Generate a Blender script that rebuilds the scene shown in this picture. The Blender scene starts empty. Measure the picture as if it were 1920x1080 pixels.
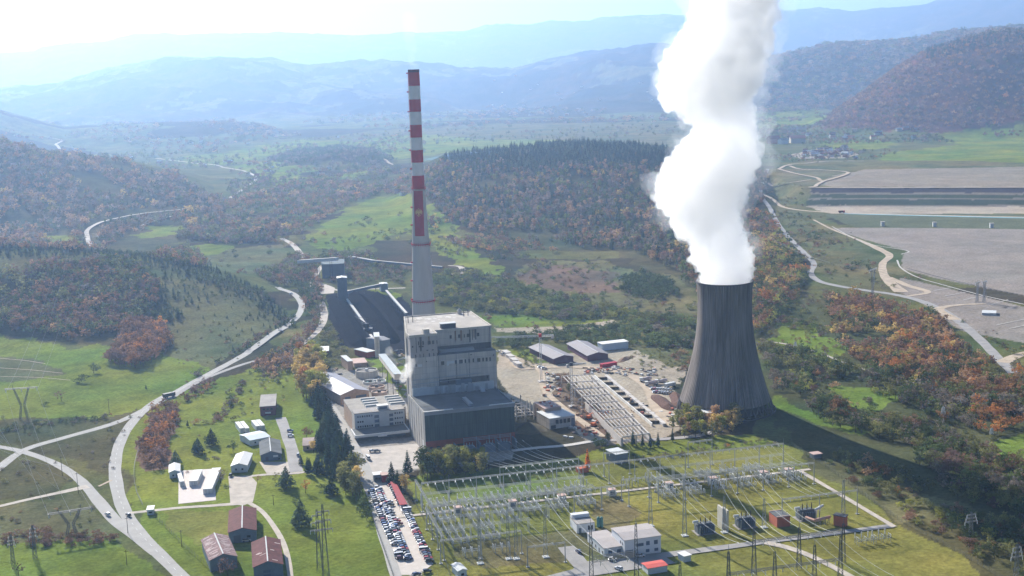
import bpy, bmesh, math, random
import numpy as np
from mathutils import Vector, Matrix
rnd = random.Random(7)
R = math.radians
sc = bpy.context.scene
COL = sc.collection

# ---------------------------------------------------------------- camera
F = 2400.0                       # focal length in pixels of a 1920 wide picture
PITCH, ROLL, CH = R(9.70), R(1.75), 200.0
CAM = np.array([0.0, 0.0, CH])
_f = np.array([0, math.cos(PITCH), -math.sin(PITCH)])
_r0 = np.array([1.0, 0, 0]); _u0 = np.array([0, math.sin(PITCH), math.cos(PITCH)])
_r = math.cos(ROLL)*_r0 - math.sin(ROLL)*_u0
_u = math.sin(ROLL)*_r0 + math.cos(ROLL)*_u0
cam_d = bpy.data.cameras.new("camera"); cam = bpy.data.objects.new("camera", cam_d); COL.objects.link(cam)
cam_d.sensor_width = 36; cam_d.lens = F/1920*36; cam_d.clip_start = 1; cam_d.clip_end = 60000
cam.matrix_world = Matrix(((_r[0], _u[0], -_f[0], CAM[0]), (_r[1], _u[1], -_f[1], CAM[1]), (_r[2], _u[2], -_f[2], CAM[2]), (0, 0, 0, 1)))
sc.camera = cam

# ---------------------------------------------------------------- light
SUN_AZ, SUN_EL = R(-27.5), R(28.0)        # azimuth from the view direction (+Y), negative is to the left
sd = Vector((math.sin(SUN_AZ)*math.cos(SUN_EL), math.cos(SUN_AZ)*math.cos(SUN_EL), math.sin(SUN_EL)))
sl = bpy.data.lights.new("sun", 'SUN'); sun = bpy.data.objects.new("sun", sl); COL.objects.link(sun)
sl.energy = 5.0; sl.angle = R(0.5); sl.color = (1.0, 0.93, 0.83)
sun.rotation_euler = sd.to_track_quat('Z', 'Y').to_euler()
w = bpy.data.worlds.new("World"); sc.world = w; w.use_nodes = True
nt = w.node_tree; bg = nt.nodes['Background']
sky = nt.nodes.new('ShaderNodeTexSky'); sky.sky_type = 'NISHITA'; sky.sun_disc = False
sky.sun_elevation = SUN_EL; sky.sun_rotation = SUN_AZ; sky.altitude = 800; sky.air_density = 0.75; sky.dust_density = 0.15; sky.ozone_density = 2.0
nt.links.new(sky.outputs[0], bg.inputs[0]); bg.inputs[1].default_value = 0.05
sc.view_settings.view_transform = 'Standard'; sc.view_settings.look = 'None'
sc.view_settings.exposure = 1.27; sc.view_settings.gamma = 1
sc.render.engine = 'CYCLES'
cy = sc.cycles
cy.max_bounces = 16; cy.diffuse_bounces = 2; cy.glossy_bounces = 2; cy.transmission_bounces = 2; cy.transparent_max_bounces = 8
cy.volume_bounces = 14; cy.use_denoising = True; cy.use_adaptive_sampling = True; cy.adaptive_threshold = 0.02
cy.caustics_reflective = False; cy.caustics_refractive = False
try: cy.denoiser = 'OPENIMAGEDENOISE'
except Exception: pass

# ---------------------------------------------------------------- pixel rays (1920x1080 frame) used to survey the ground
def ray(px, py):
    px = np.asarray(px, float); py = np.asarray(py, float)
    d = _f[None, :] + ((px-960)/F).reshape(-1, 1)*_r[None, :] - ((py-540)/F).reshape(-1, 1)*_u[None, :]
    return d
def project(p):
    d = np.asarray(p, float) - CAM
    z = d @ _f
    return 960+F*(d @ _r)/z, 540-F*(d @ _u)/z
def flat(px, py, h=0.0):
    d = ray([px], [py])[0]; t = (h-CH)/d[2]
    return Vector((d[0]*t, d[1]*t, h))
def at_dist(px, py, D):
    d = ray([px], [py])[0]; t = D/math.hypot(d[0], d[1])
    return d[0]*t, d[1]*t, CH+d[2]*t

# ---------------------------------------------------------------- noise
_rs = np.random.RandomState(3); _perm = _rs.rand(256, 256)
def vnoise(x, y):
    xi = np.floor(x).astype(int); yi = np.floor(y).astype(int); fx = x-xi; fy = y-yi
    fx = fx*fx*(3-2*fx); fy = fy*fy*(3-2*fy)
    a = _perm[xi % 256, yi % 256]; b = _perm[(xi+1) % 256, yi % 256]; c = _perm[xi % 256, (yi+1) % 256]; d = _perm[(xi+1) % 256, (yi+1) % 256]
    return (a*(1-fx)+b*fx)*(1-fy)+(c*(1-fx)+d*fx)*fy
def fbm(x, y, o=4):
    s = 0; a = .5
    for k in range(o):
        s = s+a*(vnoise(x+17.3*k, y+9.1*k)-.5); x = x*2.03; y = y*2.03; a *= .5
    return s*2
# ---------------------------------------------------------------- terrain height: ridges with surveyed crest lines
def crest(pts, D):
    out = []
    for i, p in enumerate(pts):
        d = p[2] if len(p) > 2 else D
        x, y, z = at_dist(p[0], p[1], d); out.append((math.atan2(x, y), d, z))
    return np.array(sorted(out))
RIDGES = [  # crest points, distance, front width, back width, noise size, noise amount
 (crest([(-300,470,1300),(0,468,1300),(150,476,1280),(300,492,1250),(400,515,1210),(480,548,1170),(530,575,1130),(570,610,1080),(620,660,1080)],1300), 270, 260, 60, 2.0),
 (crest([(-500,230),(0,264),(100,286),(240,302),(330,327),(400,350),(470,385),(540,420)],2450), 800, 700, 140, 12),
 (crest([(760,330),(830,292),(900,284),(1000,275),(1080,271),(1200,276),(1290,286),(1380,300),(1440,322),(1480,350)],2250), 800, 420, 130, 5),
 (crest([(560,300),(620,290),(680,288),(740,300)],3000), 240, 200, 60, 3),
 (crest([(-500,205),(0,205),(120,238),(300,232),(420,228),(500,240),(560,262)],4700), 1000, 900, 300, 42),
 (crest([(-600,200),(0,170),(100,160),(200,126),(320,109),(510,107),(570,122),(650,116),(760,116),(870,126),(960,124),(1050,106),(1150,91),(1250,84),(1320,86),(1420,100),(1500,112),(1600,140)],8600), 3000, 2000, 620, 170),
 (crest([(1300,150),(1440,112),(1500,96),(1560,83),(1620,82),(1680,78),(1740,72),(1790,62),(1860,54),(1920,49),(2300,20)],6300), 1700, 1200, 420, 85),
 (crest([(1480,245),(1560,212),(1620,172),(1680,128),(1740,97),(1800,80),(1860,68),(1920,62),(2100,40),(2400,60)],4100), 900, 900, 260, 38),
 (crest([(-800,140),(0,98),(60,95),(80,86),(200,78),(250,66),(400,64),(560,61),(640,65),(770,61),(870,61),(930,46),(990,47),(1030,38),(1080,39),(1180,28),(1280,29),(1380,22),(1480,19),(1540,16),(1600,22),(1640,16),(1720,12),(1760,0),(1840,-24),(1920,-45),(2400,-60)],15000), 4200, 1500, 1000, 60),
]
def poly_xy(pts, it=1):
    return np.array([G(px, py)[:2] for px, py in pts])
def sstep(t): t = np.clip(t, 0, 1); return t*t*(3-2*t)
PLATEAU = None
def height(x, y):
    x = np.asarray(x, float); y = np.asarray(y, float)
    th = np.arctan2(x, y); r = np.hypot(x, y)
    h = np.zeros_like(r)
    for c, wf, wb, ns, na in RIDGES:
        rc = np.interp(th, c[:, 0], c[:, 1]); hc = np.interp(th, c[:, 0], c[:, 2])
        edge = sstep((th-c[0, 0]+.02)/.03)*sstep((c[-1, 0]+.02-th)/.03)
        t = (r-rc)/np.where(r < rc, wf, wb)
        s = np.where(np.abs(t) < 1, .5+.5*np.cos(np.pi*np.clip(t, -1, 1)), 0)
        s = np.where(r < rc, s**1.15, s)
        n = fbm(x/ns+7, y/ns+3, 4)
        rg = 1-2*np.abs(fbm(x/ns/1.7+31, y/ns/1.7+11, 3))
        hh = np.maximum(hc, 0)*s*edge + na*(n*.55+(rg-.75)*.7)*np.sqrt(np.clip(s, 0, 1))*np.clip(1-s*.8, .15, 1)*1.6*edge
        h = np.maximum(h, hh)
    # the ash disposal terrace on the right: a bench 15 m above the grey lagoon
    e1 = np.interp(x, [403, 470, 538, 665, 846, 1900], [1770, 1744, 1724, 1681, 1623, 1300])
    m = np.clip((y-e1)/118, 0, 1)*sstep((x-400)/36)*sstep((2560-y)/300)
    h = np.maximum(h, 15*m)
    return h + 0*r
def Z(x, y): return float(height(np.array([x]), np.array([y]))[0])
def G(px, py):
    """the ground point seen at a pixel of the photograph (ray marched over the terrain)"""
    d = ray([px], [py])[0]; d = d/math.hypot(d[0], d[1])
    rr = 380*np.exp(np.linspace(0, math.log(40), 900))
    zz = CH+d[2]*rr-height(d[0]*rr, d[1]*rr)
    k = np.argmax(zz < 0)
    if zz[k] >= 0: k = len(rr)-1
    if k == 0: t = rr[0]
    else:
        a, b = rr[k-1], rr[k]; za, zb = zz[k-1], zz[k]; t = a+(b-a)*za/(za-zb)
    x, y = d[0]*t, d[1]*t
    return (x, y, Z(x, y))
# ---------------------------------------------------------------- materials
MATS = {}
def mat(name, color, rough=.8, metal=0.0, noise=0.0, scale=1.0, bump=0.0, streak=None, spec=.12):
    """plain procedural material: base colour with world-space noise"""
    if name in MATS: return MATS[name]
    m = bpy.data.materials.new(name); m.use_nodes = True; n = m.node_tree.nodes; l = m.node_tree.links
    b = n['Principled BSDF']; b.inputs['Roughness'].default_value = rough; b.inputs['Metallic'].default_value = metal
    b.inputs['Specular IOR Level'].default_value = spec
    b.inputs['Base Color'].default_value = (*color, 1)
    if noise or bump:
        g = n.new('ShaderNodeNewGeometry'); mp = n.new('ShaderNodeMapping'); l.new(g.outputs['Position'], mp.inputs[0])
        if streak: mp.inputs['Scale'].default_value = streak
        t = n.new('ShaderNodeTexNoise'); t.inputs['Scale'].default_value = scale; t.inputs['Detail'].default_value = 6; t.inputs['Roughness'].default_value = .65
        l.new(mp.outputs[0], t.inputs['Vector'])
        if noise:
            mr = n.new('ShaderNodeMapRange'); mr.inputs[1].default_value = .3; mr.inputs[2].default_value = .7
            mr.inputs[3].default_value = 1-noise; mr.inputs[4].default_value = 1+noise; l.new(t.outputs['Fac'], mr.inputs[0])
            v = n.new('ShaderNodeVectorMath'); v.operation = 'SCALE'; v.inputs[0].default_value = color; l.new(mr.outputs[0], v.inputs['Scale'])
            l.new(v.outputs[0], b.inputs['Base Color'])
        if bump:
            bp = n.new('ShaderNodeBump'); bp.inputs['Strength'].default_value = bump; bp.inputs['Distance'].default_value = .3
            l.new(t.outputs['Fac'], bp.inputs['Height']); l.new(bp.outputs[0], b.inputs['Normal'])
    MATS[name] = m; return m

def tag(o, label=None, cat=None, group=None, kind=None):
    if label: o['label'] = label
    if cat: o['category'] = cat
    if group: o['group'] = group
    if kind: o['kind'] = kind
    return o

# ---------------------------------------------------------------- ground cover map (surveyed outlines, unprojected to the ground)
GR = (.150, .190, .036)      # mown meadow
GY = (.170, .180, .048)      # switchyard lawn
DRY = (.130, .128, .062)     # dry pasture
SCR = (.085, .085, .040)     # scrub floor
FOR = (.082, .080, .042)     # forest floor
SOI = (.37, .32, .25)     # bare soil
ASH = (.27, .24, .21)
COAL = (.018, .018, .024)
GRV = (.300, .285, .260)
MUD = (.150, .110, .080)
COVER = [
 (FOR, 'wood hill left far', [(-300,250),(0,262),(100,286),(240,302),(330,326),(430,380),(420,420),(300,470),(150,480),(-300,480)]),
 (DRY, '', [(-300,470),(0,470),(150,478),(300,492),(420,520),(500,560),(545,590),(540,625),(480,650),(380,700),(290,650),(0,625),(-300,620)]),
 (FOR, '', [(-300,500),(0,505),(120,500),(230,490),(290,530),(290,580),(320,640),(300,690),(210,690),(200,645),(150,645),(0,630),(-300,620)]),
 (GR, '', [(-300,628),(0,625),(50,632),(130,655),(190,640),(215,645),(300,660),(370,680),(400,690),(350,725),(270,768),(200,778),(60,785),(-300,800)]),
 (DRY, '', [(-300,670),(0,672),(70,680),(130,690),(120,705),(20,715),(-300,725)]),
 (SCR, '', [(-300,795),(60,785),(200,778),(270,768),(300,755),(250,790),(225,840),(215,890),(225,940),(200,900),(160,870),(100,850),(40,835),(-300,820)]),
 (SCR, '', [(-300,850),(0,850),(100,870),(140,905),(60,935),(-300,960)]),
 (DRY, '', [(-300,960),(0,950),(150,918),(180,945),(225,1000),(200,1010),(110,1010),(0,1025),(-300,1040)]),
 (GR, '', [(-300,1030),(0,1022),(120,1008),(230,1010),(330,1100),(340,1200),(-300,1200)]),
 (GR, '', [(240,790),(300,755),(380,715),(480,690),(560,680),(610,730),(650,850),(690,920),(720,1000),(770,1200),(300,1200),(340,1080),(250,975),(228,930),(222,860)]),
 (GY, '', [(290,960),(330,955),(440,950),(430,1010),(370,1030),(310,990)]),
 (MUD, '', [(280,775),(330,765),(340,800),(310,880),(260,890),(262,830)]),
 # valley meadows behind the left hill
 (GR, '', [(335,462),(400,458),(440,462),(430,472),(380,480),(340,478)]),
 (DRY, '', [(385,482),(440,466),(530,458),(560,472),(520,500),(470,512),(420,508),(390,498)]),
 (GR, '', [(232,440),(300,432),(345,425),(335,440),(270,448)]),
 (GR, '', [(75,442),(120,440),(150,452),(140,462),(95,455)]),
 (GR, '', [(280,425),(330,420),(340,430),(290,445)]),
 (GR, '', [(570,450),(600,425),(650,395),(700,368),(762,362),(790,380),(850,420),(880,470),(940,500),(930,520),(860,495),(800,450),(760,430),(700,455),(640,470),(590,465)]),
 (GR, '', [(340,292),(420,288),(470,278),(560,262),(760,250),(900,246),(1050,244),(1300,248),(1300,272),(1080,268),(900,280),(830,288),(740,300),(640,285),(520,290),(470,300),(400,312),(350,305)]),
 (DRY, '', [(560,262),(700,245),(900,232),(1300,228),(1500,236),(1400,262),(1250,272),(1050,262),(860,262),(740,268)]),
 (GR, '', [(680,262),(780,250),(900,262),(880,274),(790,280),(700,275)]),
 (GR, '', [(430,312),(520,300),(560,310),(600,318),(540,335),(480,330)]),
 (GR, '', [(500,335),(620,330),(700,318),(720,328),(640,345),(540,350)]),
 (FOR, '', [(500,298),(560,283),(620,275),(700,280),(740,302),(720,318),(640,300),(560,312)]),
 (FOR, '', [(825,292),(1000,280),(1100,275),(1290,290),(1450,325),(1430,400),(1470,480),(1520,560),(1470,610),(1420,620),(1380,600),(1300,540),(1200,500),(1150,470),(1050,470),(950,470),(880,430),(830,400),(770,350),(640,340),(700,320),(800,310)]),
 # clearing in front of the forest hill
 (DRY, '', [(950,510),(1000,492),(1060,488),(1130,490),(1180,505),(1250,520),(1300,545),(1300,590),(1220,585),(1130,570),(1040,552),(970,530)]),
 (MUD, '', [(960,520),(1010,500),(1080,500),(1150,515),(1160,550),(1080,550),(1000,535)]),
 (GR, '', [(900,590),(1000,590),(1130,600),(1150,612),(1080,618),(940,620)]),
 (SOI, 'x', [(925,615),(1060,612),(1150,600),(1160,606),(1090,620),(1000,626),(930,622)]),
 (GR, '', [(960,650),(1010,655),(1020,690),(990,700),(940,680)]),
 # coal yard
 (SCR, '', [(600,530),(700,535),(800,560),(800,690),(600,700),(590,640),(625,560)]),
 (COAL, 'x', [(612,552),(640,548),(722,541),(755,556),(790,600),(780,655),(745,668),(716,640),(690,655),(640,650),(618,600)]),
 (GR, '', [(690,540),(740,545),(760,560),(700,552)]),
 # plant yards
 (GRV, 'x', [(590,690),(625,690),(760,700),(800,700),(960,740),(960,860),(870,875),(800,880),(740,890),(720,910),(690,905),(660,870),(640,800),(615,745)]),
 (GR, '', [(722,690),(738,690),(765,745),(756,750),(735,725)]),
 (GR, '', [(675,665),(718,672),(722,690),(700,690)]),
 (GRV, 'x', [(690,905),(735,905),(775,960),(810,1060),(800,1075),(780,1082),(735,1075),(712,990)]),
 # construction area
 (SOI, 'x', [(935,655),(1000,680),(1180,690),(1260,720),(1275,760),(1290,800),(1215,835),(1160,838),(1100,825),(1060,790),(1000,770),(960,745),(930,700)]),
 (SOI, 'x', [(1000,670),(1180,650),(1230,660),(1290,680),(1280,720),(1200,720),(1100,690)]),
 (DRY, '', [(1180,640),(1290,640),(1290,690),(1250,690),(1200,670)]),
 (MUD, '', [(1035,705),(1065,700),(1110,760),(1170,830),(1110,815),(1060,770)]),
 # switchyard
 (GR, '', [(745,900),(1000,870),(1180,830),(1420,815),(1500,840),(1520,860),(1470,845),(1300,850),(1100,880),(800,905)]),
 (GY, '', [(765,905),(960,885),(1180,855),(1480,832),(1570,900),(1690,985),(1900,1110),(1950,1250),(800,1250),(790,1030)]),
 (DRY, '', [(880,1000),(1000,1000),(1130,985),(1180,1010),(1150,1040),(900,1070),(860,1040)]),
 (DRY, '', [(1100,940),(1150,930),(1190,960),(1170,1030),(1120,990)]),
 (GR, '', [(1185,840),(1420,818),(1440,830),(1380,838),(1200,852)]),
 # right of the tower
 (SCR, '', [(1410,560),(1560,560),(1700,590),(1900,700),(2200,900),(2200,1300),(1900,1110),(1690,985),(1570,900),(1480,832),(1440,790)]),
 (GR, '', [(1446,742),(1462,740),(1500,766),(1560,778),(1620,808),(1600,815),(1540,800),(1480,775),(1448,762)]),
 (GR, '', [(1555,728),(1620,725),(1690,735),(1700,755),(1660,770),(1600,755)]),
 (GR, '', [(1450,600),(1520,600),(1560,640),(1590,655),(1560,670),(1500,660),(1440,640)]),
 (GR, '', [(1480,625),(1560,640),(1555,665),(1500,660)]),
 (GR, '', [(1850,830),(1930,805),(2200,840),(2200,900),(1950,880),(1900,870),(1860,850)]),
 (GR, '', [(1680,790),(1750,800),(1740,812),(1690,805)]),
 (DRY, '', [(1500,870),(1600,890),(1760,930),(1830,960),(1800,990),(1700,985),(1600,920)]),
 # right plateau
 (DRY, '', [(1430,330),(1500,300),(1600,300),(2300,300),(2300,360),(1900,360),(1520,360),(1500,385),(1550,405),(1560,430),(1640,470),(1690,510),(1700,560),(1600,545),(1530,510),(1500,460),(1450,400)]),
 (ASH, 'x', [(1555,428),(1700,425),(2300,440),(2300,600),(1920,555),(1750,520),(1690,505),(1690,490),(1700,470),(1640,455)]),
 (ASH, 'x', [(1690,520),(1920,575),(2300,640),(2300,700),(1900,640),(1800,620),(1740,575),(1680,545)]),
 ((.12,.135,.080), 'x', [(1545,402),(1700,400),(2300,406),(2300,432),(1920,430),(1600,426)]),
 ((.19,.17,.14), 'x', [(1522,352),(1600,350),(2300,351),(2300,388),(1900,388),(1512,387)]),
 ((.060,.052,.060), 'x', [(1524,353.5),(2300,352.5),(2300,361.5),(1518,361.5)]),
 ((.060,.075,.045), 'x', [(1518,365.5),(2300,365.5),(2300,372.5),(1515,373.5)]),
 ((.050,.065,.042), 'x', [(1514,376.5),(2300,375.8),(2300,386.5),(1510,385.5)]),
 (SOI, 'x', [(1510,387),(2300,389),(2300,400),(1560,401)]),
 ((.26,.225,.175), 'x', [(1560,330),(1620,318),(2300,306),(2300,350),(1560,350),(1530,345)]),
 ((.15,.145,.085), '', [(1460,322),(1540,312),(1580,325),(1545,340),(1520,350),(1460,345)]),
 (GR, '', [(1640,300),(1660,288),(1760,275),(1920,255),(2300,240),(2300,303),(1920,305),(1750,301)]),
 (GR, '', [(1420,215),(1530,200),(1580,205),(1540,225),(1450,240),(1420,240)]),
 (GR, '', [(1760,250),(1850,240),(1920,235),(2300,215),(2300,245),(1920,262),(1830,272),(1780,268)]),
 (GR, '', [(1530,265),(1640,258),(1680,268),(1650,280),(1560,282)]),
 (SOI, 'x', [(1480,290),(1530,280),(1590,280),(1610,290),(1580,297),(1500,298)]),
 ((.12,.06,.055), 'red hill', [(1540,240),(1560,212),(1620,170),(1680,126),(1740,96),(1800,78),(1860,66),(1920,60),(2300,40),(2300,215),(1920,222),(1850,238),(1760,248),(1640,245)]),
]
POLYS = []
for c, nm, pts in COVER:
    POLYS.append((np.array(c), poly_xy(pts), nm == 'x'))
def inside(px, py, poly):
    x0, y0 = poly.min(0); x1, y1 = poly.max(0)
    idx = np.nonzero((px > x0) & (px < x1) & (py > y0) & (py < y1))[0]
    res = np.zeros(len(px), bool)
    if not len(idx): return res
    X = px[idx]; Y = py[idx]; c = np.zeros(len(idx), bool); n = len(poly)
    for i in range(n):
        xa, ya = poly[i]; xb, yb = poly[i-1]
        if ya == yb: continue
        cr = ((ya > Y) != (yb > Y)) & (X < (xb-xa)*(Y-ya)/(yb-ya)+xa); c ^= cr
    res[idx] = c; return res
def cover(x, y):
    r = np.hypot(x, y); col = np.zeros((len(x), 3))
    # open country: fields, copses, hillsides in patches that follow the slopes
    n1 = fbm(x/900+5, y/900+2, 4); n2 = fbm(x/260+15, y/260+8, 4)
    base = np.where((n1+.6*n2)[:, None] > .06, np.array([.120, .135, .060]), np.array([.060, .055, .036]))
    base = np.where(((r < 3800) & (n2 < .25))[:, None], np.array([.105, .115, .045]), base)
    far = sstep((r-5200)/1500)[:, None]
    n3 = fbm(x/120+60, y/120+30, 4)
    fcol = np.where((n1+.5*n2+.5*n3)[:, None] > .24, np.array([.125, .125, .065]), np.array([.055, .045, .034])+np.array([.05, .018, .004])*np.clip(n2+n3, -.6, 1)[:, None])
    col[:] = base*(1-far)+fcol*far
    wx = x+fbm(x/25, y/25, 4)*(4+r*.011); wy = y+fbm(x/25+50, y/25+50, 4)*(4+r*.011)
    near = (r < 2600)[:, None]
    hard = np.zeros(len(x), bool)
    for c, p, crisp in POLYS:
        m = inside(x+(wx-x)*.18, y+(wy-y)*.18, p) if crisp else inside(wx, wy, p)
        col[m] = c; hard[m] = crisp
    # mottling of real vegetation: tufts, bare patches, mown stripes
    k = 1+.38*fbm(x/30+3, y/30, 4)+.30*fbm(x/7, y/7, 3)
    hue = fbm(x/55+90, y/55+40, 4)[:, None]*np.where(hard, .2, 1)[:, None]; k = np.where(hard, 1+(k-1)*.55, k)
    col = col*k[:, None]*(1+np.array([.55, .18, .10])*hue)
    return np.clip(col, .01, 1)

def grid_mesh(name, th, rr, dz=0.0):
    T, Rr = np.meshgrid(th, rr); x = (np.sin(T)*Rr).ravel(); y = (np.cos(T)*Rr).ravel(); z = height(x, y)+dz
    rf = np.hypot(x, y); z = z+np.clip((rf-4800)/1500, 0, 1)*np.clip(z/60, 0, 1)*(14*fbm(x/70, y/70, 3)+26*fbm(x/230+4, y/230, 3))   # woods of the far hills
    n, m = len(rr), len(th); me = bpy.data.meshes.new(name)
    co = np.stack([x, y, z], 1).astype(np.float32); me.vertices.add(n*m); me.vertices.foreach_set('co', co.ravel())
    i = (np.arange(n-1)[:, None]*m+np.arange(m-1)[None]).ravel()
    q = np.stack([i, i+1, i+m+1, i+m], 1).astype(np.int32)
    me.loops.add(q.size); me.loops.foreach_set('vertex_index', q.ravel())
    me.polygons.add(len(q)); me.polygons.foreach_set('loop_start', np.arange(0, q.size, 4, dtype=np.int32)); me.polygons.foreach_set('use_smooth', np.ones(len(q), bool))
    me.update(calc_edges=True)
    c = cover(x, y); ca = me.color_attributes.new('cover', 'FLOAT_COLOR', 'POINT')
    ca.data.foreach_set('color', np.concatenate([c, np.ones((len(c), 1))], 1).astype(np.float32).ravel())
    return me
GM = bpy.data.materials.new('ground_cover'); GM.use_nodes = True
_n = GM.node_tree.nodes; _l = GM.node_tree.links; _b = _n['Principled BSDF']; _b.inputs['Roughness'].default_value = .95; _b.inputs['Specular IOR Level'].default_value = 0
_a = _n.new('ShaderNodeAttribute'); _a.attribute_name = 'cover'; _g = _n.new('ShaderNodeNewGeometry')
_t1 = _n.new('ShaderNodeTexNoise'); _t1.inputs['Scale'].default_value = .45; _t1.inputs['Detail'].default_value = 8; _t1.inputs['Roughness'].default_value = .7; _l.new(_g.outputs['Position'], _t1.inputs['Vector'])
_m1 = _n.new('ShaderNodeMapRange'); _m1.inputs[1].default_value = .3; _m1.inputs[2].default_value = .7; _m1.inputs[3].default_value = .62; _m1.inputs[4].default_value = 1.38; _l.new(_t1.outputs['Fac'], _m1.inputs[0])
_v = _n.new('ShaderNodeVectorMath'); _v.operation = 'SCALE'; _l.new(_a.outputs['Color'], _v.inputs[0]); _l.new(_m1.outputs[0], _v.inputs['Scale']); _l.new(_v.outputs[0], _b.inputs['Base Color'])
_t2 = _n.new('ShaderNodeTexNoise'); _t2.inputs['Scale'].default_value = .05; _t2.inputs['Detail'].default_value = 9; _t2.inputs['Roughness'].default_value = .75; _l.new(_g.outputs['Position'], _t2.inputs['Vector'])
_bp = _n.new('ShaderNodeBump'); _bp.inputs['Strength'].default_value = .6; _bp.inputs['Distance'].default_value = 2.5; _l.new(_t2.outputs['Fac'], _bp.inputs['Height']); _l.new(_bp.outputs[0], _b.inputs['Normal'])
th = np.linspace(R(-30), R(30), 1100)
me = grid_mesh('ground', th, 330*np.exp(np.linspace(0, math.log(18500/330), 1100)))
me.materials.append(GM)
ground = tag(bpy.data.objects.new('ground', me), kind='structure'); COL.objects.link(ground)
# the rest of the country round the camera, coarse
me = bpy.data.meshes.new('terrain')
xs = np.linspace(-16000, 16000, 60); verts = []; 
bmq = bmesh.new(); S = 19000
ring = [bmq.verts.new((math.sin(a)*S, math.cos(a)*S, -3.0)) for a in np.linspace(0, 2*math.pi, 48, endpoint=False)]
bmq.faces.new(ring[::-1]); bmq.normal_update()
for f_ in bmq.faces:
    if f_.normal.z < 0: f_.normal_flip()
bmq.to_mesh(me); bmq.free(); me.materials.append(mat('pasture', (.11, .12, .05), .95, noise=.4, scale=.004))
tag(bpy.data.objects.new('terrain', me), kind='structure'); COL.objects.link(bpy.data.objects['terrain'])
# ---------------------------------------------------------------- mesh building helpers
class MB:
    """collects faces in world coordinates and links them as one mesh object"""
    def __init__(s): s.v = []; s.f = []; s.m = []; s.cur = 0
    def face(s, pts, mi=None):
        b = len(s.v); s.v += [tuple(p) for p in pts]; s.f.append(tuple(range(b, b+len(pts)))); s.m.append(s.cur if mi is None else mi)
    def hexa(s, p, mi=None):      # 8 points: bottom ring 0-3, top ring 4-7 (both counter-clockwise)
        b = len(s.v); s.v += [tuple(q) for q in p]
        for f in ((3, 2, 1, 0), (4, 5, 6, 7), (0, 1, 5, 4), (1, 2, 6, 5), (2, 3, 7, 6), (3, 0, 4, 7)):
            s.f.append(tuple(b+i for i in f)); s.m.append(s.cur if mi is None else mi)
    def box(s, c, d, ang=0, mi=None):   # centre of the base, size, heading
        ca, sa = math.cos(ang), math.sin(ang); x, y, z = c; a, b2, h = d[0]/2, d[1]/2, d[2]
        q = [(x+ca*i*a-sa*j*b2, y+sa*i*a+ca*j*b2) for i, j in ((-1, -1), (1, -1), (1, 1), (-1, 1))]
        s.hexa([(u, v, z) for u, v in q]+[(u, v, z+h) for u, v in q], mi)
    def tube(s, p, q, r, n=5, r2=None, caps=True, mi=None):
        p = Vector(p); q = Vector(q); d = (q-p); 
        if d.length < 1e-6: return
        d.normalize(); a = d.orthogonal().normalized(); b = d.cross(a); r2 = r if r2 is None else r2; k = len(s.v)
        for c, rr in ((p, r), (q, r2)):
            for i in range(n):
                t = 2*math.pi*i/n; s.v.append(tuple(c+a*math.cos(t)*rr+b*math.sin(t)*rr))
        for i in range(n):
            j = (i+1) % n; s.f.append((k+i, k+j, k+n+j, k+n+i)); s.m.append(s.cur if mi is None else mi)
        if caps:
            s.f.append(tuple(k+i for i in range(n))[::-1]); s.m.append(s.cur if mi is None else mi)
            s.f.append(tuple(k+n+i for i in range(n))); s.m.append(s.cur if mi is None else mi)
    def lathe(s, c, prof, n=24, mi=None, cap_top=True):
        k = len(s.v); x, y, z = c
        for r, h in prof:
            for i in range(n):
                t = 2*math.pi*i/n; s.v.append((x+r*math.cos(t), y+r*math.sin(t), z+h))
        for l in range(len(prof)-1):
            for i in range(n):
                j = (i+1) % n; s.f.append((k+l*n+i, k+l*n+j, k+(l+1)*n+j, k+(l+1)*n+i)); s.m.append(s.cur if mi is None else mi)
        if cap_top: s.f.append(tuple(k+(len(prof)-1)*n+i for i in range(n))); s.m.append(s.cur if mi is None else mi)
    def build(s, name, m, parent=None, org=None, smooth=False):
        if org is None: org = Vector(parent['_o']) if parent is not None and '_o' in parent else Vector((0, 0, 0))
        me = bpy.data.meshes.new(name); me.from_pydata([(a-org[0], b-org[1], c-org[2]) for a, b, c in s.v], [], s.f)
        for q in (m if isinstance(m, (list, tuple)) else [m]): me.materials.append(q)
        if isinstance(m, (list, tuple)): me.polygons.foreach_set('material_index', s.m)
        if smooth: me.polygons.foreach_set('use_smooth', [True]*len(s.f))
        me.update(); o = bpy.data.objects.new(name, me); COL.objects.link(o)
        if parent is not None: o.parent = parent; o['_o'] = parent['_o'] if '_o' in parent else (0, 0, 0)
        else: o.location = org; o['_o'] = tuple(org)
        return o
def thing(name, label, cat, loc, group=None):
    o = bpy.data.objects.new(name, None); COL.objects.link(o); o.empty_display_size = .5
    o.location = loc; o['_o'] = tuple(loc); tag(o, label, cat, group); return o
def copy_tree(o, loc=None, rz=0, sc_=1, parent=None):
    c = o.copy(); COL.objects.link(c); c.parent = parent
    if loc is not None: c.location = loc; c.rotation_euler = (0, 0, rz); c.scale = (sc_,)*3 if not isinstance(sc_, tuple) else sc_
    for ch in o.children: copy_tree(ch, parent=c)
    return c
LAYER = [0]
def catmull(P, step):
    P = [Vector(p) for p in P]; Q = [P[0]*2-P[1]]+P+[P[-1]*2-P[-2]]; out = []
    for i in range(1, len(Q)-2):
        a, b, c, d = Q[i-1:i+3]; n = max(1, int((c-b).length/step))
        for k in range(n):
            t = k/n; out.append(.5*((2*b)+(c-a)*t+(2*a-5*b+4*c-d)*t*t+(3*b-a-3*c+d)*t**3))
    out.append(P[-1]); return out
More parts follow.
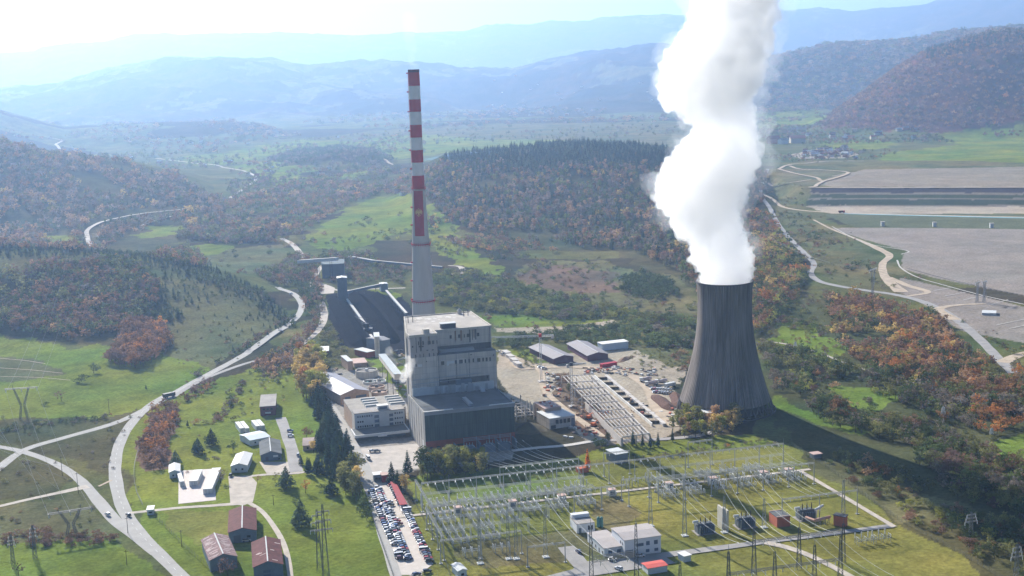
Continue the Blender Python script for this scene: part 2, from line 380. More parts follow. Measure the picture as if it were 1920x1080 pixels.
def ribbon(name, pts, width, m, lift=.06, kind='structure', label=None, step=4, world=False, shoulder=None):
    P = [Vector(p[:2]) for p in (pts if world else [G(*p) for p in pts])]
    C = catmull(P, step); n = len(C); T = [((C[min(i+1, n-1)]-C[max(i-1, 0)]).normalized()) for i in range(n)]
    ws = width if isinstance(width, (list, tuple)) else [width]*2
    cols = 5; X = np.zeros((n, cols)); Y = np.zeros((n, cols))
    for i in range(n):
        wd = np.interp(i/(n-1), np.linspace(0, 1, len(ws)), ws)*(1+.04*math.sin(i*.7)); N = Vector((-T[i].y, T[i].x))
        for j in range(cols):
            q = C[i]+N*wd*(j/(cols-1)-.5); X[i, j], Y[i, j] = q.x, q.y
    LAYER[0] += 1
    H = height(X.ravel(), Y.ravel()).reshape(n, cols); Rr = np.hypot(X, Y)
    H = np.maximum(H, H.max(1)[:, None]-.3*0) + lift+LAYER[0]*.004+np.where(H > .3, .25+Rr*.00035, 0)
    mb = MB()
    for i in range(n-1):
        for j in range(cols-1):
            mb.face([(X[i, j], Y[i, j], H[i, j]), (X[i, j+1], Y[i, j+1], H[i, j+1]), (X[i+1, j+1], Y[i+1, j+1], H[i+1, j+1]), (X[i+1, j], Y[i+1, j], H[i+1, j])][::-1])
    o = mb.build(name, m); 
    if label: tag(o, label, name.replace('_', ' '))
    else: tag(o, kind=kind)
    return o, C
def patch(name, pts, m, lift=.03, z=None, world=False):
    P = [Vector(p[:2]) for p in (pts if world else [G(*p) for p in pts])]; LAYER[0] += 1
    mb = MB(); c = sum(P, Vector((0, 0)))/len(P)
    pts3 = [(p.x, p.y, (Z(p.x, p.y) if z is None else z)+lift+LAYER[0]*.004) for p in P]
    a = sum((P[i-1].x*P[i].y-P[i].x*P[i-1].y) for i in range(len(P)))
    mb.face(pts3 if a > 0 else pts3[::-1]); return tag(mb.build(name, m), kind='structure')

# plant grid: origin at the near left corner of the turbine hall
A0 = flat(799, 851.7); TH = R(16.0); UA = Vector((math.cos(TH), math.sin(TH), 0)); VA = Vector((-math.sin(TH), math.cos(TH), 0))
def W(a, b, z=0.0): return A0+UA*a+VA*b+Vector((0, 0, z))
TS = R(14.3); US = Vector((math.cos(TS), math.sin(TS), 0)); VS = Vector((-math.sin(TS), math.cos(TS), 0))
def S(a, b, z=0.0): return A0+US*a+VS*b+Vector((0, 0, z))
def wbox(mb, a0, a1, b0, b1, z0, z1, fr=W, mi=None):
    q = [(a0, b0), (a1, b0), (a1, b1), (a0, b1)]; mb.hexa([fr(a, b, z0) for a, b in q]+[fr(a, b, z1) for a, b in q], mi)
# ---------------------------------------------------------------- roads and yards
ASPH = mat('asphalt', (.37, .36, .34), .9, noise=.12, scale=.12)
ASPH2 = mat('old asphalt', (.31, .30, .29), .9, noise=.18, scale=.12)
GRAV = mat('gravel', (.47, .42, .36), .95, noise=.2, scale=.2)
DIRT = mat('dirt track', (.44, .36, .27), .95, noise=.25, scale=.15)
CONC = mat('pale concrete', (.50, .48, .45), .9, noise=.15, scale=.3)
WHP = mat('road paint', (.62, .62, .60), .8, noise=.2, scale=.8)
RD = {}
def road(pts, w, m=ASPH, nm='road', **k):
    return ribbon(nm, pts, w, m, **k)
main = road([(-60,925),(0,876),(30,853),(60,838),(130,818),(210,795),(262,773),(318,742),(370,713),(430,681),(480,651),(525,620),(556,595),(566,575),(560,560),(545,548),(520,540)], [5.6, 5.6, 6.2, 6.2, 5.6, 5.6])
sec = road([(370,1110),(330,1070),(285,1025),(250,985),(228,945),(218,905),(216,870),(226,828),(250,790),(285,758),(318,738)], [5.8, 6.2, 6.5, 6, 6], ASPH)
road([(318,748),(372,716),(430,692),(480,676),(520,668)], 4.0, ASPH2)
road([(-60,830),(0,838),(50,849),(105,870),(150,900),(185,940),(215,975),(250,1005),(290,1040)], [4.6, 4.6, 5.2, 6.5, 3], ASPH)
road([(-60,962),(0,949),(60,935),(120,922),(165,912)], [3.2, 3.2, 4, 6], GRAV)
road([(185,912),(210,900)], 1.6, DIRT, 'path')
road([(245,962),(290,957),(340,952),(400,948),(450,944)], [3, 3.2, 4.0], GRAV)
road([(462,940),(490,958),(512,985),(532,1020),(542,1060),(548,1110)], 2.4, GRAV, 'path')
road([(526,783),(536,810),(548,845),(556,885)], [6, 6.5, 7], ASPH2)
road([(600,735),(628,775),(652,820),(674,865),(692,905),(706,950),(718,1000),(736,1060),(755,1120)], [5, 6, 7, 8, 6, 4.5, 4.5], ASPH)
patch('parking_lot', [(694,905),(738,905),(768,955),(792,1005),(812,1058),(796,1070),(772,1078),(744,1078),(722,1010),(706,955)], mat('car park paving', (.54, .49, .44), .9, noise=.1, scale=.3))
patch('yard', [(668,842),(782,832),(800,860),(800,878),(735,882),(720,905),(694,905),(680,880)], mat('yard paving', (.46, .42, .38), .9, noise=.15, scale=.2))
patch('yard', [(428,893),(470,892),(482,905),(478,925),(474,942),(455,948),(432,945)], GRAV)
patch('yard', [(486,866),(560,866),(562,885),(500,888)], GRAV)
road([(470,893),(500,890),(560,887),(600,880)], 3, GRAV, 'path')
patch('concrete_pad', [(335,883),(401.5,879),(405,938),(334.5,945)], mat('new concrete', (.62, .56, .52), .9, noise=.06, scale=.5))
for q in ([(0,672),(45,676),(85,682)], [(0,690),(60,694),(118,700)], [(0,706),(70,708),(132,713)]): road(q, .7, DIRT, 'path')
# valley roads beyond the left hill
road([(172,468),(164,445),(165,432),(190,418),(230,408),(300,398),(345,393)], [6, 6, 5.5, 5], GRAV)
road([(262,425),(300,412),(330,405)], 3, GRAV, 'path')
road([(432,372),(455,355),(480,335),(462,322),(432,316),(400,310),(350,304),(292,297)], 6, GRAV)
road([(112,280),(105,272),(115,264),(80,258),(40,255)], 8, GRAV)
road([(528,447),(548,458),(566,478),(580,492)], [6, 7, 5], GRAV)
road([(592,545),(600,560),(608,590),(600,615),(585,632),(565,648),(548,668)], [5, 5.5, 6.5, 6, 4, 3], GRAV)
road([(592,545),(615,540),(640,545),(700,542),(760,540)], 4, GRAV)
road([(850,515),(868,510),(862,500),(840,498)], [7, 7, 3], GRAV)
road([(610,490),(590,520),(592,545)], 5, GRAV)
patch('yard', [(578,530),(592,526),(628,540),(626,550),(590,552)], GRAV)
road([(716,290),(722,300),(738,310)], 7, DIRT)
# right side
road([(1440,318),(1432,340),(1427,365),(1445,395),(1462,425),(1488,455),(1512,478),(1526,495),(1520,512),(1535,527),(1575,537),(1625,545),(1680,553),(1730,566),(1780,590),(1830,630),(1865,665),(1900,700)], [5, 5, 5, 5.5, 6.5, 6.5, 6, 6, 7.5, 7.5, 7], ASPH2)
road([(1880,680),(1905,668),(1935,660),(2000,650)], [9, 8, 7], DIRT)
road([(1427,365),(1450,377),(1475,390),(1520,396),(1600,400),(1750,404),(2000,409)], [5, 6, 8, 8, 7, 7], DIRT)
road([(1460,318),(1480,310),(1540,303),(1620,303)], 6, DIRT, 'path')
road([(1460,318),(1490,326),(1530,334),(1545,340),(1590,325),(1545,320),(1500,318),(1480,312)], 6, DIRT, 'path')
road([(1545,340),(1530,350),(1560,353),(2000,352)], 6, DIRT, 'path')
road([(1440,345),(1480,344),(1520,338)], 4, DIRT, 'path')
road([(1525,412),(1560,430),(1610,450),(1650,468),(1668,480),(1655,495),(1660,520),(1690,548)], [3, 3.5, 4, 9, 7, 8, 12], DIRT, 'path')
road([(1700,556),(1740,548),(1700,535),(1668,520)], [4, 8, 5], DIRT, 'path')
road([(1790,600),(1760,580),(1800,572),(1850,570)], [10, 8, 3], DIRT, 'path')
road([(1690,477),(1700,470),(1620,455),(1560,425)], [1.5, 1.2], CONC, 'path')
road([(1682,488),(1690,503),(1720,520),(1770,535),(1850,556),(1930,573),(2050,600)], 1.6, CONC, 'water_channel')
road([(1700,503),(1770,522),(1850,540),(1930,556),(2050,580)], 1.2, mat('dark ditch', (.07, .07, .07)), 'ditch')
for a, b in (((1750,545),(1782,540)),((1770,556),(1810,548)),((1806,563),(1842,555)),((1858,572),(1890,562)),((1868,610),(1925,598)),((1892,617),(1940,606))):
    road([a, b], 1.0, CONC, 'water_channel')
road([(1582,401),(1700,404),(1920,409),(2100,412)], [5, 7, 8], mat('turquoise channel water', (.25, .50, .48), .25, spec=.5), 'water')
patch('water', [(790,300),(830,292),(880,286),(950,281),(955,284),(900,290),(850,298),(835,302)], mat('lake', (.10, .22, .26), .15, spec=.5), lift=.6)
road([(1436,640),(1470,645),(1500,652),(1530,660)], 2.4, GRAV, 'path')
road([(1545,665),(1580,680),(1600,686),(1640,700)], 2.4, GRAV, 'path')
road([(1115,825),(1150,826),(1200,826),(1290,820),(1340,810)], [4, 4.5, 5], mat('grey lane', (.33, .31, .30)))  # lane in an even grey
road([(960,846),(1010,840),(1060,836),(1120,826)], 4, CONC, 'path')
# construction tracks
road([(945,658),(970,690),(1010,690),(1070,688),(1150,695),(1210,720),(1240,765),(1270,800)], [3, 4, 6, 7, 9, 12, 12], DIRT)
road([(1000,685),(1015,700),(1020,730),(1050,760),(1090,790),(1130,820)], [4, 4.5], DIRT)
# substation lanes
def sroad(pts, w, m=ASPH2): return ribbon('path', [S(a, b) for a, b in pts], w, m, world=True)
sroad([(-38, -92), (176, -92)], 2.6, GRAV)
sroad([(15, -183), (35, -178), (60, -174.5), (172, -174.5)], [6, 6, 4, 4], ASPH2)
sroad([(170, -92), (171, -130), (172, -176)], 2.6, GRAV)
sroad([(112, -175), (119, -185), (125, -205), (133, -260)], [4, 3.2, 3.2], GRAV)
sroad([(31, -152), (31, -176)], 7, ASPH2)
patch('yard', [S(22, -186), S(68, -184), S(66, -174), S(30, -170)], ASPH2, world=True)
# painted centre line of the two main roads
def dashes(C, every=9, ln=3.2, w=.22):
    s = 0; k = 0
    while k < len(C)-2:
        p = C[k]
        d = (C[k+1]-p).normalized(); N = Vector((-d.y, d.x))*w/2; q = p+d*ln; z = .30
        if Z(p.x, p.y) > .2: break
        mbD.face([(p.x-N.x, p.y-N.y, z), (q.x-N.x, q.y-N.y, z), (q.x+N.x, q.y+N.y, z), (p.x+N.x, p.y+N.y, z)][::-1]); k += 2
mbD = MB(); dashes(sec[1]); dashes(main[1]); tag(mbD.build('road_marking', WHP), kind='structure')
# ---------------------------------------------------------------- vegetation
def leafmat(name, c, tr=.38):
    m = bpy.data.materials.new(name); m.use_nodes = True; n = m.node_tree.nodes; l = m.node_tree.links; n.remove(n['Principled BSDF'])
    oi = n.new('ShaderNodeObjectInfo'); mr = n.new('ShaderNodeMapRange'); mr.inputs[3].default_value = 1.35; mr.inputs[4].default_value = 2.9; l.new(oi.outputs['Random'], mr.inputs[0])
    g = n.new('ShaderNodeNewGeometry'); t = n.new('ShaderNodeTexNoise'); t.inputs['Scale'].default_value = .35; t.inputs['Detail'].default_value = 3; l.new(g.outputs['Position'], t.inputs['Vector'])
    m2 = n.new('ShaderNodeMapRange'); m2.inputs[1].default_value = .3; m2.inputs[2].default_value = .7; m2.inputs[3].default_value = .7; m2.inputs[4].default_value = 1.3; l.new(t.outputs['Fac'], m2.inputs[0])
    mu = n.new('ShaderNodeMath'); mu.operation = 'MULTIPLY'; l.new(mr.outputs[0], mu.inputs[0]); l.new(m2.outputs[0], mu.inputs[1])
    v = n.new('ShaderNodeVectorMath'); v.operation = 'SCALE'; v.inputs[0].default_value = c; l.new(mu.outputs[0], v.inputs['Scale'])
    d = n.new('ShaderNodeBsdfDiffuse'); tb = n.new('ShaderNodeBsdfTranslucent'); mx = n.new('ShaderNodeMixShader'); mx.inputs[0].default_value = tr
    l.new(v.outputs[0], d.inputs[0]); l.new(v.outputs[0], tb.inputs[0]); l.new(d.outputs[0], mx.inputs[1]); l.new(tb.outputs[0], mx.inputs[2]); l.new(mx.outputs[0], n['Material Output'].inputs[0])
    return m
TINT = {'dark green': (.042, .058, .024), 'green': (.070, .090, .032), 'olive': (.10, .10, .038), 'yellow green': (.150, .150, .035), 'golden': (.26, .19, .07),
        'orange': (.22, .10, .035), 'rust': (.145, .082, .042), 'tan': (.20, .13, .075), 'mauve brown': (.140, .105, .082), 'brown': (.120, .072, .048), 'purple brown': (.105, .068, .058), 'grey brown': (.100, .085, .068)}
LM = {k: leafmat(k+' leaves', c) for k, c in TINT.items()}
LM['conifer'] = leafmat('conifer needles', (.020, .038, .026), .15)
LM['pale conifer'] = leafmat('pale conifer needles', (.050, .070, .042), .2)
LM['larch'] = leafmat('orange larch needles', (.50, .16, .025), .3)
BARK = mat('bark', (.09, .07, .055), .9, noise=.3, scale=1)
def quad(V, Fc, c, n, s, rr):
    a = n.orthogonal(); a.normalize(); b = n.cross(a); t = rr.random()*math.pi; a2 = a*math.cos(t)+b*math.sin(t); b2 = b*math.cos(t)-a*math.sin(t)
    k = len(V); s2 = s*rr.uniform(.5, 1)
    V += [tuple(c-a2*s-b2*s2*.3), tuple(c+b2*s2), tuple(c+a2*s+b2*s2*.1), tuple(c-b2*s2)]; Fc.append((k, k+1, k+2, k+3))
def rv(rr):
    z = rr.uniform(-1, 1); t = rr.uniform(0, 2*math.pi); q = math.sqrt(1-z*z); return Vector((q*math.cos(t), q*math.sin(t), z))
def crown_broad(seed, n, leaf, lobes=9, tall=1.0, thin=False):
    """crown for a tree 1 m high: leaf faces in clumps at the ends of limbs"""
    rr = random.Random(seed); V = []; Fc = []; L = []
    for i in range(lobes):
        t = rr.uniform(0, 2*math.pi); h = rr.uniform(.30, .86); rad = (.30*math.sin(math.pi*min(1, (h-.12)/.85))+.05)*rr.uniform(.5, 1.05)/tall
        L.append((Vector((math.cos(t)*rad, math.sin(t)*rad, h)), rr.uniform(.10, .19)))
    L.append((Vector((0, 0, .82)), .14)); L.append((Vector((0, 0, .55)), .22))
    tot = sum(r*r for _, r in L)
    for c, r in L:
        for k in range(int(n*r*r/tot)):
            d = rv(rr); d.z = d.z*.85+.1
            p = c+d*r*(rr.random()**(.9 if thin else .35)); nn = (d+rv(rr)*.7).normalized(); quad(V, Fc, p, nn, leaf*rr.uniform(.6, 1.2), rr)
    return V, Fc, L
def crown_con(seed, n, leaf, wide=.20):
    rr = random.Random(seed); V = []; Fc = []
    tiers = 11
    for k in range(n):
        u = rr.random()**.75; u = (int(u*tiers)+rr.random()*.55)/tiers; h = .97-u*.87; rad = wide*(u**.85)*rr.uniform(.35, 1.08)+.006; t = rr.uniform(0, 2*math.pi)
        d = Vector((math.cos(t), math.sin(t), 0)); nn = (d*.5+Vector((0, 0, .8))+rv(rr)*.45).normalized(); quad(V, Fc, d*rad+Vector((0, 0, h)), nn, leaf*(.45+u*.8), rr)
    return V, Fc, []
def trunk_faces(L, h0=.0, r=.018, top=.6):
    mb = MB(); mb.tube((0, 0, -.02), (0, 0, top), r, 5, r*.35, caps=False)
    for c, q in L[:5]: mb.tube((0, 0, c.z*.5), tuple(c), r*.45, 3, r*.15, caps=False)
    return mb.v, mb.f
KINDS_T = []   # name, crown data, tint
def mesh_of(name, V, Fc, m):
    me = bpy.data.meshes.new(name); me.from_pydata(V, [], Fc); me.materials.append(m); me.update(); return me
LIB = {}       # (form, tint, hi) -> list of (crown mesh, trunk mesh)
def bush_form(s, n, lf):
    V, Fc, L = crown_broad(s, n, lf*.9, 7); return [(x*1.5, y*1.5, (z-.25)*1.25) for x, y, z in V], Fc, []
FORMS = {'broad': lambda s, n, lf: crown_broad(s, n, lf), 'tall': lambda s, n, lf: crown_broad(s, n, lf, 10, 1.75), 'thin': lambda s, n, lf: crown_broad(s, int(n*.6), lf*.8, 11, 1.05, True),
         'bush': lambda s, n, lf: bush_form(s, n, lf), 'con': lambda s, n, lf: crown_con(s, n, lf), 'slim': lambda s, n, lf: crown_con(s, n, lf, .13), 'pine': lambda s, n, lf: crown_con(s, int(n*1.3), lf*1.25, .36)}
_raw = {}
def raw(form, var, hi):
    k = (form, var, hi)
    if k not in _raw:
        n, lf = ((520, .036) if hi else (150, .062)); 
        if form in ('con', 'slim', 'pine'): n, lf = ((520, .040) if hi else (150, .060))
        V, Fc, L = FORMS[form](hash_seed(form)+var*13, n, lf); _raw[k] = (V, Fc, trunk_faces(L, top=.9 if form in ('con', 'slim', 'pine') else .6))
    return _raw[k]
def hash_seed(s): return sum(ord(c)*(i+3) for i, c in enumerate(s))
def lib(form, tint, var, hi):
    k = (form, tint, var, hi)
    if k not in LIB:
        V, Fc, T = raw(form, var, hi); LIB[k] = (mesh_of('crown', V, Fc, LM[tint]), mesh_of('trunk', T[0], T[1], BARK))
    return LIB[k]
TREES = []    # x, y, z, form, tint, height, region
def wpick(rr, d):
    t = rr.random()*sum(d.values())
    for k, v in d.items():
        t -= v
        if t <= 0: return k
    return k
REG = {}
def scatter(region, phrase, pts, spacing, palette, hr, form={'broad': 3, 'thin': 1}, seed=1, avoid=(), edge=0.0, clump=None, jit=.9, smallfar=1.0):
    """trees on a jittered grid inside a surveyed outline"""
    rr = random.Random(seed*97+hash_seed(region)); REG[region] = phrase; P = poly_xy(pts); x0, y0 = P.min(0); x1, y1 = P.max(0)
    nx, ny = int((x1-x0)/spacing)+1, int((y1-y0)/spacing)+1; g = np.random.RandomState(seed+5)
    X, Y = np.meshgrid(x0+np.arange(nx)*spacing, y0+np.arange(ny)*spacing); X = X.ravel()+(g.rand(nx*ny)-.5)*spacing*jit*1.3; Y = Y.ravel()+(g.rand(nx*ny)-.5)*spacing*jit*1.3
    m = inside(X+fbm(X/18, Y/18, 2)*spacing, Y+fbm(X/18+9, Y/18, 2)*spacing, P)&(np.abs(np.arctan2(X, Y)) < R(27))
    for a in avoid: m &= ~inside(X, Y, poly_xy(a))
    if clump is not None: m &= (fbm(X/clump[0]+seed*7, Y/clump[0], 3) > clump[1])
    X, Y = X[m], Y[m]; 
    if not len(X): return
    H = height(X, Y); N = fbm(X/60+seed*3, Y/60, 3); pk = list(palette.items())
    for x, y, z, nn in zip(X, Y, H, N):
        pal = dict(pk); i = int((nn+.6)/1.2*len(pk)); i = max(0, min(len(pk)-1, i)); pal[pk[i][0]] *= 5     # colours gather in drifts
        tn = wpick(rr, pal); fm = ('con' if 'conifer' in tn else wpick(rr, form)); TREES.append((x, y, z-.15, fm, tn, rr.uniform(*hr)*rr.choice((.7, .85, .95, 1, 1.1, 1.25)), region))
AUT = {'mauve brown': 3, 'brown': 2, 'tan': 2, 'rust': 1.2, 'olive': 1.2, 'grey brown': 2, 'dark green': 1.6, 'golden': .25}
DRK = {'dark green': 4, 'green': 2, 'olive': 1.5, 'grey brown': 1.5, 'brown': 1, 'purple brown': .8}
GRN = {'dark green': 3, 'green': 3, 'olive': 2.5, 'yellow green': .6, 'grey brown': 1}
FIR = {'golden': .8, 'tan': 3, 'rust': 1.5, 'olive': 2, 'brown': 1.5, 'dark green': 2, 'orange': .4}
MIXC = {'conifer': 3, 'pale conifer': 3, 'mauve brown': 2.4, 'tan': 2.2, 'brown': 1, 'grey brown': 2, 'dark green': 1.5, 'rust': .8, 'golden': .25}
CON = {'conifer': 4, 'pale conifer': 1.5}
# left hill
scatter('hillwood', 'in the wood on the left hillside', [(-250,505),(0,507),(60,498),(120,500),(230,490),(262,505),(290,530),(300,565),(285,590),(260,600),(200,630),(150,640),(60,625),(0,620),(-250,610)], 5.6, DRK|{'rust': 1.5, 'tan': 1}, (7, 11), seed=2, clump=(50, -.40))
scatter('hillwood', 'in the wood on the left hillside', [(-250,505),(0,512),(200,500),(240,540),(250,590),(200,630),(120,640),(0,620),(-250,610)], 9, {'brown': 2, 'rust': 1.5, 'olive': 2, 'dark green': 3}, (9, 12), seed=3)
scatter('meadowgrove', 'in the rust-brown grove jutting into the green meadow', [(225,615),(265,605),(305,615),(322,645),(300,672),(262,690),(215,690),(200,680),(222,650)], 5.2, {'rust': 4, 'brown': 3, 'orange': .8, 'purple brown': 2}, (8, 12), seed=4)
scatter('crestline', 'along the crest of the left hill', [(-250,455),(0,455),(100,455),(200,468),(300,484),(420,512),(500,552),(545,590),(560,612),(545,620),(520,600),(470,560),(400,535),(300,505),(150,486),(0,486),(-250,486)], 5.6, CON|{'dark green': 1.5}, (3.5, 6.5), seed=5)
scatter('hillslope', 'dotted over the dry slope of the left hill', [(0,486),(150,484),(300,500),(420,530),(500,570),(545,605),(535,640),(480,660),(440,668),(420,640),(380,600),(320,560),(280,520),(200,490)], 8, CON|{'dark green': 1}, (3, 5.5), seed=6, clump=(60, .02))
scatter('hillslope', 'dotted over the dry slope of the left hill', [(200,490),(420,530),(545,605),(480,660),(380,600),(300,640),(290,560)], 15, CON, (2.5, 4.5), seed=7)
scatter('hillslope', 'dotted over the dry slope of the left hill', [(255,520),(300,530),(320,570),(350,600),(300,610),(275,570)], 5, CON|{'dark green': 2}, (4, 7), seed=8)
scatter('roadverge', 'beside the curving road at the foot of the hill', [(345,720),(395,688),(455,648),(515,612),(538,592),(542,598),(492,637),(432,668),(372,705),(350,726)], 5, {'dark green': 2, 'grey brown': 2, 'brown': 1}, (2, 4), form={'bush': 1}, seed=9)
scatter('roadbelt', 'in the belt between the two roads', [(470,690),(510,665),(556,640),(590,600),(596,560),(585,520),(600,545),(606,590),(596,615),(572,645),(548,670),(562,680),(545,700),(520,720),(480,700)], 5, AUT, (4, 8), seed=10)
scatter('roadbelt', 'in the belt between the two roads', [(545,520),(580,500),(600,530),(600,560),(580,600),(570,580),(560,550)], 5.5, {'dark green': 2, 'brown': 1, 'conifer': 1}, (4, 8), seed=11)
scatter('reddish row', 'in the rusty thicket by the road junction', [(285,772),(320,758),(338,768),(330,800),(312,830),(310,875),(290,885),(262,875),(262,840),(272,805)], 4.2, {'rust': 4, 'brown': 2, 'orange': .7, 'purple brown': 1}, (4, 7), seed=12)
scatter('reddish row', 'in the rusty thicket by the road junction', [(340,745),(372,722),(400,712),(412,722),(380,742),(350,765)], 4.5, {'rust': 3, 'purple brown': 3, 'brown': 2}, (3, 6), seed=13)
# valley woods behind
scatter('valley', 'in the hazy woods of the valley', [(-250,262),(0,266),(100,288),(240,304),(330,328),(430,380),(430,420),(540,430),(540,455),(430,455),(345,455),(345,428),(240,440),(200,470),(150,476),(0,468),(-250,465)], 12.5, AUT|{'conifer': 1.5, 'dark green': 2}, (9, 14), seed=14, clump=(110, -.30), avoid=[[(160,470),(150,440),(170,415),(300,392),(350,388),(350,402),(240,415),(185,430),(185,470)],[(75,440),(130,438),(155,455),(130,466),(90,456)],[(232,440),(300,430),(345,425),(335,443),(270,450)],[(280,425),(330,418),(342,430),(290,446)],[(120,325),(190,330),(220,350),(160,352)],[(150,345),(230,350),(225,370),(180,365)]])
scatter('valley', 'in the hazy woods of the valley', [(330,450),(400,420),(490,430),(520,455),(440,458),(395,455)], 6, DRK|{'rust': 2}, (7, 11), seed=15)
scatter('valley', 'in the hazy woods of the valley', [(285,490),(300,470),(370,475),(388,495),(380,503)], 7, DRK|{'rust': 2}, (7, 11), seed=16)
scatter('valley', 'in the hazy woods of the valley', [(470,512),(520,500),(560,476),(600,490),(620,470),(700,480),(700,498),(590,500),(580,525),(545,540),(500,530)], 7, DRK, (5, 9), seed=17)
scatter('valley', 'in the hazy woods of the valley', [(430,380),(560,340),(640,340),(760,335),(800,320),(830,300),(840,340),(780,370),(720,362),(650,385),(600,415),(560,450),(500,425),(440,415)], 9.5, FIR|AUT|{'green': 3}, (7, 11), seed=18, clump=(60, -.25))
scatter('valley', 'in the hazy woods of the valley', [(420,340),(500,335),(560,340),(500,352),(440,375)], 14, DRK, (7, 10), seed=19)
scatter('valley', 'in the hazy woods of the valley', [(500,300),(560,284),(640,276),(700,282),(738,300),(700,312),(620,300),(560,310)], 11, {'dark green': 3, 'grey brown': 2}, (9, 13), seed=20)
scatter('meadowedge', 'scattered on the meadow behind the chimney', [(600,470),(640,430),(700,400),(780,390),(860,440),(920,500),(860,500),(800,470),(700,470)], 19, GRN, (4, 7), form={'bush': 2, 'broad': 1}, seed=21, clump=(50, .0))
scatter('foresthill', 'on the forested hill behind the chimney', [(828,294),(900,284),(1000,275),(1080,270),(1200,275),(1290,285),(1290,318),(1150,320),(1000,320),(880,330),(835,312)], 8.5, {'conifer': 5, 'pale conifer': 1}, (9, 13), seed=22)
scatter('foresthill', 'on the forested hill behind the chimney', [(835,310),(1000,315),(1290,315),(1440,325),(1430,400),(1440,440),(1300,470),(1290,520),(1180,470),(1120,468),(1000,455),(900,440),(850,420),(800,380),(770,350),(800,320)], 8.0, MIXC|{'green': 1.5, 'olive': 2}, (7.5, 11.5), form={'broad': 1, 'tall': 2}, seed=23, clump=(55, -.30))
scatter('foresthill', 'on the forested hill behind the chimney', [(1280,440),(1440,420),(1470,560),(1430,620),(1400,620),(1300,545),(1280,510)], 7, FIR|{'dark green': 3, 'brown': 2}, (6, 10), seed=124)
scatter('foresthill', 'on the forested hill behind the chimney', [(780,400),(850,420),(900,445),(1000,460),(1060,470),(1040,490),(960,480),(880,470),(820,440)], 8, FIR|{'dark green': 2}, (5, 9), seed=24, clump=(60, -.12))
scatter('scrubbelt', 'in the green scrub belt behind the plant', [(800,520),(900,510),(960,530),(1040,555),(1130,572),(1220,590),(1300,600),(1300,655),(1230,640),(1160,600),(1060,600),(940,590),(860,580),(815,570)], 6.2, GRN|{'grey brown': 2}, (4, 7.5), form={'bush': 1, 'broad': 1}, seed=25)
scatter('scrubbelt', 'in the green scrub belt behind the plant', [(930,640),(1000,630),(1060,618),(1150,610),(1210,625),(1290,640),(1290,655),(1190,650),(1100,645),(1010,640),(990,652),(930,655)], 5.2, {'dark green': 3, 'green': 2}, (3.5, 6), form={'bush': 1, 'broad': 1}, seed=26)
scatter('scrubbelt', 'in the green scrub belt behind the plant', [(1160,530),(1200,515),(1260,530),(1280,555),(1220,565),(1170,552)], 5, {'dark green': 3}, (5, 8), seed=27)
scatter('clearing', 'in the clearing below the forest hill', [(950,530),(1000,495),(1100,490),(1200,520),(1300,560),(1300,590),(1130,570)], 17, DRK, (2.5, 5), form={'bush': 1}, seed=28)
scatter('coalverge', 'beside the coal yard', [(600,500),(640,490),(760,500),(760,535),(700,528),(660,540),(620,530)], 6.5, DRK, (4, 7), seed=29)
scatter('coalverge', 'beside the coal yard', [(605,620),(618,605),(640,650),(660,680),(620,690),(580,690),(560,670),(590,640)], 5.5, {'grey brown': 2, 'dark green': 2, 'olive': 2}, (2, 4), form={'bush': 1}, seed=30)
# behind and right of the tower
scatter('towerwood', 'in the autumn wood behind the cooling tower', [(1400,400),(1440,400),(1470,450),(1500,490),(1510,520),(1500,550),(1470,590),(1440,620),(1412,640),(1408,560)], 6.0, {'rust': 2, 'orange': 2, 'olive': 2, 'dark green': 2, 'golden': .8, 'yellow green': .8}, (6, 10), seed=31)
scatter('towerwood', 'in the autumn wood behind the cooling tower', [(1432,460),(1470,462),(1480,490),(1460,500),(1435,490)], 7, {'golden': 2, 'yellow green': 1}, (8, 11), seed=32)
scatter('roadscrub', 'on the scrubland right of the pale road', [(1450,395),(1520,405),(1560,450),(1620,470),(1650,500),(1650,540),(1560,530),(1530,500),(1490,455)], 10, {'brown': 2, 'olive': 2, 'dark green': 2, 'rust': 1}, (2.5, 4.5), form={'bush': 2, 'thin': 1}, seed=33, clump=(40, -.05))
scatter('autumnwood', 'in the orange autumn wood right of the tower', [(1545,565),(1600,555),(1700,580),(1760,600),(1800,650),(1870,690),(1890,720),(1860,760),(1760,750),(1700,715),(1650,700),(1600,680),(1570,640)], 6.0, {'orange': 2.5, 'rust': 4, 'tan': 2, 'golden': .8, 'brown': 2, 'olive': 2, 'dark green': 1.5}, (6.5, 10), seed=34, clump=(30, -.36))
scatter('autumnwood', 'in the orange autumn wood right of the tower', [(1600,655),(1680,660),(1760,650),(1800,700),(1700,715),(1640,695)], 8, {'dark green': 2, 'olive': 2}, (6, 9), seed=35)
scatter('towerscrub', 'in the green scrub right of the tower', [(1415,620),(1480,590),(1560,620),(1600,700),(1560,720),(1470,690),(1425,680)], 8.5, GRN|{'grey brown': 2, 'brown': 1}, (3, 6), form={'bush': 2, 'broad': 1}, seed=36, clump=(40, -.02))
scatter('greywood', 'in the grey-green wood beside the tower', [(1425,655),(1500,665),(1600,695),(1720,720),(1860,760),(1920,740),(2050,760),(2050,800),(1920,800),(1830,810),(1760,790),(1700,765),(1600,720),(1540,725),(1500,745),(1450,735),(1438,700)], 5.6, GRN|{'grey brown': 3, 'olive': 3, 'rust': .7}, (6, 9.5), seed=37, clump=(40, -.28))
scatter('riverwood', 'in the dark river wood under the tower shadow', [(1700,815),(1760,815),(1850,850),(1920,890),(2050,950),(2050,1000),(1920,985),(1850,955),(1790,935),(1760,905),(1735,870)], 5.8, DRK|{'olive': 2}, (6, 10), seed=38)
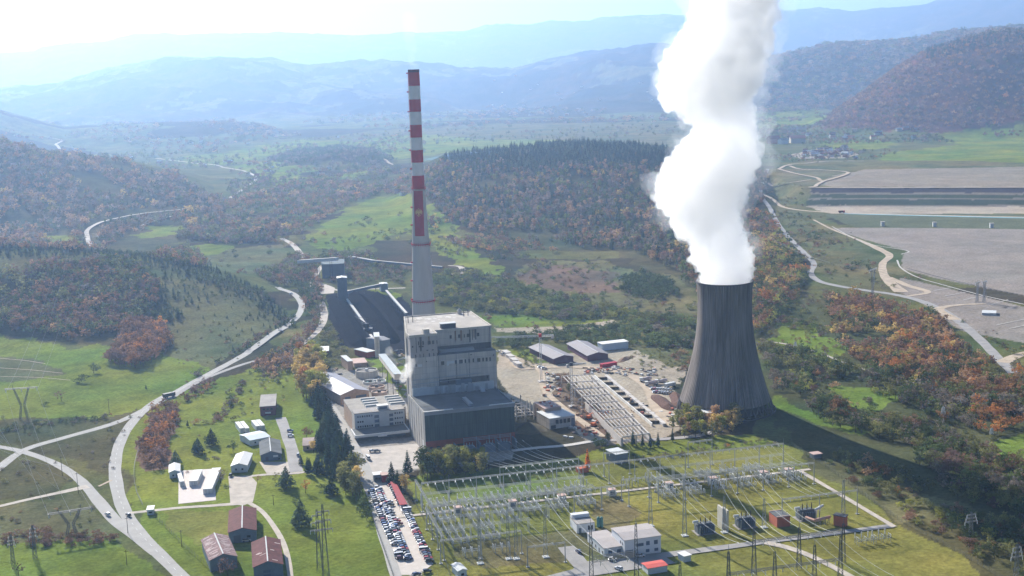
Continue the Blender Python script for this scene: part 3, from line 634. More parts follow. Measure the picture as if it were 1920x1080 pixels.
scatter('riverwood', 'in the dark river wood under the tower shadow', [(1560,862),(1600,860),(1680,885),(1760,925),(1740,935),(1660,905),(1590,885)], 6, {'dark green': 1, 'olive': 3, 'tan': 1}, (4, 7), seed=338)
scatter('riverwood', 'in the dark river wood under the tower shadow', [(1500,765),(1540,745),(1600,770),(1680,805),(1780,800),(1800,830),(1700,835),(1600,815)], 6, {'grey brown': 2, 'dark green': 2, 'olive': 2, 'rust': .6}, (7, 10), seed=39)
scatter('eastwood', 'among the trees on the right edge', [(1830,750),(1900,700),(2050,700),(2050,820),(1920,800),(1850,820),(1800,800)], 7, {'rust': 2, 'grey brown': 2, 'orange': 1, 'olive': 1}, (6, 10), seed=40)
scatter('eastbushes', 'on the overgrown ground right of the switchyard', [(1510,840),(1570,860),(1640,895),(1720,930),(1800,960),(1920,1000),(2050,1040),(2050,1150),(1920,1090),(1800,1030),(1700,975),(1600,905),(1530,865)], 7.5, {'olive': 3, 'brown': 2, 'rust': 1, 'dark green': 2, 'orange': .5, 'yellow green': .5}, (2.5, 5), form={'bush': 3, 'broad': 1}, seed=41, clump=(28, -.08))
scatter('eastbushes', 'on the overgrown ground right of the switchyard', [(1790,960),(1920,990),(2050,1040),(2100,1200),(1980,1150),(1900,1085),(1780,1020),(1740,990)], 6, {'olive': 3, 'dark green': 3, 'brown': 1, 'yellow green': 1}, (4, 7), seed=42)
# plateau and village belts
0 and scatter('benches', 'on the terraced bank', [(1515,362),(1600,352),(2050,352),(2050,386),(1515,386)], 9, {'dark green': 2, 'olive': 2}, (1.5, 2.6), form={'bush': 1}, seed=43)
scatter('village', 'around the distant village', [(1430,300),(1480,270),(1600,258),(1680,262),(1760,252),(1800,270),(1700,285),(1640,300),(1560,300),(1480,305)], 17, DRK|{'rust': 2}, (6, 10), seed=44, clump=(120, -.05))
scatter('village', 'around the distant village', [(1420,260),(1430,235),(1550,225),(1800,240),(1920,225),(2050,215),(2050,235),(1900,250),(1760,262),(1600,258),(1480,272)], 20, DRK|{'rust': 2}, (7, 11), seed=45, clump=(150, .0))
scatter('village', 'around the distant village', [(1840,245),(1920,222),(2050,210),(2050,228),(1900,258),(1840,268)], 17, {'rust': 2, 'brown': 2, 'dark green': 1}, (8, 12), seed=46, clump=(150, .02))
scatter('redhill', 'on the russet hill at the right', [(1560,214),(1680,129),(1800,80),(1920,62),(2080,45),(2080,210),(1850,238),(1640,245)], 32, {'purple brown': 1, 'rust': 3, 'orange': 1}, (10, 15), seed=147)
scatter('redhill', 'on the russet hill at the right', [(1530,238),(1560,214),(1620,173),(1680,129),(1740,98),(1800,80),(1860,68),(1920,62),(2080,45),(2080,210),(1920,222),(1850,238),(1760,246),(1640,245)], 15, {'mauve brown': 3, 'purple brown': 5, 'rust': 3, 'tan': .8, 'dark green': .8}, (9, 14), seed=47)
scatter('redhill', 'on the russet hill at the right', [(1700,118),(1740,96),(1800,78),(1860,66),(1920,60),(2080,44),(2080,60),(1920,78),(1820,98),(1740,112)], 16, {'conifer': 3}, (13, 19), seed=48)
scatter('plain', 'scattered over the far plain', [(560,262),(760,246),(1000,236),(1290,235),(1290,262),(1050,262),(860,270),(700,280)], 45, DRK, (7, 12), seed=49, clump=(220, .05))
scatter('plain', 'scattered over the far plain', [(200,300),(400,330),(560,330),(560,345),(740,345),(740,300),(560,290),(400,285),(100,270)], 30, DRK, (7, 12), seed=50, clump=(160, .0))
# left foreground
scatter('banktop', 'in the shrubs along the field edge', [(0,800),(60,790),(200,780),(215,784),(60,806),(0,815)], 4.5, {'grey brown': 2, 'dark green': 2, 'olive': 1}, (1.5, 3), form={'bush': 1}, seed=51)
scatter('banktop', 'in the shrubs along the field edge', [(0,1000),(60,995),(210,1002),(215,1018),(120,1025),(0,1022)], 4.2, {'purple brown': 3, 'brown': 2}, (2, 3.6), form={'bush': 1}, seed=52)
scatter('junction', 'on the rough ground by the road junction', [(0,860),(100,875),(140,905),(60,930),(0,940)], 12, {'dark green': 1, 'olive': 2, 'grey brown': 2}, (1, 2.2), form={'bush': 1}, seed=53)
scatter('junction', 'on the rough ground by the road junction', [(100,840),(220,800),(240,790),(215,830),(205,880),(150,870)], 10, {'grey brown': 2, 'olive': 2}, (1, 2.2), form={'bush': 1}, seed=54)
scatter('hedge', 'in the hedge along the ditch', [(400,790),(425,760),(445,735),(455,712),(462,716),(450,745),(430,775),(410,800)], 3.4, {'brown': 2, 'grey brown': 2, 'dark green': 1}, (1.5, 3.4), form={'bush': 1}, seed=55)
scatter('conrow', 'in the dark conifer row along the plant road', [(585,735),(604,742),(622,790),(648,850),(665,900),(668,925),(640,905),(615,880),(596,850),(590,800)], 4.6, {'conifer': 5, 'dark green': 1}, (8, 12.5), form={'con': 1}, seed=56)
scatter('conrow', 'in the dark conifer row along the plant road', [(560,868),(600,870),(650,880),(652,905),(600,898),(562,890)], 4.2, {'conifer': 5}, (5, 8), form={'con': 1}, seed=57)
scatter('birchrow', 'in the golden birches beside the plant road', [(552,690),(580,668),(605,690),(608,735),(596,760),(566,745)], 5.0, {'golden': 3, 'yellow green': 2, 'orange': .6}, (10, 15), form={'tall': 1}, seed=58)
scatter('lawntrees', 'behind the car park by the grass bank', [(636,895),(665,880),(676,900),(684,935),(662,945),(640,925)], 4.6, {'golden': 1, 'olive': 2, 'dark green': 2}, (9, 13), form={'tall': 1}, seed=59)
scatter('lawntrees', 'below the car park trees', [(660,950),(686,945),(694,985),(676,990)], 4.5, {'dark green': 2, 'conifer': 1}, (5, 8), seed=60)
scatter('turbinetrees', 'in the row of trees before the turbine hall', [(778,890),(800,872),(850,872),(905,868),(912,890),(850,900),(790,905)], 4.6, {'olive': 3, 'yellow green': 2, 'dark green': 3, 'golden': .5}, (9, 13), form={'tall': 1}, seed=61)
scatter('towerfoot', 'at the foot of the cooling tower', [(1255,812),(1290,782),(1330,795),(1385,790),(1392,812),(1340,826),(1290,825)], 4.8, {'golden': .5, 'yellow green': 1, 'tan': 1, 'olive': 4}, (6, 11), form={'tall': 1}, seed=62)
scatter('yardedge', 'in the low scrub between plant and switchyard', [(1180,855),(1260,842),(1400,828),(1470,828),(1460,838),(1380,845),(1260,858),(1190,868)], 4.2, {'dark green': 3, 'grey brown': 1}, (1, 2.2), form={'bush': 1}, seed=63)
scatter('yardedge', 'in the low scrub between plant and switchyard', [(920,905),(1000,888),(1080,878),(1085,886),(1000,898),(930,914)], 3.6, {'dark green': 3, 'olive': 2}, (1.2, 2.4), form={'bush': 1}, seed=64)
scatter('sheds', 'in the scrub round the building site', [(1040,705),(1060,702),(1100,740),(1160,815),(1110,800),(1060,750)], 4.5, {'brown': 3, 'grey brown': 2, 'olive': 1}, (1, 2.6), form={'bush': 1}, seed=65)
scatter('sheds', 'in the scrub round the building site', [(1170,690),(1290,690),(1285,730),(1230,712),(1180,705)], 6, {'dark green': 1, 'olive': 2}, (.8, 2), form={'bush': 1}, seed=167, clump=(15, .0))
scatter('sheds', 'in the scrub round the building site', [(965,655),(1010,650),(1015,690),(990,695)], 5, {'dark green': 2, 'olive': 2}, (1.5, 3), form={'bush': 1}, seed=66)
scatter('sheds', 'in the scrub round the building site', [(1190,660),(1290,650),(1290,690),(1220,700),(1180,690)], 7, {'dark green': 1, 'olive': 2}, (1, 2.5), form={'bush': 1}, seed=67)
scatter('lawn', 'on the lawns left of the plant', [(440,700),(540,690),(560,730),(500,735),(470,760),(440,790),(400,800)], 15, {'dark green': 2, 'olive': 2}, (1.2, 3.5), form={'bush': 1}, seed=68)
# loose bushes and young growth that break up every open slope
SB = {'dark green': 2, 'olive': 2, 'grey brown': 2, 'brown': 1, 'tan': .6}
for k, (rg, ph, P_, sp, hr_, cl) in enumerate([
 ('openvalley', 'loosely scattered over the open valley', [(330,455),(440,458),(560,470),(620,440),(560,455),(470,425),(430,430),(340,440)], 18, (3, 6), None),
 ('openvalley', 'loosely scattered over the open valley', [(385,482),(530,458),(560,472),(520,500),(420,520),(380,505)], 20, (3, 5), (50, .02)),
 ('openvalley', 'loosely scattered over the open valley', [(400,300),(560,262),(760,245),(830,290),(760,330),(560,345),(440,330)], 34, (7, 11), (150, .05)),
 ('middleground', 'on the rough pasture between chimney and tower', [(820,440),(900,450),(1000,480),(1040,500),(950,520),(960,535),(900,515),(830,500)], 11, (3, 6), (40, -.02)),
 ('middleground', 'on the rough pasture between chimney and tower', [(900,590),(1000,588),(1130,600),(1290,600),(1300,650),(1180,648),(1100,630),(1000,622),(920,618)], 11, (1.5, 4), (30, .02)),
 ('middleground', 'on the rough pasture between chimney and tower', [(950,500),(1130,485),(1300,560),(1300,600),(1130,572),(1040,555),(950,530)], 13, (1.5, 3.5), (30, .05)),
 ('middleground', 'on the rough pasture between chimney and tower', [(1230,600),(1310,600),(1300,700),(1285,700),(1230,660)], 8, (2, 4.5), None),
 ('plateauscrub', 'on the rough slope by the pale road', [(1430,330),(1500,345),(1530,400),(1640,470),(1690,545),(1560,535),(1500,470),(1450,400)], 13, (1.5, 3.5), (35, .0)),
 ('plateauscrub', 'on the rough slope by the pale road', [(1690,500),(1760,560),(1850,600),(1920,640),(1960,700),(1880,660),(1800,600),(1700,555)], 13, (1, 2.5), (35, .05)),
 ('plateauscrub', 'on the rough slope by the pale road', [(1920,700),(1870,655),(1800,600),(1880,640),(1960,690)], 8, (2, 4), None),
 ('towerscrub', 'in the green scrub right of the tower', [(1420,560),(1560,545),(1600,650),(1640,720),(1560,730),(1450,735),(1430,640)], 9, (1.5, 4), None),
 ('towerscrub', 'in the green scrub right of the tower', [(1500,745),(1690,755),(1860,800),(1920,870),(1850,850),(1700,815),(1600,810)], 12, (2, 5), (40, .0)),
 ('eastbushes', 'on the overgrown ground right of the switchyard', [(1480,832),(1600,880),(1800,960),(1920,1000),(1920,1085),(1700,975),(1560,880)], 7, (1, 2.6), (20, -.05)),
 ('meadowdots', 'dotted on the grass left of the plant', [(300,800),(360,745),(480,700),(560,690),(560,760),(480,790),(420,880),(310,930),(250,930)], 13, (1, 2.4), (26, .05)),
 ('meadowdots', 'dotted on the grass left of the plant', [(480,900),(620,900),(690,960),(740,1080),(560,1080),(520,980)], 17, (.8, 2.0), (26, .08)),
 ('junction', 'on the rough ground by the road junction', [(0,960),(150,925),(230,1000),(110,1005),(0,1020)], 8, (.8, 2.0), (20, .0)),
 ('junction', 'on the rough ground by the road junction', [(60,795),(300,760),(240,800),(220,890),(120,845),(0,815)], 9, (.8, 1.8), (20, .0)),
 ('hillslope2', 'low on the dry hill slope', [(290,640),(400,600),(540,625),(480,655),(380,705),(330,680)], 9, (.8, 2), (20, .0)),
 ('plain', 'scattered over the far plain', [(1420,200),(1560,195),(1800,235),(1560,245),(1430,262)], 30, (7, 12), (150, .0)),

 ('foothills', 'on the hazy foothills', [(-100,215),(120,235),(300,225),(420,222),(560,255),(400,290),(200,262),(0,255)], 40, (10, 16), (260, -.05)),
 ('foothills', 'on the hazy foothills', [(560,230),(760,190),(1000,180),(1290,170),(1290,232),(1000,232),(760,246)], 60, (13, 20), (300, .0)),
 ('farright', 'on the hazy wooded ridges at the right', [(1430,110),(1500,98),(1560,85),(1680,80),(1800,62),(1920,50),(1920,66),(1740,98),(1640,150),(1560,205),(1430,215)], 30, (17, 26), (500, -.25)),
]): scatter(rg, ph, P_, sp, SB|({'mauve brown': 5, 'rust': 2, 'dark green': 3} if rg in ('farright', 'foothills') else {}), hr_, form={'bush': 3, 'thin': 1}, seed=200+k, clump=cl)
# single trees with a place and a label of their own
SINGLES = [ # base px, height, form, tint, label
 (176,700,7,'broad','dark green','round dark green tree standing alone in the left meadow'), (156,718,5.5,'bush','dark green','bushy dark tree on the brown strip of the left meadow'),
 (115,752,6.5,'thin','purple brown','bare brownish tree alone in the green field'), (274,730,3,'con','conifer','tiny dark cypress on the green field near the road'),
 (87,761,2.5,'bush','dark green','small bush on the green field by the pylon'), (8,790,4,'thin','olive','thin olive tree at the left edge below the pylon'),
 (330,872,7,'pine','pale conifer','conifer beside the light blue garden house'), (372,850,7.5,'pine','conifer','dark conifer on the lawn above the container pad'),
 (366,846,5,'pine','conifer','slender dark conifer next to a broader one on the lawn'), (397,835,8.5,'pine','conifer','tallest conifer standing on the left lawn'),
 (352,800,3.5,'con','conifer','small cone-shaped conifer high on the left lawn'), (437,848,6,'broad','dark green','dark round tree between white and grey houses'),
 (370,795,3,'bush','rust','low rusty bush on the left lawn'), (414,905,6,'thin','grey brown','leafless tree beside the container pad'),
 (575,820,5.5,'broad','brown','brown broadleaf tree right of the small car park'), (588,850,6,'tall','golden','golden birch beside the brown-roofed cabin'),
 (565,987,11,'pine','pale conifer','lone tall conifer on the bright lawn beside the track'), (537,915,9.5,'pine','pale conifer','tall thin conifer by the gravel yard'),
 (622,928,8,'pine','conifer','dark conifer at the end of the lane to the sheds'), (573,925,6,'thin','orange','small reddish tree on the lawn near the track'),
 (516,905,5,'thin','olive','thin olive tree on the lawn beside the yard'), (483,905,3.5,'thin','brown','little bare tree by the gravel turning place'),
 (603,918,3,'bush','dark green','bush on the lawn near the pylon'), (428,1085,8,'thin','purple brown','dark leafless tree before the striped shed'),
 (35,1078,5,'thin','purple brown','bare purple-brown tree at the bottom left corner'),
 (735,908,10,'con','conifer','left one of two dark spruces behind the gatehouse'), (746,915,8,'con','conifer','middle dark spruce behind the red canopy'), (765,890,11,'con','conifer','right one of two dark spruces behind the gatehouse'),
 (761,925,8,'tall','golden','golden birch at the end of the red canopy'),
 (1102,884,10,'slim','larch','bright orange larch at the back of the switchyard'),
 (1187,836,8,'slim','conifer','first dark spruce in the row by the unfinished hall'), (1205,838,6.5,'slim','conifer','second dark spruce in the row by the unfinished hall'), (1219,840,6,'slim','conifer','third dark spruce in the row by the unfinished hall'), (1234,838,7,'slim','conifer','fourth dark spruce in the row by the unfinished hall'), (1261,828,6.5,'slim','conifer','last dark spruce in the row, apart to the right'),
 (1140,833,6,'tall','olive','pale leafless-looking birch beside the grey lane'), (1117,840,5,'broad','dark green','dark bush tree at the bend of the grey lane'),
 (1860,868,9,'broad','olive','round grey-green tree at the edge of the right meadow'), (1600,1000,2,'bush','olive','small bush on the switchyard verge') if False else (1640,890,6,'broad','orange','orange broadleaf tree left of the dark river wood'),
 (1600,870,5.5,'broad','olive','olive tree at the lower edge of the tower shadow'), (1575,858,5,'broad','yellow green','yellow-green tree at the lower edge of the tower shadow'),
 (1660,895,6,'broad','rust','rust-coloured tree next to the orange one by the river wood'), (1130,838,4,'bush','dark green','dark shrub where the lane meets the building site'),
 (1067,735,5,'tall','olive','olive tree beside the long beam grid of the building site'), (1365,838,1.6,'bush','orange','low red bush at the back fence of the switchyard'),
]
def add_tree(x, y, z, form, tint, h, label, group, hi, parts=True):
    var = rnd.randrange(3); cm, tm = lib(form, tint, var, hi); w_ = h*rnd.uniform(.9, 1.15)*(1.25 if form in ('broad', 'thin') else 1.1)
    if form == 'bush': w_ = h*1.5
    nm = 'conifer_tree' if form in ('con', 'slim', 'pine') else ('shrub' if form == 'bush' else 'broadleaf_tree'); cat = 'shrub' if form == 'bush' else 'tree'
    o = bpy.data.objects.new(nm, None); COL.objects.link(o); o.location = (x, y, z); o.rotation_euler = (0, 0, rnd.uniform(0, 6.28)); o.scale = (w_, w_, h); tag(o, label, cat, group)
    c = bpy.data.objects.new('crown', cm); COL.objects.link(c); c.parent = o
    if form != 'bush': t = bpy.data.objects.new('trunk', tm); COL.objects.link(t); t.parent = o
for s in SINGLES:
    x, y, z = G(s[0], s[1]); add_tree(x, y, z, s[3], s[4], s[2]*1.2, s[5], None, True)
def fam(f): return 'con' if f in ('con', 'slim') else ('bush' if f == 'bush' else 'broad')
LIMIT = {'con': 285, 'bush': 285, 'broad': 285}
NEAR = set()
T_ = np.array([(t[0], t[1], t[2]) for t in TREES]); px_, py_ = project(T_+np.array([0, 0, 3.0])); rr_ = np.hypot(T_[:, 0], T_[:, 1])
for f in LIMIT:
    ids = [i for i, t in enumerate(TREES) if fam(t[3]) == f and 5 < px_[i] < 1915 and 100 < py_[i] < 1078]
    ids.sort(key=lambda i: -TREES[i][5]/rr_[i]); NEAR |= set(ids[:LIMIT[f]])
WORDS = {'con': 'conifer', 'bush': 'bush', 'broad': 'broadleaf tree'}
for i in NEAR:
    x, y, z, form, tint, h, reg = TREES[i]; f = fam(form)
    szw = {'bush': ('low ', 'rounded ', 'big ')}.get(f, ('small ', 'middling ', 'tall '))[0 if h < (2.2 if f == 'bush' else 5.5) else 1 if h < (3.6 if f == 'bush' else 9) else 2]
    tw = {'conifer': 'dark', 'pale conifer': 'grey-green'}.get(tint, tint)
    wd = 'conifer' if f == 'con' else WORDS[f]
    add_tree(x, y, z, form, tint, h, szw+tw+' '+wd+' '+REG[reg], {'con': 'conifers ', 'bush': 'bushes ', 'broad': 'broadleaf trees '}[f]+REG[reg], True)
# the rest of every wood: one object per wood, instances on points
def make_wood(reg, ids):
    lc = bpy.data.collections.new('tree_forms'); keys = {}; 
    for i in ids:
        t = TREES[i]; k = (t[3], t[4], i % 3)
        if k not in keys:
            keys[k] = len(keys); V, Fc, T = raw(k[0], k[2], False); nb = len(V)
            far = False; me = bpy.data.meshes.new('tree'); me.from_pydata(V+([] if k[0] == 'bush' else list(T[0])), [], list(Fc)+([] if k[0] == 'bush' else [tuple(nb+q for q in f) for f in T[1]]))
            me.materials.append(LM[k[1]]); me.materials.append(BARK); me.polygons.foreach_set('material_index', [0]*len(Fc)+[1]*(len(me.polygons)-len(Fc))); me.update()
            o = bpy.data.objects.new('tree_form_%03d' % keys[k], me); lc.objects.link(o)
    n = len(ids); me = bpy.data.meshes.new('wood'); me.vertices.add(n)
    me.vertices.foreach_set('co', np.array([(TREES[i][0], TREES[i][1], TREES[i][2]) for i in ids], np.float32).ravel())
    at = me.attributes.new('idx', 'INT', 'POINT'); at.data.foreach_set('value', [keys[(TREES[i][3], TREES[i][4], i % 3)] for i in ids])
    at = me.attributes.new('scl', 'FLOAT_VECTOR', 'POINT'); sv = []
    for i in ids:
        h = TREES[i][5]; w_ = h*rnd.uniform(.9, 1.15)*(1.25 if TREES[i][3] in ('broad', 'thin') else 1.1)
        if TREES[i][3] == 'bush': w_ = h*1.5
        sv += [w_, w_, h]
    at.data.foreach_set('vector', sv); at = me.attributes.new('rot', 'FLOAT', 'POINT'); at.data.foreach_set('value', [rnd.uniform(0, 6.28) for _ in ids]); me.update()
    o = bpy.data.objects.new('wood', me); COL.objects.link(o); tag(o, 'trees '+REG[reg]+', seen as one mass', 'wood', kind='stuff')
    ng = bpy.data.node_groups.new('scatter trees', 'GeometryNodeTree'); ng.interface.new_socket('Geometry', in_out='INPUT', socket_type='NodeSocketGeometry'); ng.interface.new_socket('Geometry', in_out='OUTPUT', socket_type='NodeSocketGeometry')
    N = ng.nodes; Lk = ng.links; gi = N.new('NodeGroupInput'); go = N.new('NodeGroupOutput'); ci = N.new('GeometryNodeCollectionInfo'); ci.inputs['Collection'].default_value = lc; ci.inputs['Separate Children'].default_value = True; ci.inputs['Reset Children'].default_value = True
    ip = N.new('GeometryNodeInstanceOnPoints'); ip.inputs['Pick Instance'].default_value = True
    def na(nm, dt): q = N.new('GeometryNodeInputNamedAttribute'); q.data_type = dt; q.inputs['Name'].default_value = nm; return next(s for s in q.outputs if s.enabled and s.name == 'Attribute')
    cx = N.new('ShaderNodeCombineXYZ'); Lk.new(na('rot', 'FLOAT'), cx.inputs[2])
    Lk.new(gi.outputs[0], ip.inputs['Points']); Lk.new(ci.outputs[0], ip.inputs['Instance']); Lk.new(na('idx', 'INT'), ip.inputs['Instance Index']); Lk.new(cx.outputs[0], ip.inputs['Rotation']); Lk.new(na('scl', 'FLOAT_VECTOR'), ip.inputs['Scale']); Lk.new(ip.outputs[0], go.inputs[0])
    md = o.modifiers.new('scatter', 'NODES'); md.node_group = ng
byreg = {}
for i, t in enumerate(TREES):
    if i not in NEAR: byreg.setdefault(REG[t[6]], []).append(i)
for k, ids in byreg.items(): make_wood(TREES[ids[0]][6], ids)
print('TREES', len(TREES), 'near', len(NEAR), {k: len(v) for k, v in byreg.items()})
# ---------------------------------------------------------------- the power station
def panelled(name, c, pw, ph, dark=.72, streak=.25):
    """precast panels: joints and slight tone changes from panel to panel, rain streaks"""
    m = bpy.data.materials.new(name); m.use_nodes = True; n = m.node_tree.nodes; l = m.node_tree.links; b = n['Principled BSDF']; b.inputs['Roughness'].default_value = .9; b.inputs['Specular IOR Level'].default_value = .1
    g = n.new('ShaderNodeNewGeometry'); vr = n.new('ShaderNodeVectorRotate'); vr.rotation_type = 'Z_AXIS'; vr.inputs['Angle'].default_value = -R(16); l.new(g.outputs['Position'], vr.inputs[0]); sx = n.new('ShaderNodeSeparateXYZ'); l.new(vr.outputs[0], sx.inputs[0])
    ad = n.new('ShaderNodeMath'); l.new(sx.outputs[0], ad.inputs[0]); l.new(sx.outputs[1], ad.inputs[1]); cx = n.new('ShaderNodeCombineXYZ'); l.new(ad.outputs[0], cx.inputs[0]); l.new(sx.outputs[2], cx.inputs[1])
    bt = n.new('ShaderNodeTexBrick'); bt.offset = 0; bt.inputs['Scale'].default_value = 1; bt.inputs['Brick Width'].default_value = pw; bt.inputs['Row Height'].default_value = ph; bt.inputs['Mortar Size'].default_value = .06; bt.inputs['Mortar Smooth'].default_value = .3
    bt.inputs['Color1'].default_value = (*c, 1); bt.inputs['Color2'].default_value = (*[q*.84 for q in c], 1); bt.inputs['Mortar'].default_value = (*[q*.5 for q in c], 1); l.new(cx.outputs[0], bt.inputs['Vector'])
    mp = n.new('ShaderNodeMapping'); mp.inputs['Scale'].default_value = (1.1, .07, 1); l.new(cx.outputs[0], mp.inputs[0]); t = n.new('ShaderNodeTexNoise'); t.inputs['Scale'].default_value = 1; t.inputs['Detail'].default_value = 6; l.new(mp.outputs[0], t.inputs[0])
    mr = n.new('ShaderNodeMapRange'); mr.inputs[1].default_value = .35; mr.inputs[2].default_value = .65; mr.inputs[3].default_value = dark; mr.inputs[4].default_value = 1.12; l.new(t.outputs[0], mr.inputs[0])
    v = n.new('ShaderNodeVectorMath'); v.operation = 'SCALE'; l.new(bt.outputs[0], v.inputs[0]); l.new(mr.outputs[0], v.inputs['Scale']); l.new(v.outputs[0], b.inputs['Base Color']); MATS[name] = m; return m
C_BOIL = panelled('weathered concrete', (.60, .545, .48), 6, 3.4, .86)
C_LIGHT = panelled('light concrete', (.56, .52, .46), 6, 6.8, .88)
C_ROOF = mat('grey roof felt', (.34, .32, .30), .95, noise=.2, scale=.15)
C_DROOF = mat('dark roof felt', (.13, .14, .145), .95, noise=.25, scale=.12)
C_CLAD = panelled('dark green cladding', (.075, .105, .098), 1.2, 14, .75)
C_BRICK = mat('red brick', (.30, .065, .04), .9, noise=.2, scale=.6)
C_BRICK2 = mat('pale brick', (.42, .30, .22), .9, noise=.2, scale=.6)
C_WIN = mat('window glass', (.025, .03, .04), .25, spec=.5)
C_WINB = mat('blue window glass', (.08, .12, .18), .3, spec=.5)
C_WHITE = mat('white paint', (.68, .68, .66), .7, noise=.06, scale=.5)
C_OFF = mat('off white render', (.56, .58, .58), .85, noise=.08, scale=.4)
C_STEEL = mat('galvanised steel', (.42, .43, .44), .5, .4, noise=.1, scale=2)
C_DARK = mat('dark steel', (.07, .075, .085), .6, .3, noise=.2, scale=1)
C_REDP = mat('red paint', (.40, .035, .055), .6, noise=.1, scale=.3)
C_RUST = mat('rusty roof', (.11, .036, .036), .85, noise=.35, scale=.4)
C_SHEET = mat('grey sheet roof', (.25, .25, .27), .6, noise=.1, scale=.3)
C_LBLUE = mat('pale blue sheet', (.55, .62, .68), .5, noise=.05, scale=.3)
C_BLUEW = mat('blue grey wall', (.16, .20, .24), .8, noise=.12, scale=.4)
C_RED = mat('bright red roof', (.50, .06, .06), .6, noise=.1, scale=.3)
C_PINK = mat('pinkish roof', (.50, .36, .32), .8, noise=.1, scale=.5)
C_TERRA = mat('orange red wall', (.50, .16, .10), .85, noise=.1, scale=.5)

def wall_px(px, py, b, n=None, o=None):
    """where the ray of a pixel meets the vertical plane of a wall"""
    d = Vector(ray([px], [py])[0]); n = VA if n is None else n; o = W(0, b) if o is None else o
    t = (o-Vector(CAM)).dot(n)/d.dot(n); return Vector(CAM)+d*t
def ab(p): q = p-A0; return q.dot(UA), q.dot(VA)

# turbine hall
t = thing('turbine_hall', 'long dark green clad turbine hall with a red brick base, before the boiler house', 'power station hall', W(0, 0))
H1 = 23.0
mb = MB(); wbox(mb, 0, 49.4, .0, 40.6, 6.8, H1-1.6); mb.build('front_cladding', C_CLAD, t)
mb = MB(); wbox(mb, 0.0, 49.4, -.05, 40.6, 0, 6.8); mb.build('brick_base', C_BRICK, t)
mb = MB(); wbox(mb, -.25, -.003, -.25, 40.6, 0, H1+.2); mb.build('side_wall', C_LIGHT, t)
for a in (-.45,):
    mb = MB(); 
    for b in range(2, 40, 6): wbox(mb, -.5, -.25, b, b+.6, 0, H1-.4)
    mb.build('pilaster', C_LIGHT, t)
mb = MB(); wbox(mb, -.4, -.253, 3, 6, .4, 6.5); mb.build('side_door', C_WHITE, t)
mb = MB(); wbox(mb, .0, 49.4, .3, 40.6, H1-1.6, H1-.9); mb.build('roof', C_DROOF, t)
mb = MB(); wbox(mb, 0, 49.8, -.5, .3, H1-1.9, H1); wbox(mb, 49.4, 49.8, .3, 40.6, H1-1.9, H1-.2); pr = mb.build('parapet', mat('grey parapet', (.26, .27, .29), .8, noise=.1, scale=.5), t)
mb = MB(); wbox(mb, .0, 15.5, -.56, .36, H1, H1+.28); wbox(mb, 35.5, 49.9, -.56, .36, H1, H1+.28); mb.build('flashing', C_WHITE, pr)
mb = MB(); wbox(mb, 26, 28.2, 6, 22, H1-.9, H1+.3); mb.build('roof_light', C_STEEL, t)
mb = MB(); wbox(mb, 40, 42.2, 33, 35, H1-.9, H1+1.6); mb.build('vent_box', C_OFF, t)
for (a0, a1) in ((2, 3.8), (6, 8), (10, 12), (15, 21)):
    mb = MB(); wbox(mb, a0, a1, -.12, -.05, 2.8, 3.7); mb.build('window', C_WIN, t)
mb = MB()
for z in (4.3, 5.0, 5.7): mb.tube(W(20, -3.6, z+1.6), W(34, -3.6, z+1.6), .12, 5); mb.tube(W(34, -2.6, z+1.3), W(46, -2.6, z+1.3), .12, 5)
for a in (20, 27, 34, 40, 46): mb.tube(W(a, -3.4, 0), W(a, -3.4, 7.6), .16, 5)
mb.build('busbar_rack', C_STEEL, t)
for k, a in enumerate((22, 33, 41)):
    q = thing('transformer', ('blue-grey transformer nearest the brick corner of the turbine hall', 'middle transformer against the shaded front of the turbine hall', 'right-hand transformer against the shaded front of the turbine hall')[k], 'transformer', W(a, -7), 'transformers in front of the turbine hall')
    mb = MB(); wbox(mb, a-3, a+3, -9, -5, 0, 3.6); wbox(mb, a-2.2, a+2.2, -8.2, -5.6, 3.6, 4.3); mb.build('tank', C_BLUEW, q)
    for s in (-1, 0, 1): mb = MB(); mb.lathe(W(a+s*1.6, -7.6, 4.3), [(.3, 0), (.16, .4), (.22, .7), (.1, 1.8)], 8); mb.build('bushing', C_STEEL, q)
    mb = MB(); 
    for s in range(6): wbox(mb, a-3.9, a-3.1, -8.6+s*.6, -8.3+s*.6, .5, 3.2)
    mb.build('radiator', C_BLUEW, q)
for a in (14.5, 27.5, 37.5, 47):
    mb = MB(); wbox(mb, a-.35, a+.35, -10, -3, 0, 5.6); tag(mb.build('fire_wall', C_BLUEW), 'tall grey fire wall standing beside the transformers by the turbine hall', 'wall', 'fire walls between the hall transformers')

# boiler house
t = thing('boiler_house', 'tallest pale concrete boiler house block with rows of small dark windows and stained flat roof', 'power station', W(0, 41))
H2, HL = 56.4, 43.4
BA = lambda b: 2+(b-49.5)*8.5/47     # the left wall is not quite square to the front
def quadbox(mb, c, z0, z1): mb.hexa([W(a, b, z0) for a, b in c]+[W(a, b, z1) for a, b in c])
mb = MB(); quadbox(mb, [(2.0, 49.5), (51.2, 49.5), (51.2, 96.5), (BA(96.5), 96.5)], 0, H2-.9); main_w = mb.build('upper_wall', C_BOIL, t)
mb = MB(); wbox(mb, 1.99, 51.5, 41, 49.5, 0, HL); mb.build('lower_block', C_BOIL, t)
mb = MB(); wbox(mb, 2.2, 17.5, 40.7, 49.6, HL-.2, H2-.6); lift = mb.build('lift_tower', mat('pink grey concrete', (.41, .37, .35), .9, noise=.14, scale=.25, streak=(1, 1, .25)), t)
mb = MB(); wbox(mb, 1.9, 17.8, 40.3, 40.72, 0, HL); mb.build('lift_tower_base', C_BOIL, t)
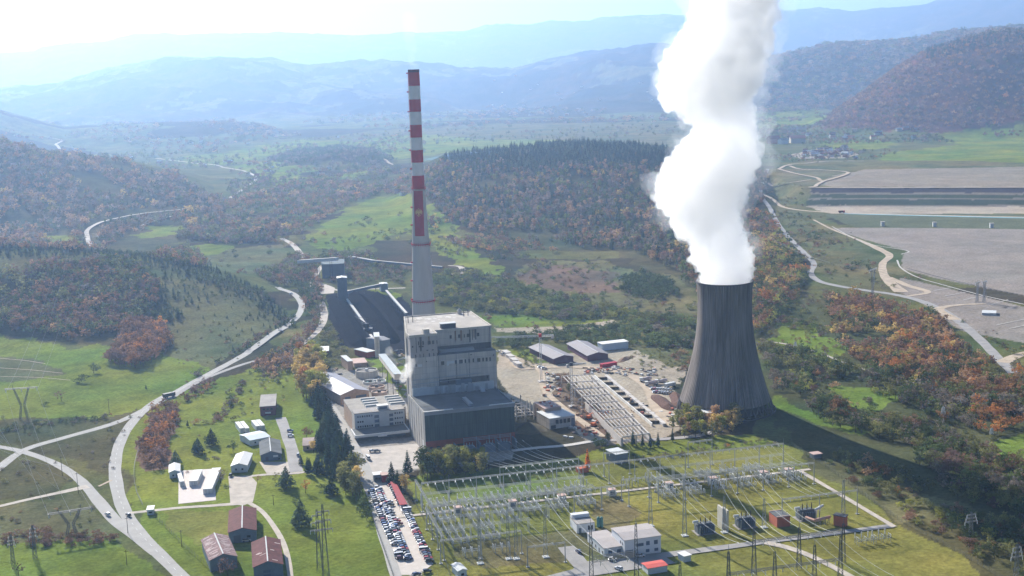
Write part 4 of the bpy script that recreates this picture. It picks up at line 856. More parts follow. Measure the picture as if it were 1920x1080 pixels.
mb = MB(); quadbox(mb, [(2.4, 49.9), (50.8, 49.9), (50.8, 96.1), (BA(96.1)+.4, 96.1)], H2-.9, H2-.5); rf = mb.build('roof', mat('stained roof', (.42, .39, .35), .95, noise=.28, scale=.09), t)
mb = MB(); quadbox(mb, [(1.6, 49.4), (2.4, 49.4), (BA(96.9)+.4, 96.9), (BA(96.9)-.4, 96.9)], H2-1.4, H2); wbox(mb, 50.8, 51.6, 49.4, 96.9, H2-1.4, H2); wbox(mb, BA(96.9)+.4, 50.8, 96.1, 96.9, H2-1.4, H2); wbox(mb, 17.9, 50.8, 49.3, 49.9, H2-1.4, H2-.1); wbox(mb, 1.6, 2.2, 40.5, 49.4, H2-1.4, H2); wbox(mb, 17.2, 17.9, 40.5, 49.9, H2-1.4, H2); wbox(mb, 2.2, 17.2, 40.5, 41.0, H2-1.4, H2)
mb.build('parapet', C_LIGHT, t)
mb = MB(); wbox(mb, 2.2, 17.2, 41.0, 49.9, H2-.6, H2-.45); mb.build('lift_roof', C_ROOF, t)
mb = MB(); wbox(mb, 23, 31.5, 53, 57, H2-.5, H2+2.2); r1 = mb.build('roof_box', C_DARK, t); mb = MB(); wbox(mb, 22.6, 31.9, 52.6, 57.4, H2+2.2, H2+2.5); mb.build('cap', C_OFF, r1)
mb = MB(); wbox(mb, 10.5, 14, 43.5, 46.5, H2-.45, H2+2.0); mb.build('lift_machine_room', C_LIGHT, t)
for a, b in ((9, 78), (12, 79), (44, 84), (46.8, 85)): mb = MB(); mb.tube(W(a, b, H2-.5), W(a, b, H2+3.4), .22, 6); mb.build('vent_pipe', C_DARK, t)
mb = MB(); mb.lathe(W(43.5, 93, H2-.5), [(1.4, 0), (1.4, 2.2), (.3, 3.4)], 10); mb.build('roof_cowl', C_LIGHT, t)
mb = MB(); rr = random.Random(5)
for k in range(26):
    a, b = rr.uniform(14, 40), rr.uniform(76, 93); w_ = rr.uniform(.6, 2.6); mb.face([W(a+math.cos(q*1.05)*w_*rr.uniform(.6, 1), b+math.sin(q*1.05)*w_*rr.uniform(.5, .9), H2-.49+k*.002) for q in range(6)])
mb.build('roof_patch', mat('bleached felt', (.62, .60, .56), .9), rf)
C_DSTR = mat('dark streaky concrete', (.13, .125, .12), .9, noise=.35, scale=.35, streak=(1, 1, .2))
mb = MB(); wbox(mb, 18, 50.8, 49.38, 49.49, HL+.15, HL+3.4); mb.build('dark_recess_band', C_DSTR, t)  # coloured dark for the recessed band above the ledge; the wall stays flat
mb = MB(); wbox(mb, 12, 47, 40.86, 40.94, H1+3.3, H1+6.6); mb.build('dark_strip', C_DSTR, t)  # dark strip laid on the lower block just above the hall roof
for a, b, z0, z1 in ((19.2, 49.2, HL, H2-1), (35.5, 40.7, H1, HL), (50.2, 49.2, HL, H2-1), (17.7, 40.1, H1, HL), (28, 40.7, H1+4, HL)): mb = MB(); mb.tube(W(a, b, z0), W(a, b, z1), .13, 5); mb.build('downpipe', C_DARK, t)
for k, z in enumerate((28.5, 31.0)): mb = MB(); mb.tube(W(3, 40.1, z), W(30+k*12, 40.5, z+.3), .22, 5); mb.build('pipe_run', C_STEEL, t)
mb = MB()
for z in np.arange(H1, H2-1, 1.2): mb.tube(W(51.75, 44, z), W(51.75, 44.8, z), .06, 3)
mb.tube(W(51.75, 44, H1), W(51.75, 44, HL), .08, 3); mb.tube(W(51.75, 44.8, H1), W(51.75, 44.8, HL), .08, 3); mb.build('ladder', C_DARK, t)
rr = random.Random(77)
for k in range(14):
    a = rr.uniform(4, 50); b = 49.47 if a > 18 else 40.68; z1 = H2-1.5; ln = rr.uniform(3, 9); w_ = rr.uniform(.3, 1.1)
    mb = MB(); wbox(mb, a, a+w_, b-.03, b-.005, z1-ln, z1); mb.build('rain_stain', C_DSTR if k % 3 else mat('rust stain', (.24, .15, .10), .9), t)
# horizontal casting joints
for z in (12, 24, 34): mb = MB(); wbox(mb, 1.9, 51.6, 40.93, 41, z, z+.22); mb.build('string_course', C_LIGHT, t)
Wn = [(49.5, 630,430,4.4,4.6),(49.5,725,422,5,4.6),(49.5,783,418,2,4.6),(49.5,832,412,8,4.6),(49.5,938,403,5,4.6),(49.5,740,557,9,2.6),(49.5,818,552,9,2.6),(49.5,928,543,11,3.6),(49.5,982,540,2,3.6),(49.5,1028,535,8,3.6),
 (40.7,268,503,2,5),(40.7,320,498,3,5),(40.7,388,495,6,4.6),(40.7,433,490,4.4,4.6),(40.7,475,488,1.6,5),(40.7,203,542,2.4,2.4),(40.7,280,540,4,1.6),(40.7,315,538,4,1.6),(40.7,368,580,4,1.2),(40.7,428,576,4,1.2),(40.7,238,652,2,5),(40.7,285,645,1.2,5),(40.7,325,640,1.4,5),(40.7,390,635,2.4,5),(40.7,440,632,2,5),(40.7,480,626,1.4,4),
 (40.95,400,740,5,5),(40.95,447,737,5,5),(40.95,490,728,2.6,5),(40.95,540,725,7,5),(40.95,690,712,4,5),(40.95,745,708,8,5),(40.95,795,702,3,5),(40.95,838,698,3,5),(40.95,885,694,3,5),(40.95,945,690,7,5),(40.95,995,685,3.4,5),(40.95,1035,683,4,5),(40.95,1073,680,3,5.4),(40.3,240,748,3,4),(40.3,358,706,2,1.4),(40.95,860,630,4,1),(40.95,1110,635,2,2),(40.95,1044,880,3,4),(40.95,606,925,2,5)]
for b, zx, zy, w_, h_ in Wn:
    p = wall_px(740+zx/6, 560+zy/6, b-.02); a, _ = ab(p); k = w_/6*3.0/3.25*1.1; kz = h_/6*1.3
    mb = MB(); wbox(mb, a-k*.8, a+k*.8, b-.10, b-.02, p.z-kz, p.z+kz); mb.build('window', C_WIN, t)
for zx, zy, w_ in ((285, 752, 4), (630, 716, 7), (598, 738, 2)):
    p = wall_px(740+zx/6, 560+zy/6, 40.2); a, _ = ab(p); mb = MB(); wbox(mb, a-w_*.3, a+w_*.3, 40.12, 40.2, p.z-.7, p.z+.7); mb.build('white_panel', C_WHITE, t)
mb = MB(); wbox(mb, 2, 49, 38.4, 40.9, H1-.9, H1+3.2); an = mb.build('annex_strip', C_OFF, t)
mb = MB(); rr = random.Random(9)
for k in range(16): a = rr.uniform(14, 48); wbox(mb, a, a+rr.uniform(1, 3), 37.2+rr.uniform(0, .8), 38.39, H1-.9, H1+rr.uniform(1, 4.2))
mb.build('ducts', C_STEEL, an)
mb = MB(); wbox(mb, 27, 36, 38.3, 40.9, H1+3.2, H1+5.6); mb.build('louvre', C_BLUEW, an)
mb = MB(); wbox(mb, 17.9, 51.5, 41.3, 49.5, HL, HL+.12); mb.build('ledge_roof', C_DROOF, t)
mb = MB(); wbox(mb, 20, 40, 46, 49.45, HL+.12, HL+1.6); mb.build('ledge_duct', C_STEEL, t)
mb = MB(); quadbox(mb, [(1.75, 49.5), (1.99, 49.5), (BA(95)-.01, 95), (BA(95)-.25, 95)], 0, H2-3); mb.build('side_wall', C_LIGHT, t)
mb = MB()
for b in range(52, 94, 6): wbox(mb, BA(b)-.5, BA(b)-.25, b, b+.7, 0, H2-2)
mb.build('pilaster', C_LIGHT, t)

# chimney
CX, CY = -61.8, 875.0
def chz(py, px=780):
    p = wall_px(px, py, 0, Vector((0, 1, 0)), Vector((CX, CY, 0))); return p.z
CPROF = [(0, 9.2), (20, 8.5), (44, 7.55), (62, 6.9), (83, 6.0), (103, 5.0), (122, 4.15), (160, 3.98), (202, 3.85)]
def cr(z): return float(np.interp(z, [p[0] for p in CPROF], [p[1] for p in CPROF]))
t = thing('chimney', 'very tall slender concrete chimney with red and white bands and a red banner', 'chimney', (CX, CY, 0))
C_CH = mat('chimney concrete', (.42, .41, .39), .85, noise=.10, scale=.2, streak=(1, 1, .15))
C_CRED = mat('chimney red', (.42, .03, .055), .7, noise=.12, scale=.3); C_CWHITE = mat('chimney white', (.66, .66, .66), .7, noise=.08, scale=.3); C_SOOT = mat('sooty red', (.11, .03, .05), .8, noise=.2, scale=.5)
def ring(z0, z1, m, nm, dr=0.0, cap=False):
    mb = MB(); zs = np.linspace(z0, z1, max(2, int((z1-z0)/6)+1)); mb.lathe((CX, CY, 0), [(cr(z)+dr, z) for z in zs], 40, cap_top=cap); return mb.build(nm, m, t, smooth=True)
ys = [135.5, 160.8, 186, 209.3, 233.7, 257.5, 281, 304.3, 328.7, 353.0]; zs_ = [chz(y) for y in ys]
ring(0, zs_[-1], C_CH, 'shaft')
for i in range(len(zs_)-1): ring(zs_[i+1], zs_[i], C_CRED if i % 2 == 0 else C_CWHITE, 'red_band' if i % 2 == 0 else 'white_band')
ring(zs_[0], chz(130), C_SOOT, 'sooty_rim', .06)
mb = MB(); mb.lathe((CX, CY, chz(130)), [(cr(200)+.06, 0), (3.2, 0), (3.2, -3)], 40); mb.build('flue_mouth', C_DARK, t)
for py in (352.5, 457, 563):
    z = chz(py); mb = MB(); r0 = cr(z); mb.lathe((CX, CY, z), [(r0, -.5), (r0+.9, -.1), (r0+.9, .12), (r0, .12)], 32, cap_top=False)
    for k in range(32):
        q = k/32*2*math.pi; x, y = CX+math.cos(q)*(r0+.85), CY+math.sin(q)*(r0+.85); mb.tube((x, y, z), (x, y, z+1.1), .05, 3)
        q2 = (k+1)/32*2*math.pi; x2, y2 = CX+math.cos(q2)*(r0+.85), CY+math.sin(q2)*(r0+.85); mb.tube((x, y, z+1.1), (x2, y2, z+1.1), .06, 3)
        if k % 1 == 0: mb.tube((x, y, z), (CX+math.cos(q)*r0, CY+math.sin(q)*r0, z-1.6), .10, 3)
    mb.build('platform', C_CRED, t)
mb = MB(); q = math.atan2(-.35, -1)
zz = np.linspace(4, 198, 34)
for a, b in zip(zz[:-1], zz[1:]): mb.tube((CX+math.cos(q)*(cr(a)+.4), CY+math.sin(q)*(cr(a)+.4), a), (CX+math.cos(q)*(cr(b)+.4), CY+math.sin(q)*(cr(b)+.4), b), .16, 4)
mb.build('ladder', mat('ladder paint', (.45, .30, .32), .6), t)
for py in (137, 172, 209, 245, 281, 316, 388, 421, 491, 525, 560):
    z = chz(py); mb = MB(); mb.box((CX+math.cos(q)*(cr(z)+.7), CY+math.sin(q)*(cr(z)+.7), z-.4), (1.3, 1.3, .9), q); mb.build('warning_light', C_CRED, t)
for py in (170, 206, 243, 280, 318):   # ladder landings on the left silhouette
    pass
# banner with the two-headed golden eagle
zb0, zb1 = chz(441, 785), chz(357, 783); qf = math.atan2(-CY, -CX)-.12
mb = MB(); nz, na = 16, 14
def bp(u, z, dr): r = cr(z)+dr; an = qf+u/r; return (CX+math.cos(an)*r, CY+math.sin(an)*r, z)
for i in range(nz):
    for j in range(na):
        za, zb = zb0+(zb1-zb0)*i/nz, zb0+(zb1-zb0)*(i+1)/nz; ua, ub = -3.5+7*j/na, -3.5+7*(j+1)/na
        mb.face([bp(ua, za, .12), bp(ub, za, .12), bp(ub, zb, .12), bp(ua, zb, .12)])
bn = mb.build('banner', mat('banner red', (.32, .03, .05), .8, noise=.1, scale=.5), t)
zc = chz(398, 783); mb = MB(); gold = mat('emblem gold', (.62, .42, .16), .6)
def eg(pts, dr=.2):
    mb.face([bp(u, zc+v, dr) for u, v in pts])
for s in (-1, 1):
    def f(pts): pts = [(s*u, v) for u, v in pts]; eg(pts if s > 0 else pts[::-1])
    f([(.0, -1.4), (.55, -.9), (.6, .6), (.15, 1.6), (0, 1.2)]); f([(.25, 1.2), (.7, 1.5), (.85, 2.2), (.5, 2.5), (.2, 2.1)]); f([(.8, 2.1), (1.25, 2.2), (.85, 2.35)])
    for k in range(5):
        an = -.55+k*.42; x, y = .55+2.0*math.cos(an), .3+2.2*math.sin(an); f([(.5, .2), (x-.12, y-.28), (x+.1, y+.1), (x-.2, y+.3), (.5, .75)])
    f([(0, -1.3), (.35, -2.2), (.15, -2.7), (0, -2.5)]); f([(.4, -1.0), (1.2, -1.5), (1.1, -1.9), (.35, -1.4)])
    f([(0, 2.6), (.35, 2.7), (.3, 3.1), (0, 3.3)])
mb.build('eagle_emblem', gold, bn)

# cooling tower
TX, TY = 122.6, 727.0
t = thing('cooling_tower', 'huge dark concrete cooling tower with a flared base, white steam pouring from its top', 'cooling tower', (TX, TY, 0))
m = bpy.data.materials.new('tower concrete'); m.use_nodes = True; n = m.node_tree.nodes; l = m.node_tree.links; b = n['Principled BSDF']; b.inputs['Roughness'].default_value = .92; b.inputs['Specular IOR Level'].default_value = .1
tc = n.new('ShaderNodeTexCoord'); sx = n.new('ShaderNodeSeparateXYZ'); l.new(tc.outputs['Object'], sx.inputs[0]); at = n.new('ShaderNodeMath'); at.operation = 'ARCTAN2'; l.new(sx.outputs[1], at.inputs[0]); l.new(sx.outputs[0], at.inputs[1])
cx = n.new('ShaderNodeCombineXYZ'); l.new(at.outputs[0], cx.inputs[0]); l.new(sx.outputs[2], cx.inputs[1])
def nz_(sxx, syy, det):
    mp = n.new('ShaderNodeMapping'); mp.inputs['Scale'].default_value = (sxx, syy, 1); l.new(cx.outputs[0], mp.inputs[0]); tn = n.new('ShaderNodeTexNoise'); tn.inputs['Scale'].default_value = 1; tn.inputs['Detail'].default_value = det; l.new(mp.outputs[0], tn.inputs[0]); return tn
n1 = nz_(42, .035, 5); n2 = nz_(2.2, .03, 3)
cr1 = n.new('ShaderNodeValToRGB'); cr1.color_ramp.elements[0].position = .36; cr1.color_ramp.elements[0].color = (.115, .102, .094, 1); cr1.color_ramp.elements[1].position = .72; cr1.color_ramp.elements[1].color = (.30, .262, .235, 1); l.new(n1.outputs[0], cr1.inputs[0])
mr = n.new('ShaderNodeMapRange'); mr.inputs[1].default_value = .3; mr.inputs[2].default_value = .7; mr.inputs[3].default_value = .7; mr.inputs[4].default_value = 1.45; l.new(n2.outputs[0], mr.inputs[0])
v = n.new('ShaderNodeVectorMath'); v.operation = 'SCALE'; l.new(cr1.outputs[0], v.inputs[0]); l.new(mr.outputs[0], v.inputs['Scale']); l.new(v.outputs[0], b.inputs['Base Color'])
wv = n.new('ShaderNodeMath'); wv.operation = 'MULTIPLY'; wv.inputs[1].default_value = 110; l.new(at.outputs[0], wv.inputs[0]); si = n.new('ShaderNodeMath'); si.operation = 'SINE'; l.new(wv.outputs[0], si.inputs[0])
bpn = n.new('ShaderNodeBump'); bpn.inputs['Distance'].default_value = .25; bpn.inputs['Strength'].default_value = .8; l.new(si.outputs[0], bpn.inputs['Height']); l.new(bpn.outputs[0], b.inputs['Normal'])
TOWM = m
TP = [(6.3, 26.4), (10, 25.1), (16, 23.3), (22, 21.7), (30, 19.5), (41, 17.3), (52, 16.0), (61, 15.55), (70, 15.75), (75.6, 16.15)]
zz = np.linspace(6.3, 75.6, 40); co = np.polyfit([p[0] for p in TP], [p[1] for p in TP], 5); rrz = np.polyval(co, zz)
mb = MB(); mb.lathe((TX, TY, 0), [(r, z) for r, z in zip(rrz, zz)], 120, cap_top=False); mb.build('shell', TOWM, t, smooth=True)
mb = MB(); mb.lathe((TX, TY, 0), [(rrz[-1], 75.6), (rrz[-1]+.35, 75.7), (rrz[-1]+.35, 76.3), (rrz[-1]-.5, 76.3), (rrz[-1]-.6, 74)]+[(r-.6, z) for r, z in list(zip(rrz, zz))[-2::-3]], 120, cap_top=False); mb.build('rim', mat('dark rim concrete', (.12, .12, .13), .9), t, smooth=False)
NL = 36
for k in range(NL):
    mb = MB(); q = 2*math.pi*k/NL
    for s in (-1, 1):
        qe = q+s*math.pi/NL; mb.tube((TX+math.cos(q)*28.2, TY+math.sin(q)*28.2, 0), (TX+math.cos(qe)*26.3, TY+math.sin(qe)*26.3, 6.5), .36, 6)
    mb.build('leg', mat('dark leg concrete', (.13, .125, .12), .9), t)
mb = MB(); mb.lathe((TX, TY, 0), [(29.4, 0), (29.4, .9), (29.0, .9), (29.0, .1)], 96, cap_top=False); mb.lathe((TX, TY, .3), [(22, 0), (22, 5.4), (.1, 6)], 48); mb.build('basin', mat('dark basin concrete', (.07, .07, .075), .7), t)  # low basin wall, with a dark core filling the inside of the tower base
# pump house under the tower
t = thing('pump_house', 'small brick pump house with a pale flat roof at the foot of the cooling tower', 'building', flat(1342, 792)); p = flat(1342, 792); an = R(4)
mb = MB(); mb.box((p.x, p.y+4, 0), (13, 8, 5.4), an); mb.build('wall', C_BRICK, t); mb = MB(); mb.box((p.x, p.y+4, 5.4), (13.8, 8.8, .5), an); mb.build('roof', C_OFF, t)
# ---------------------------------------------------------------- smaller buildings, measured from their eave corners
def house(name, label, cat, FL, FR, BL, he, rise=1.2, roof='front', wm=C_OFF, rm=C_SHEET, over=.35, wins=(), group=None, depth=None, door=None, ridge=True, stripes=None):
    a = flat(*FL, he); b = flat(*FR, he); c = flat(*BL, he); a.z = b.z = c.z = 0; u = (b-a); w = u.length; u.normalize(); v = Vector((-u.y, u.x, 0)); d = depth or max(2, (c-a).dot(v))
    t = thing(name, label, cat, a, group)
    def P(x, y, z): return a+u*x+v*y+Vector((0, 0, z))
    fr = lambda x, y, z=0: P(x, y, z)
    mb = MB(); th_ = .18; o = over
    if roof == 'front':      # ridge runs back from the front gable
        for y in (0, d): mb.face([P(0, y, 0), P(w, y, 0), P(w, y, he), P(w/2, y, he+rise), P(0, y, he)][::(1 if y == 0 else -1)])
        mb.face([P(0, d, 0), P(0, 0, 0), P(0, 0, he), P(0, d, he)]); mb.face([P(w, 0, 0), P(w, d, 0), P(w, d, he), P(w, 0, he)]); mb.build('wall', wm, t)
        mb = MB(); k = rise/(w/2)
        for s in (0, 1):
            x0, x1 = (-o, w/2) if s == 0 else (w/2, w+o); z0, z1 = (he-k*o, he+rise) if s == 0 else (he+rise, he-k*o)
            mb.hexa([P(x0, -o, z0+.02), P(x1, -o, z1+.02), P(x1, d+o, z1+.02), P(x0, d+o, z0+.02), P(x0, -o, z0+th_), P(x1, -o, z1+th_), P(x1, d+o, z1+th_), P(x0, d+o, z0+th_)])
        rf = mb.build('roof', rm, t)
        if ridge: mb = MB(); mb.box(tuple(P(w/2, d/2, he+rise+th_)), (.5, d+2*o, .12), math.atan2(u.y, u.x)); mb.build('ridge', ridge if not isinstance(ridge, bool) else C_OFF, rf)
        if stripes:
            rr = random.Random(int(w*10))
            for q in range(stripes):
                mb = MB()
                y = rr.uniform(0, d-1); s = rr.choice((0, 1)); f0 = rr.uniform(0, .5); f1 = f0+rr.uniform(.2, .5); xa, xb = (f0*w/2, f1*w/2) if s == 0 else (w-f0*w/2, w-f1*w/2); za, zb = he+rise*f0, he+rise*f1; dd = rr.uniform(.4, 1.1); e = th_+.03+q*.0015
                fc = [P(xa, y, za+e), P(xb, y, zb+e), P(xb, y+dd, zb+e), P(xa, y+dd, za+e)]; mb.face(fc if s == 0 else fc[::-1]); mb.build('bleached_sheet', mat('bleached sheet', (.42, .33, .32), .8, noise=.2, scale=1), rf)
    elif roof == 'side':     # ridge parallel to the front
        mb.face([P(0, 0, 0), P(w, 0, 0), P(w, 0, he), P(0, 0, he)]); mb.face([P(w, d, 0), P(0, d, 0), P(0, d, he), P(w, d, he)])
        mb.face([P(0, d, 0), P(0, 0, 0), P(0, 0, he), P(0, d/2, he+rise), P(0, d, he)]); mb.face([P(w, 0, 0), P(w, d, 0), P(w, d, he), P(w, d/2, he+rise), P(w, 0, he)]); mb.build('wall', wm, t)
        mb = MB(); k = rise/(d/2)
        mb.hexa([P(-o, -o, he-k*o+.02), P(w+o, -o, he-k*o+.02), P(w+o, d/2, he+rise+.02), P(-o, d/2, he+rise+.02), P(-o, -o, he-k*o+th_), P(w+o, -o, he-k*o+th_), P(w+o, d/2, he+rise+th_), P(-o, d/2, he+rise+th_)])
        mb.hexa([P(-o, d/2, he+rise+.02), P(w+o, d/2, he+rise+.02), P(w+o, d+o, he-k*o+.02), P(-o, d+o, he-k*o+.02), P(-o, d/2, he+rise+th_), P(w+o, d/2, he+rise+th_), P(w+o, d+o, he-k*o+th_), P(-o, d+o, he-k*o+th_)])
        rf = mb.build('roof', rm, t)
    else:
        mb.hexa([P(0, 0, 0), P(w, 0, 0), P(w, d, 0), P(0, d, 0), P(0, 0, he), P(w, 0, he), P(w, d, he), P(0, d, he)]); mb.build('wall', wm, t)
        mb = MB(); mb.hexa([P(-o, -o, he), P(w+o, -o, he), P(w+o, d+o, he), P(-o, d+o, he), P(-o, -o, he+.3), P(w+o, -o, he+.3), P(w+o, d+o, he+.3), P(-o, d+o, he+.3)]); rf = mb.build('roof', rm, t)
    for q in wins:           # (side, position 0..1, sill height, width, height)
        s, f, z0, ww, hh = q[:5]; mb = MB()
        if s == 'f': x = f*w; mb.hexa([P(x-ww/2, -.08, z0), P(x+ww/2, -.08, z0), P(x+ww/2, -.01, z0), P(x-ww/2, -.01, z0), P(x-ww/2, -.08, z0+hh), P(x+ww/2, -.08, z0+hh), P(x+ww/2, -.01, z0+hh), P(x-ww/2, -.01, z0+hh)])
        else: y = f*d; mb.hexa([P(-.08, y-ww/2, z0), P(-.01, y-ww/2, z0), P(-.01, y+ww/2, z0), P(-.08, y+ww/2, z0), P(-.08, y-ww/2, z0+hh), P(-.01, y-ww/2, z0+hh), P(-.01, y+ww/2, z0+hh), P(-.08, y+ww/2, z0+hh)])
        mb.build('window' if len(q) < 6 else q[5], C_WIN if len(q) < 7 else q[6], t)
    return t, P, w, d
DR = mat('door paint', (.12, .13, .16), .6)
house('barn', 'long shed with a dull red rusty roof, farthest back of the three barns', 'barn', (428.3,999), (480,994), (426.7,958), 5, 1.6, wm=C_BLUEW, rm=C_RUST, wins=[('f', .3, 0, 3, 3.4, 'door', DR), ('f', .72, 2, 1.6, 1)])
house('barn', 'shed with a patchy grey and pink striped roof, left of the three barns', 'barn', (393.3,1051), (444,1043), (392.7,1010), 5, 2.0, wm=C_BLUEW, rm=mat('patchy pink roof', (.23, .15, .15), .85, noise=.4, scale=.5), stripes=60, wins=[('f', .4, 0, 3, 3.4, 'door', DR)])
house('barn', 'shed with a rusty red roof and pale ridge, right front of the three barns', 'barn', (475,1064), (530,1058), (467.7,1018), 5, 2.0, wm=C_BLUEW, rm=C_RUST, stripes=6, wins=[('f', .45, 2.2, 3, 1.1, 'window', C_WINB), ('f', .45, .4, 3, 1.1, 'window', C_WINB)])
house('white_house', 'white house with a pale metal roof beside the gravel yard', 'house', (433,874), (463,872.5), (429.3,852.5), 3.6, 1.3, wm=C_OFF, rm=C_WHITE, wins=[('f', .3, 1.2, 1, 1), ('f', .7, 1.2, 1, 1)], ridge=False)
house('garden_house', 'small light blue hut with a pale pitched roof left of the container pad', 'hut', (317.3,886), (337,884), (316.7,872), 3.2, 1.0, wm=C_LBLUE, rm=C_WHITE, wins=[('f', .35, 1.0, .8, .9), ('f', .7, 0, .8, 1.9, 'door', DR)], ridge=False)
house('office_cabin', 'light blue roofed cabin above the dark grey house', 'cabin', (469,826), (506,818.5), (467.7,812), 3.2, .9, roof='side', wm=C_OFF, rm=C_LBLUE, wins=[('f', .25, 1, 1, 1), ('f', .5, 1, 1, 1), ('f', .75, 1, 1, 1)])
house('grey_house', 'dark grey gabled house with a small white awning beside the little car park', 'house', (488.5,854), (527.5,850.5), (483,829), 3.4, 1.8, wm=C_BLUEW, rm=C_DROOF, wins=[('f', .72, 1.8, 2.6, 1.1, 'awning', C_WHITE), ('f', .3, 0, 1.6, 2.2, 'door', DR)])
house('red_hall', 'two-storey flat-roofed building with dark red walls and a white awning on the upper lawn', 'building', (487.3,763), (516,761), (485,741.5), 5.6, roof='flat', wm=mat('dark red wall', (.16, .06, .08), .8, noise=.15, scale=.5), rm=C_ROOF, wins=[('f', .5, 1.2, 3.4, .9, 'awning', C_WHITE), ('f', .25, 3.4, 1.4, 1), ('f', .5, 3.4, 1.4, 1), ('f', .75, 3.4, 1.4, 1), ('s', .3, 3.2, 1.3, 1), ('s', .7, 3.2, 1.3, 1)])
house('brown_cabin', 'low brown-roofed cabin between the car park lane and the conifers', 'cabin', (568,836), (597,834), (565.7,822), 2.8, .6, roof='side', wm=C_BRICK2, rm=mat('brown roof', (.30, .24, .22), .85, noise=.15, scale=.5), wins=[('f', .3, .9, 1, 1), ('f', .7, .9, 1, 1)])
house('gate_kiosk', 'tiny white and blue kiosk at the road junction', 'kiosk', (275.5,957), (287,956), (273.5,950), 2.4, roof='flat', wm=C_LBLUE, rm=C_WHITE, wins=[('f', .5, .8, 1.6, .9)])
def container(label, x0, x1, y0, yb, ang_=None, group='white containers on the concrete pad'):
    t, P, w, d = house('container', label, 'container', (x0, y0), (x1, y0-1), (x0-1, yb), 2.6, roof='flat', wm=C_OFF, rm=C_WHITE, over=.05, group=group)
    for f in (.33, .66):
        mb = MB(); x = f*w; mb.hexa([P(x-.05, -.07, .1), P(x+.05, -.07, .1), P(x+.05, -.01, .1), P(x-.05, -.01, .1), P(x-.05, -.07, 2.5), P(x+.05, -.07, 2.5), P(x+.05, -.01, 2.5), P(x-.05, -.01, 2.5)]); mb.build('door_bar', C_DARK, t)
container('smallest white container at the left of the concrete pad', 337.3, 345, 904, 886)
container('middle white container on the concrete pad', 354.5, 370.5, 903, 882.5)
container('longest white container on the right of the concrete pad', 380.5, 397.5, 918, 879.5)
for k, (x, y, yb) in enumerate(((450, 804, 791), (460, 804, 790), (480, 800, 788), (489, 799, 787))):
    container(('first', 'second', 'third', 'fourth')[k]+' from the left of four small pale cabins beyond the light blue cabin', x, x+7.5, y, yb, group='small pale cabins on the lawn')
# works buildings left of the turbine hall
house('workshop_hall', 'pitched-roof workshop with one sunlit and one dark slope beside the round tanks', 'workshop', (638.3,741), (691.7,732.5), (621.3,701.7), 6.4, 2.6, wm=C_BRICK2, rm=mat('violet grey sheet', (.30, .30, .34), .55, noise=.06, scale=.3), ridge=False, wins=[('f', .72, 3.0, 7, 1.6, 'window', C_WINB), ('f', .25, 3.0, 3.6, 1.6, 'window', C_WINB), ('f', .5, 0, 3, 3, 'door', DR)])
t = thing('office_block', 'three-storey white office block with ribbon windows joined to a low hall with roof lights', 'office building', W(-29.4, 51))
mb = MB(); wbox(mb, -29.4, -1, 50, 59.5, 0, 12.2); mb.build('wall', C_OFF, t); mb = MB(); wbox(mb, -29.6, -.8, 49.8, 59.6, 12.2, 12.6); mb.build('roof', C_ROOF, t)
mb = MB(); wbox(mb, -15.5, -10.0, 49.5, 50, 3.2, 12.5); mb.build('stair_bay', C_OFF, t)
for a0, a1 in ((-18.3, -15.7), (-9.8, -7.6)):
    for z in (3.6, 6.2, 8.8): mb = MB(); wbox(mb, a0, a1, 49.9, 49.98, z, z+1.7); mb.build('window', C_WINB, t)
for z, seg in ((10.0, ((-28, -18.6), (-6.8, -1.6))), (7.0, ((-6.8, -1.6), (-28, -24))), (4.2, ((-28, -18.6), (-6.8, -1.6)))):
    for a0, a1 in seg:
        a = a0
        while a+1.1 < a1: mb = MB(); wbox(mb, a, a+.85, 49.9, 49.98, z, z+1.0); mb.build('window', C_WIN if rnd.random() < .6 else C_WINB, t); a += 1.3
for a0, a1, z in ((-25, -14, 10.9), (-25, -14, 8.2), (-25, -14, 5.4)): pass
mb = MB(); wbox(mb, -29.55, -29.4, 50, 59.5, 3, 12.2); mb.build('side_wall', C_LIGHT, t)
mb = MB(); wbox(mb, -15.8, -9.5, 52.5, 56.5, 12.6, 15.0); rt = mb.build('roof_room', C_WHITE, t); mb = MB(); wbox(mb, -15.0, -10.3, 52.42, 52.5, 12.9, 14.4); mb.build('window', C_WINB, rt)
mb = MB(); wbox(mb, -29.4, 1.6, 59.6, 90, 0, 10.6); hl = mb.build('low_hall', C_BRICK2, t); mb = MB(); wbox(mb, -29.6, 1.7, 59.7, 90.2, 10.6, 11.0); mb.build('low_hall_roof', mat('pale roof felt', (.33, .31, .28), .95, noise=.2, scale=.2), t)
for a0 in (-20.5, -6.2):
    for k in range(4):
        b = 64.5+k*5.6; mb = MB(); q = [W(a0, b, 11), W(a0+8.6, b, 11), W(a0+8.6, b+3, 11), W(a0, b+3, 11)]; mb.hexa(q+[W(a0, b+.9, 12.6), W(a0+8.6, b+.9, 12.6), W(a0+8.6, b+1.9, 12.6), W(a0, b+1.9, 12.6)]); rl = mb.build('roof_light', C_WHITE, t)
        mb = MB(); mb.face([W(a0+.2, b-.02+.1, 11.1), W(a0+8.4, b+.08, 11.1), W(a0+8.4, b+.82, 12.5), W(a0+.2, b+.82, 12.5)]); mb.build('glazing', C_BLUEW, rl)
mb = MB(); wbox(mb, -31.5, -1.8, 35, 49.7, 3.2, 3.9); cp = mb.build('canopy', C_DROOF, t); mb = MB(); wbox(mb, -31.8, -1.5, 34.4, 34.98, 2.9, 4.3); wbox(mb, -32.1, -31.52, 34.4, 49.7, 2.9, 4.3); wbox(mb, -1.78, -1.4, 34.4, 49.7, 2.9, 4.3); mb.build('fascia', C_WHITE, cp)
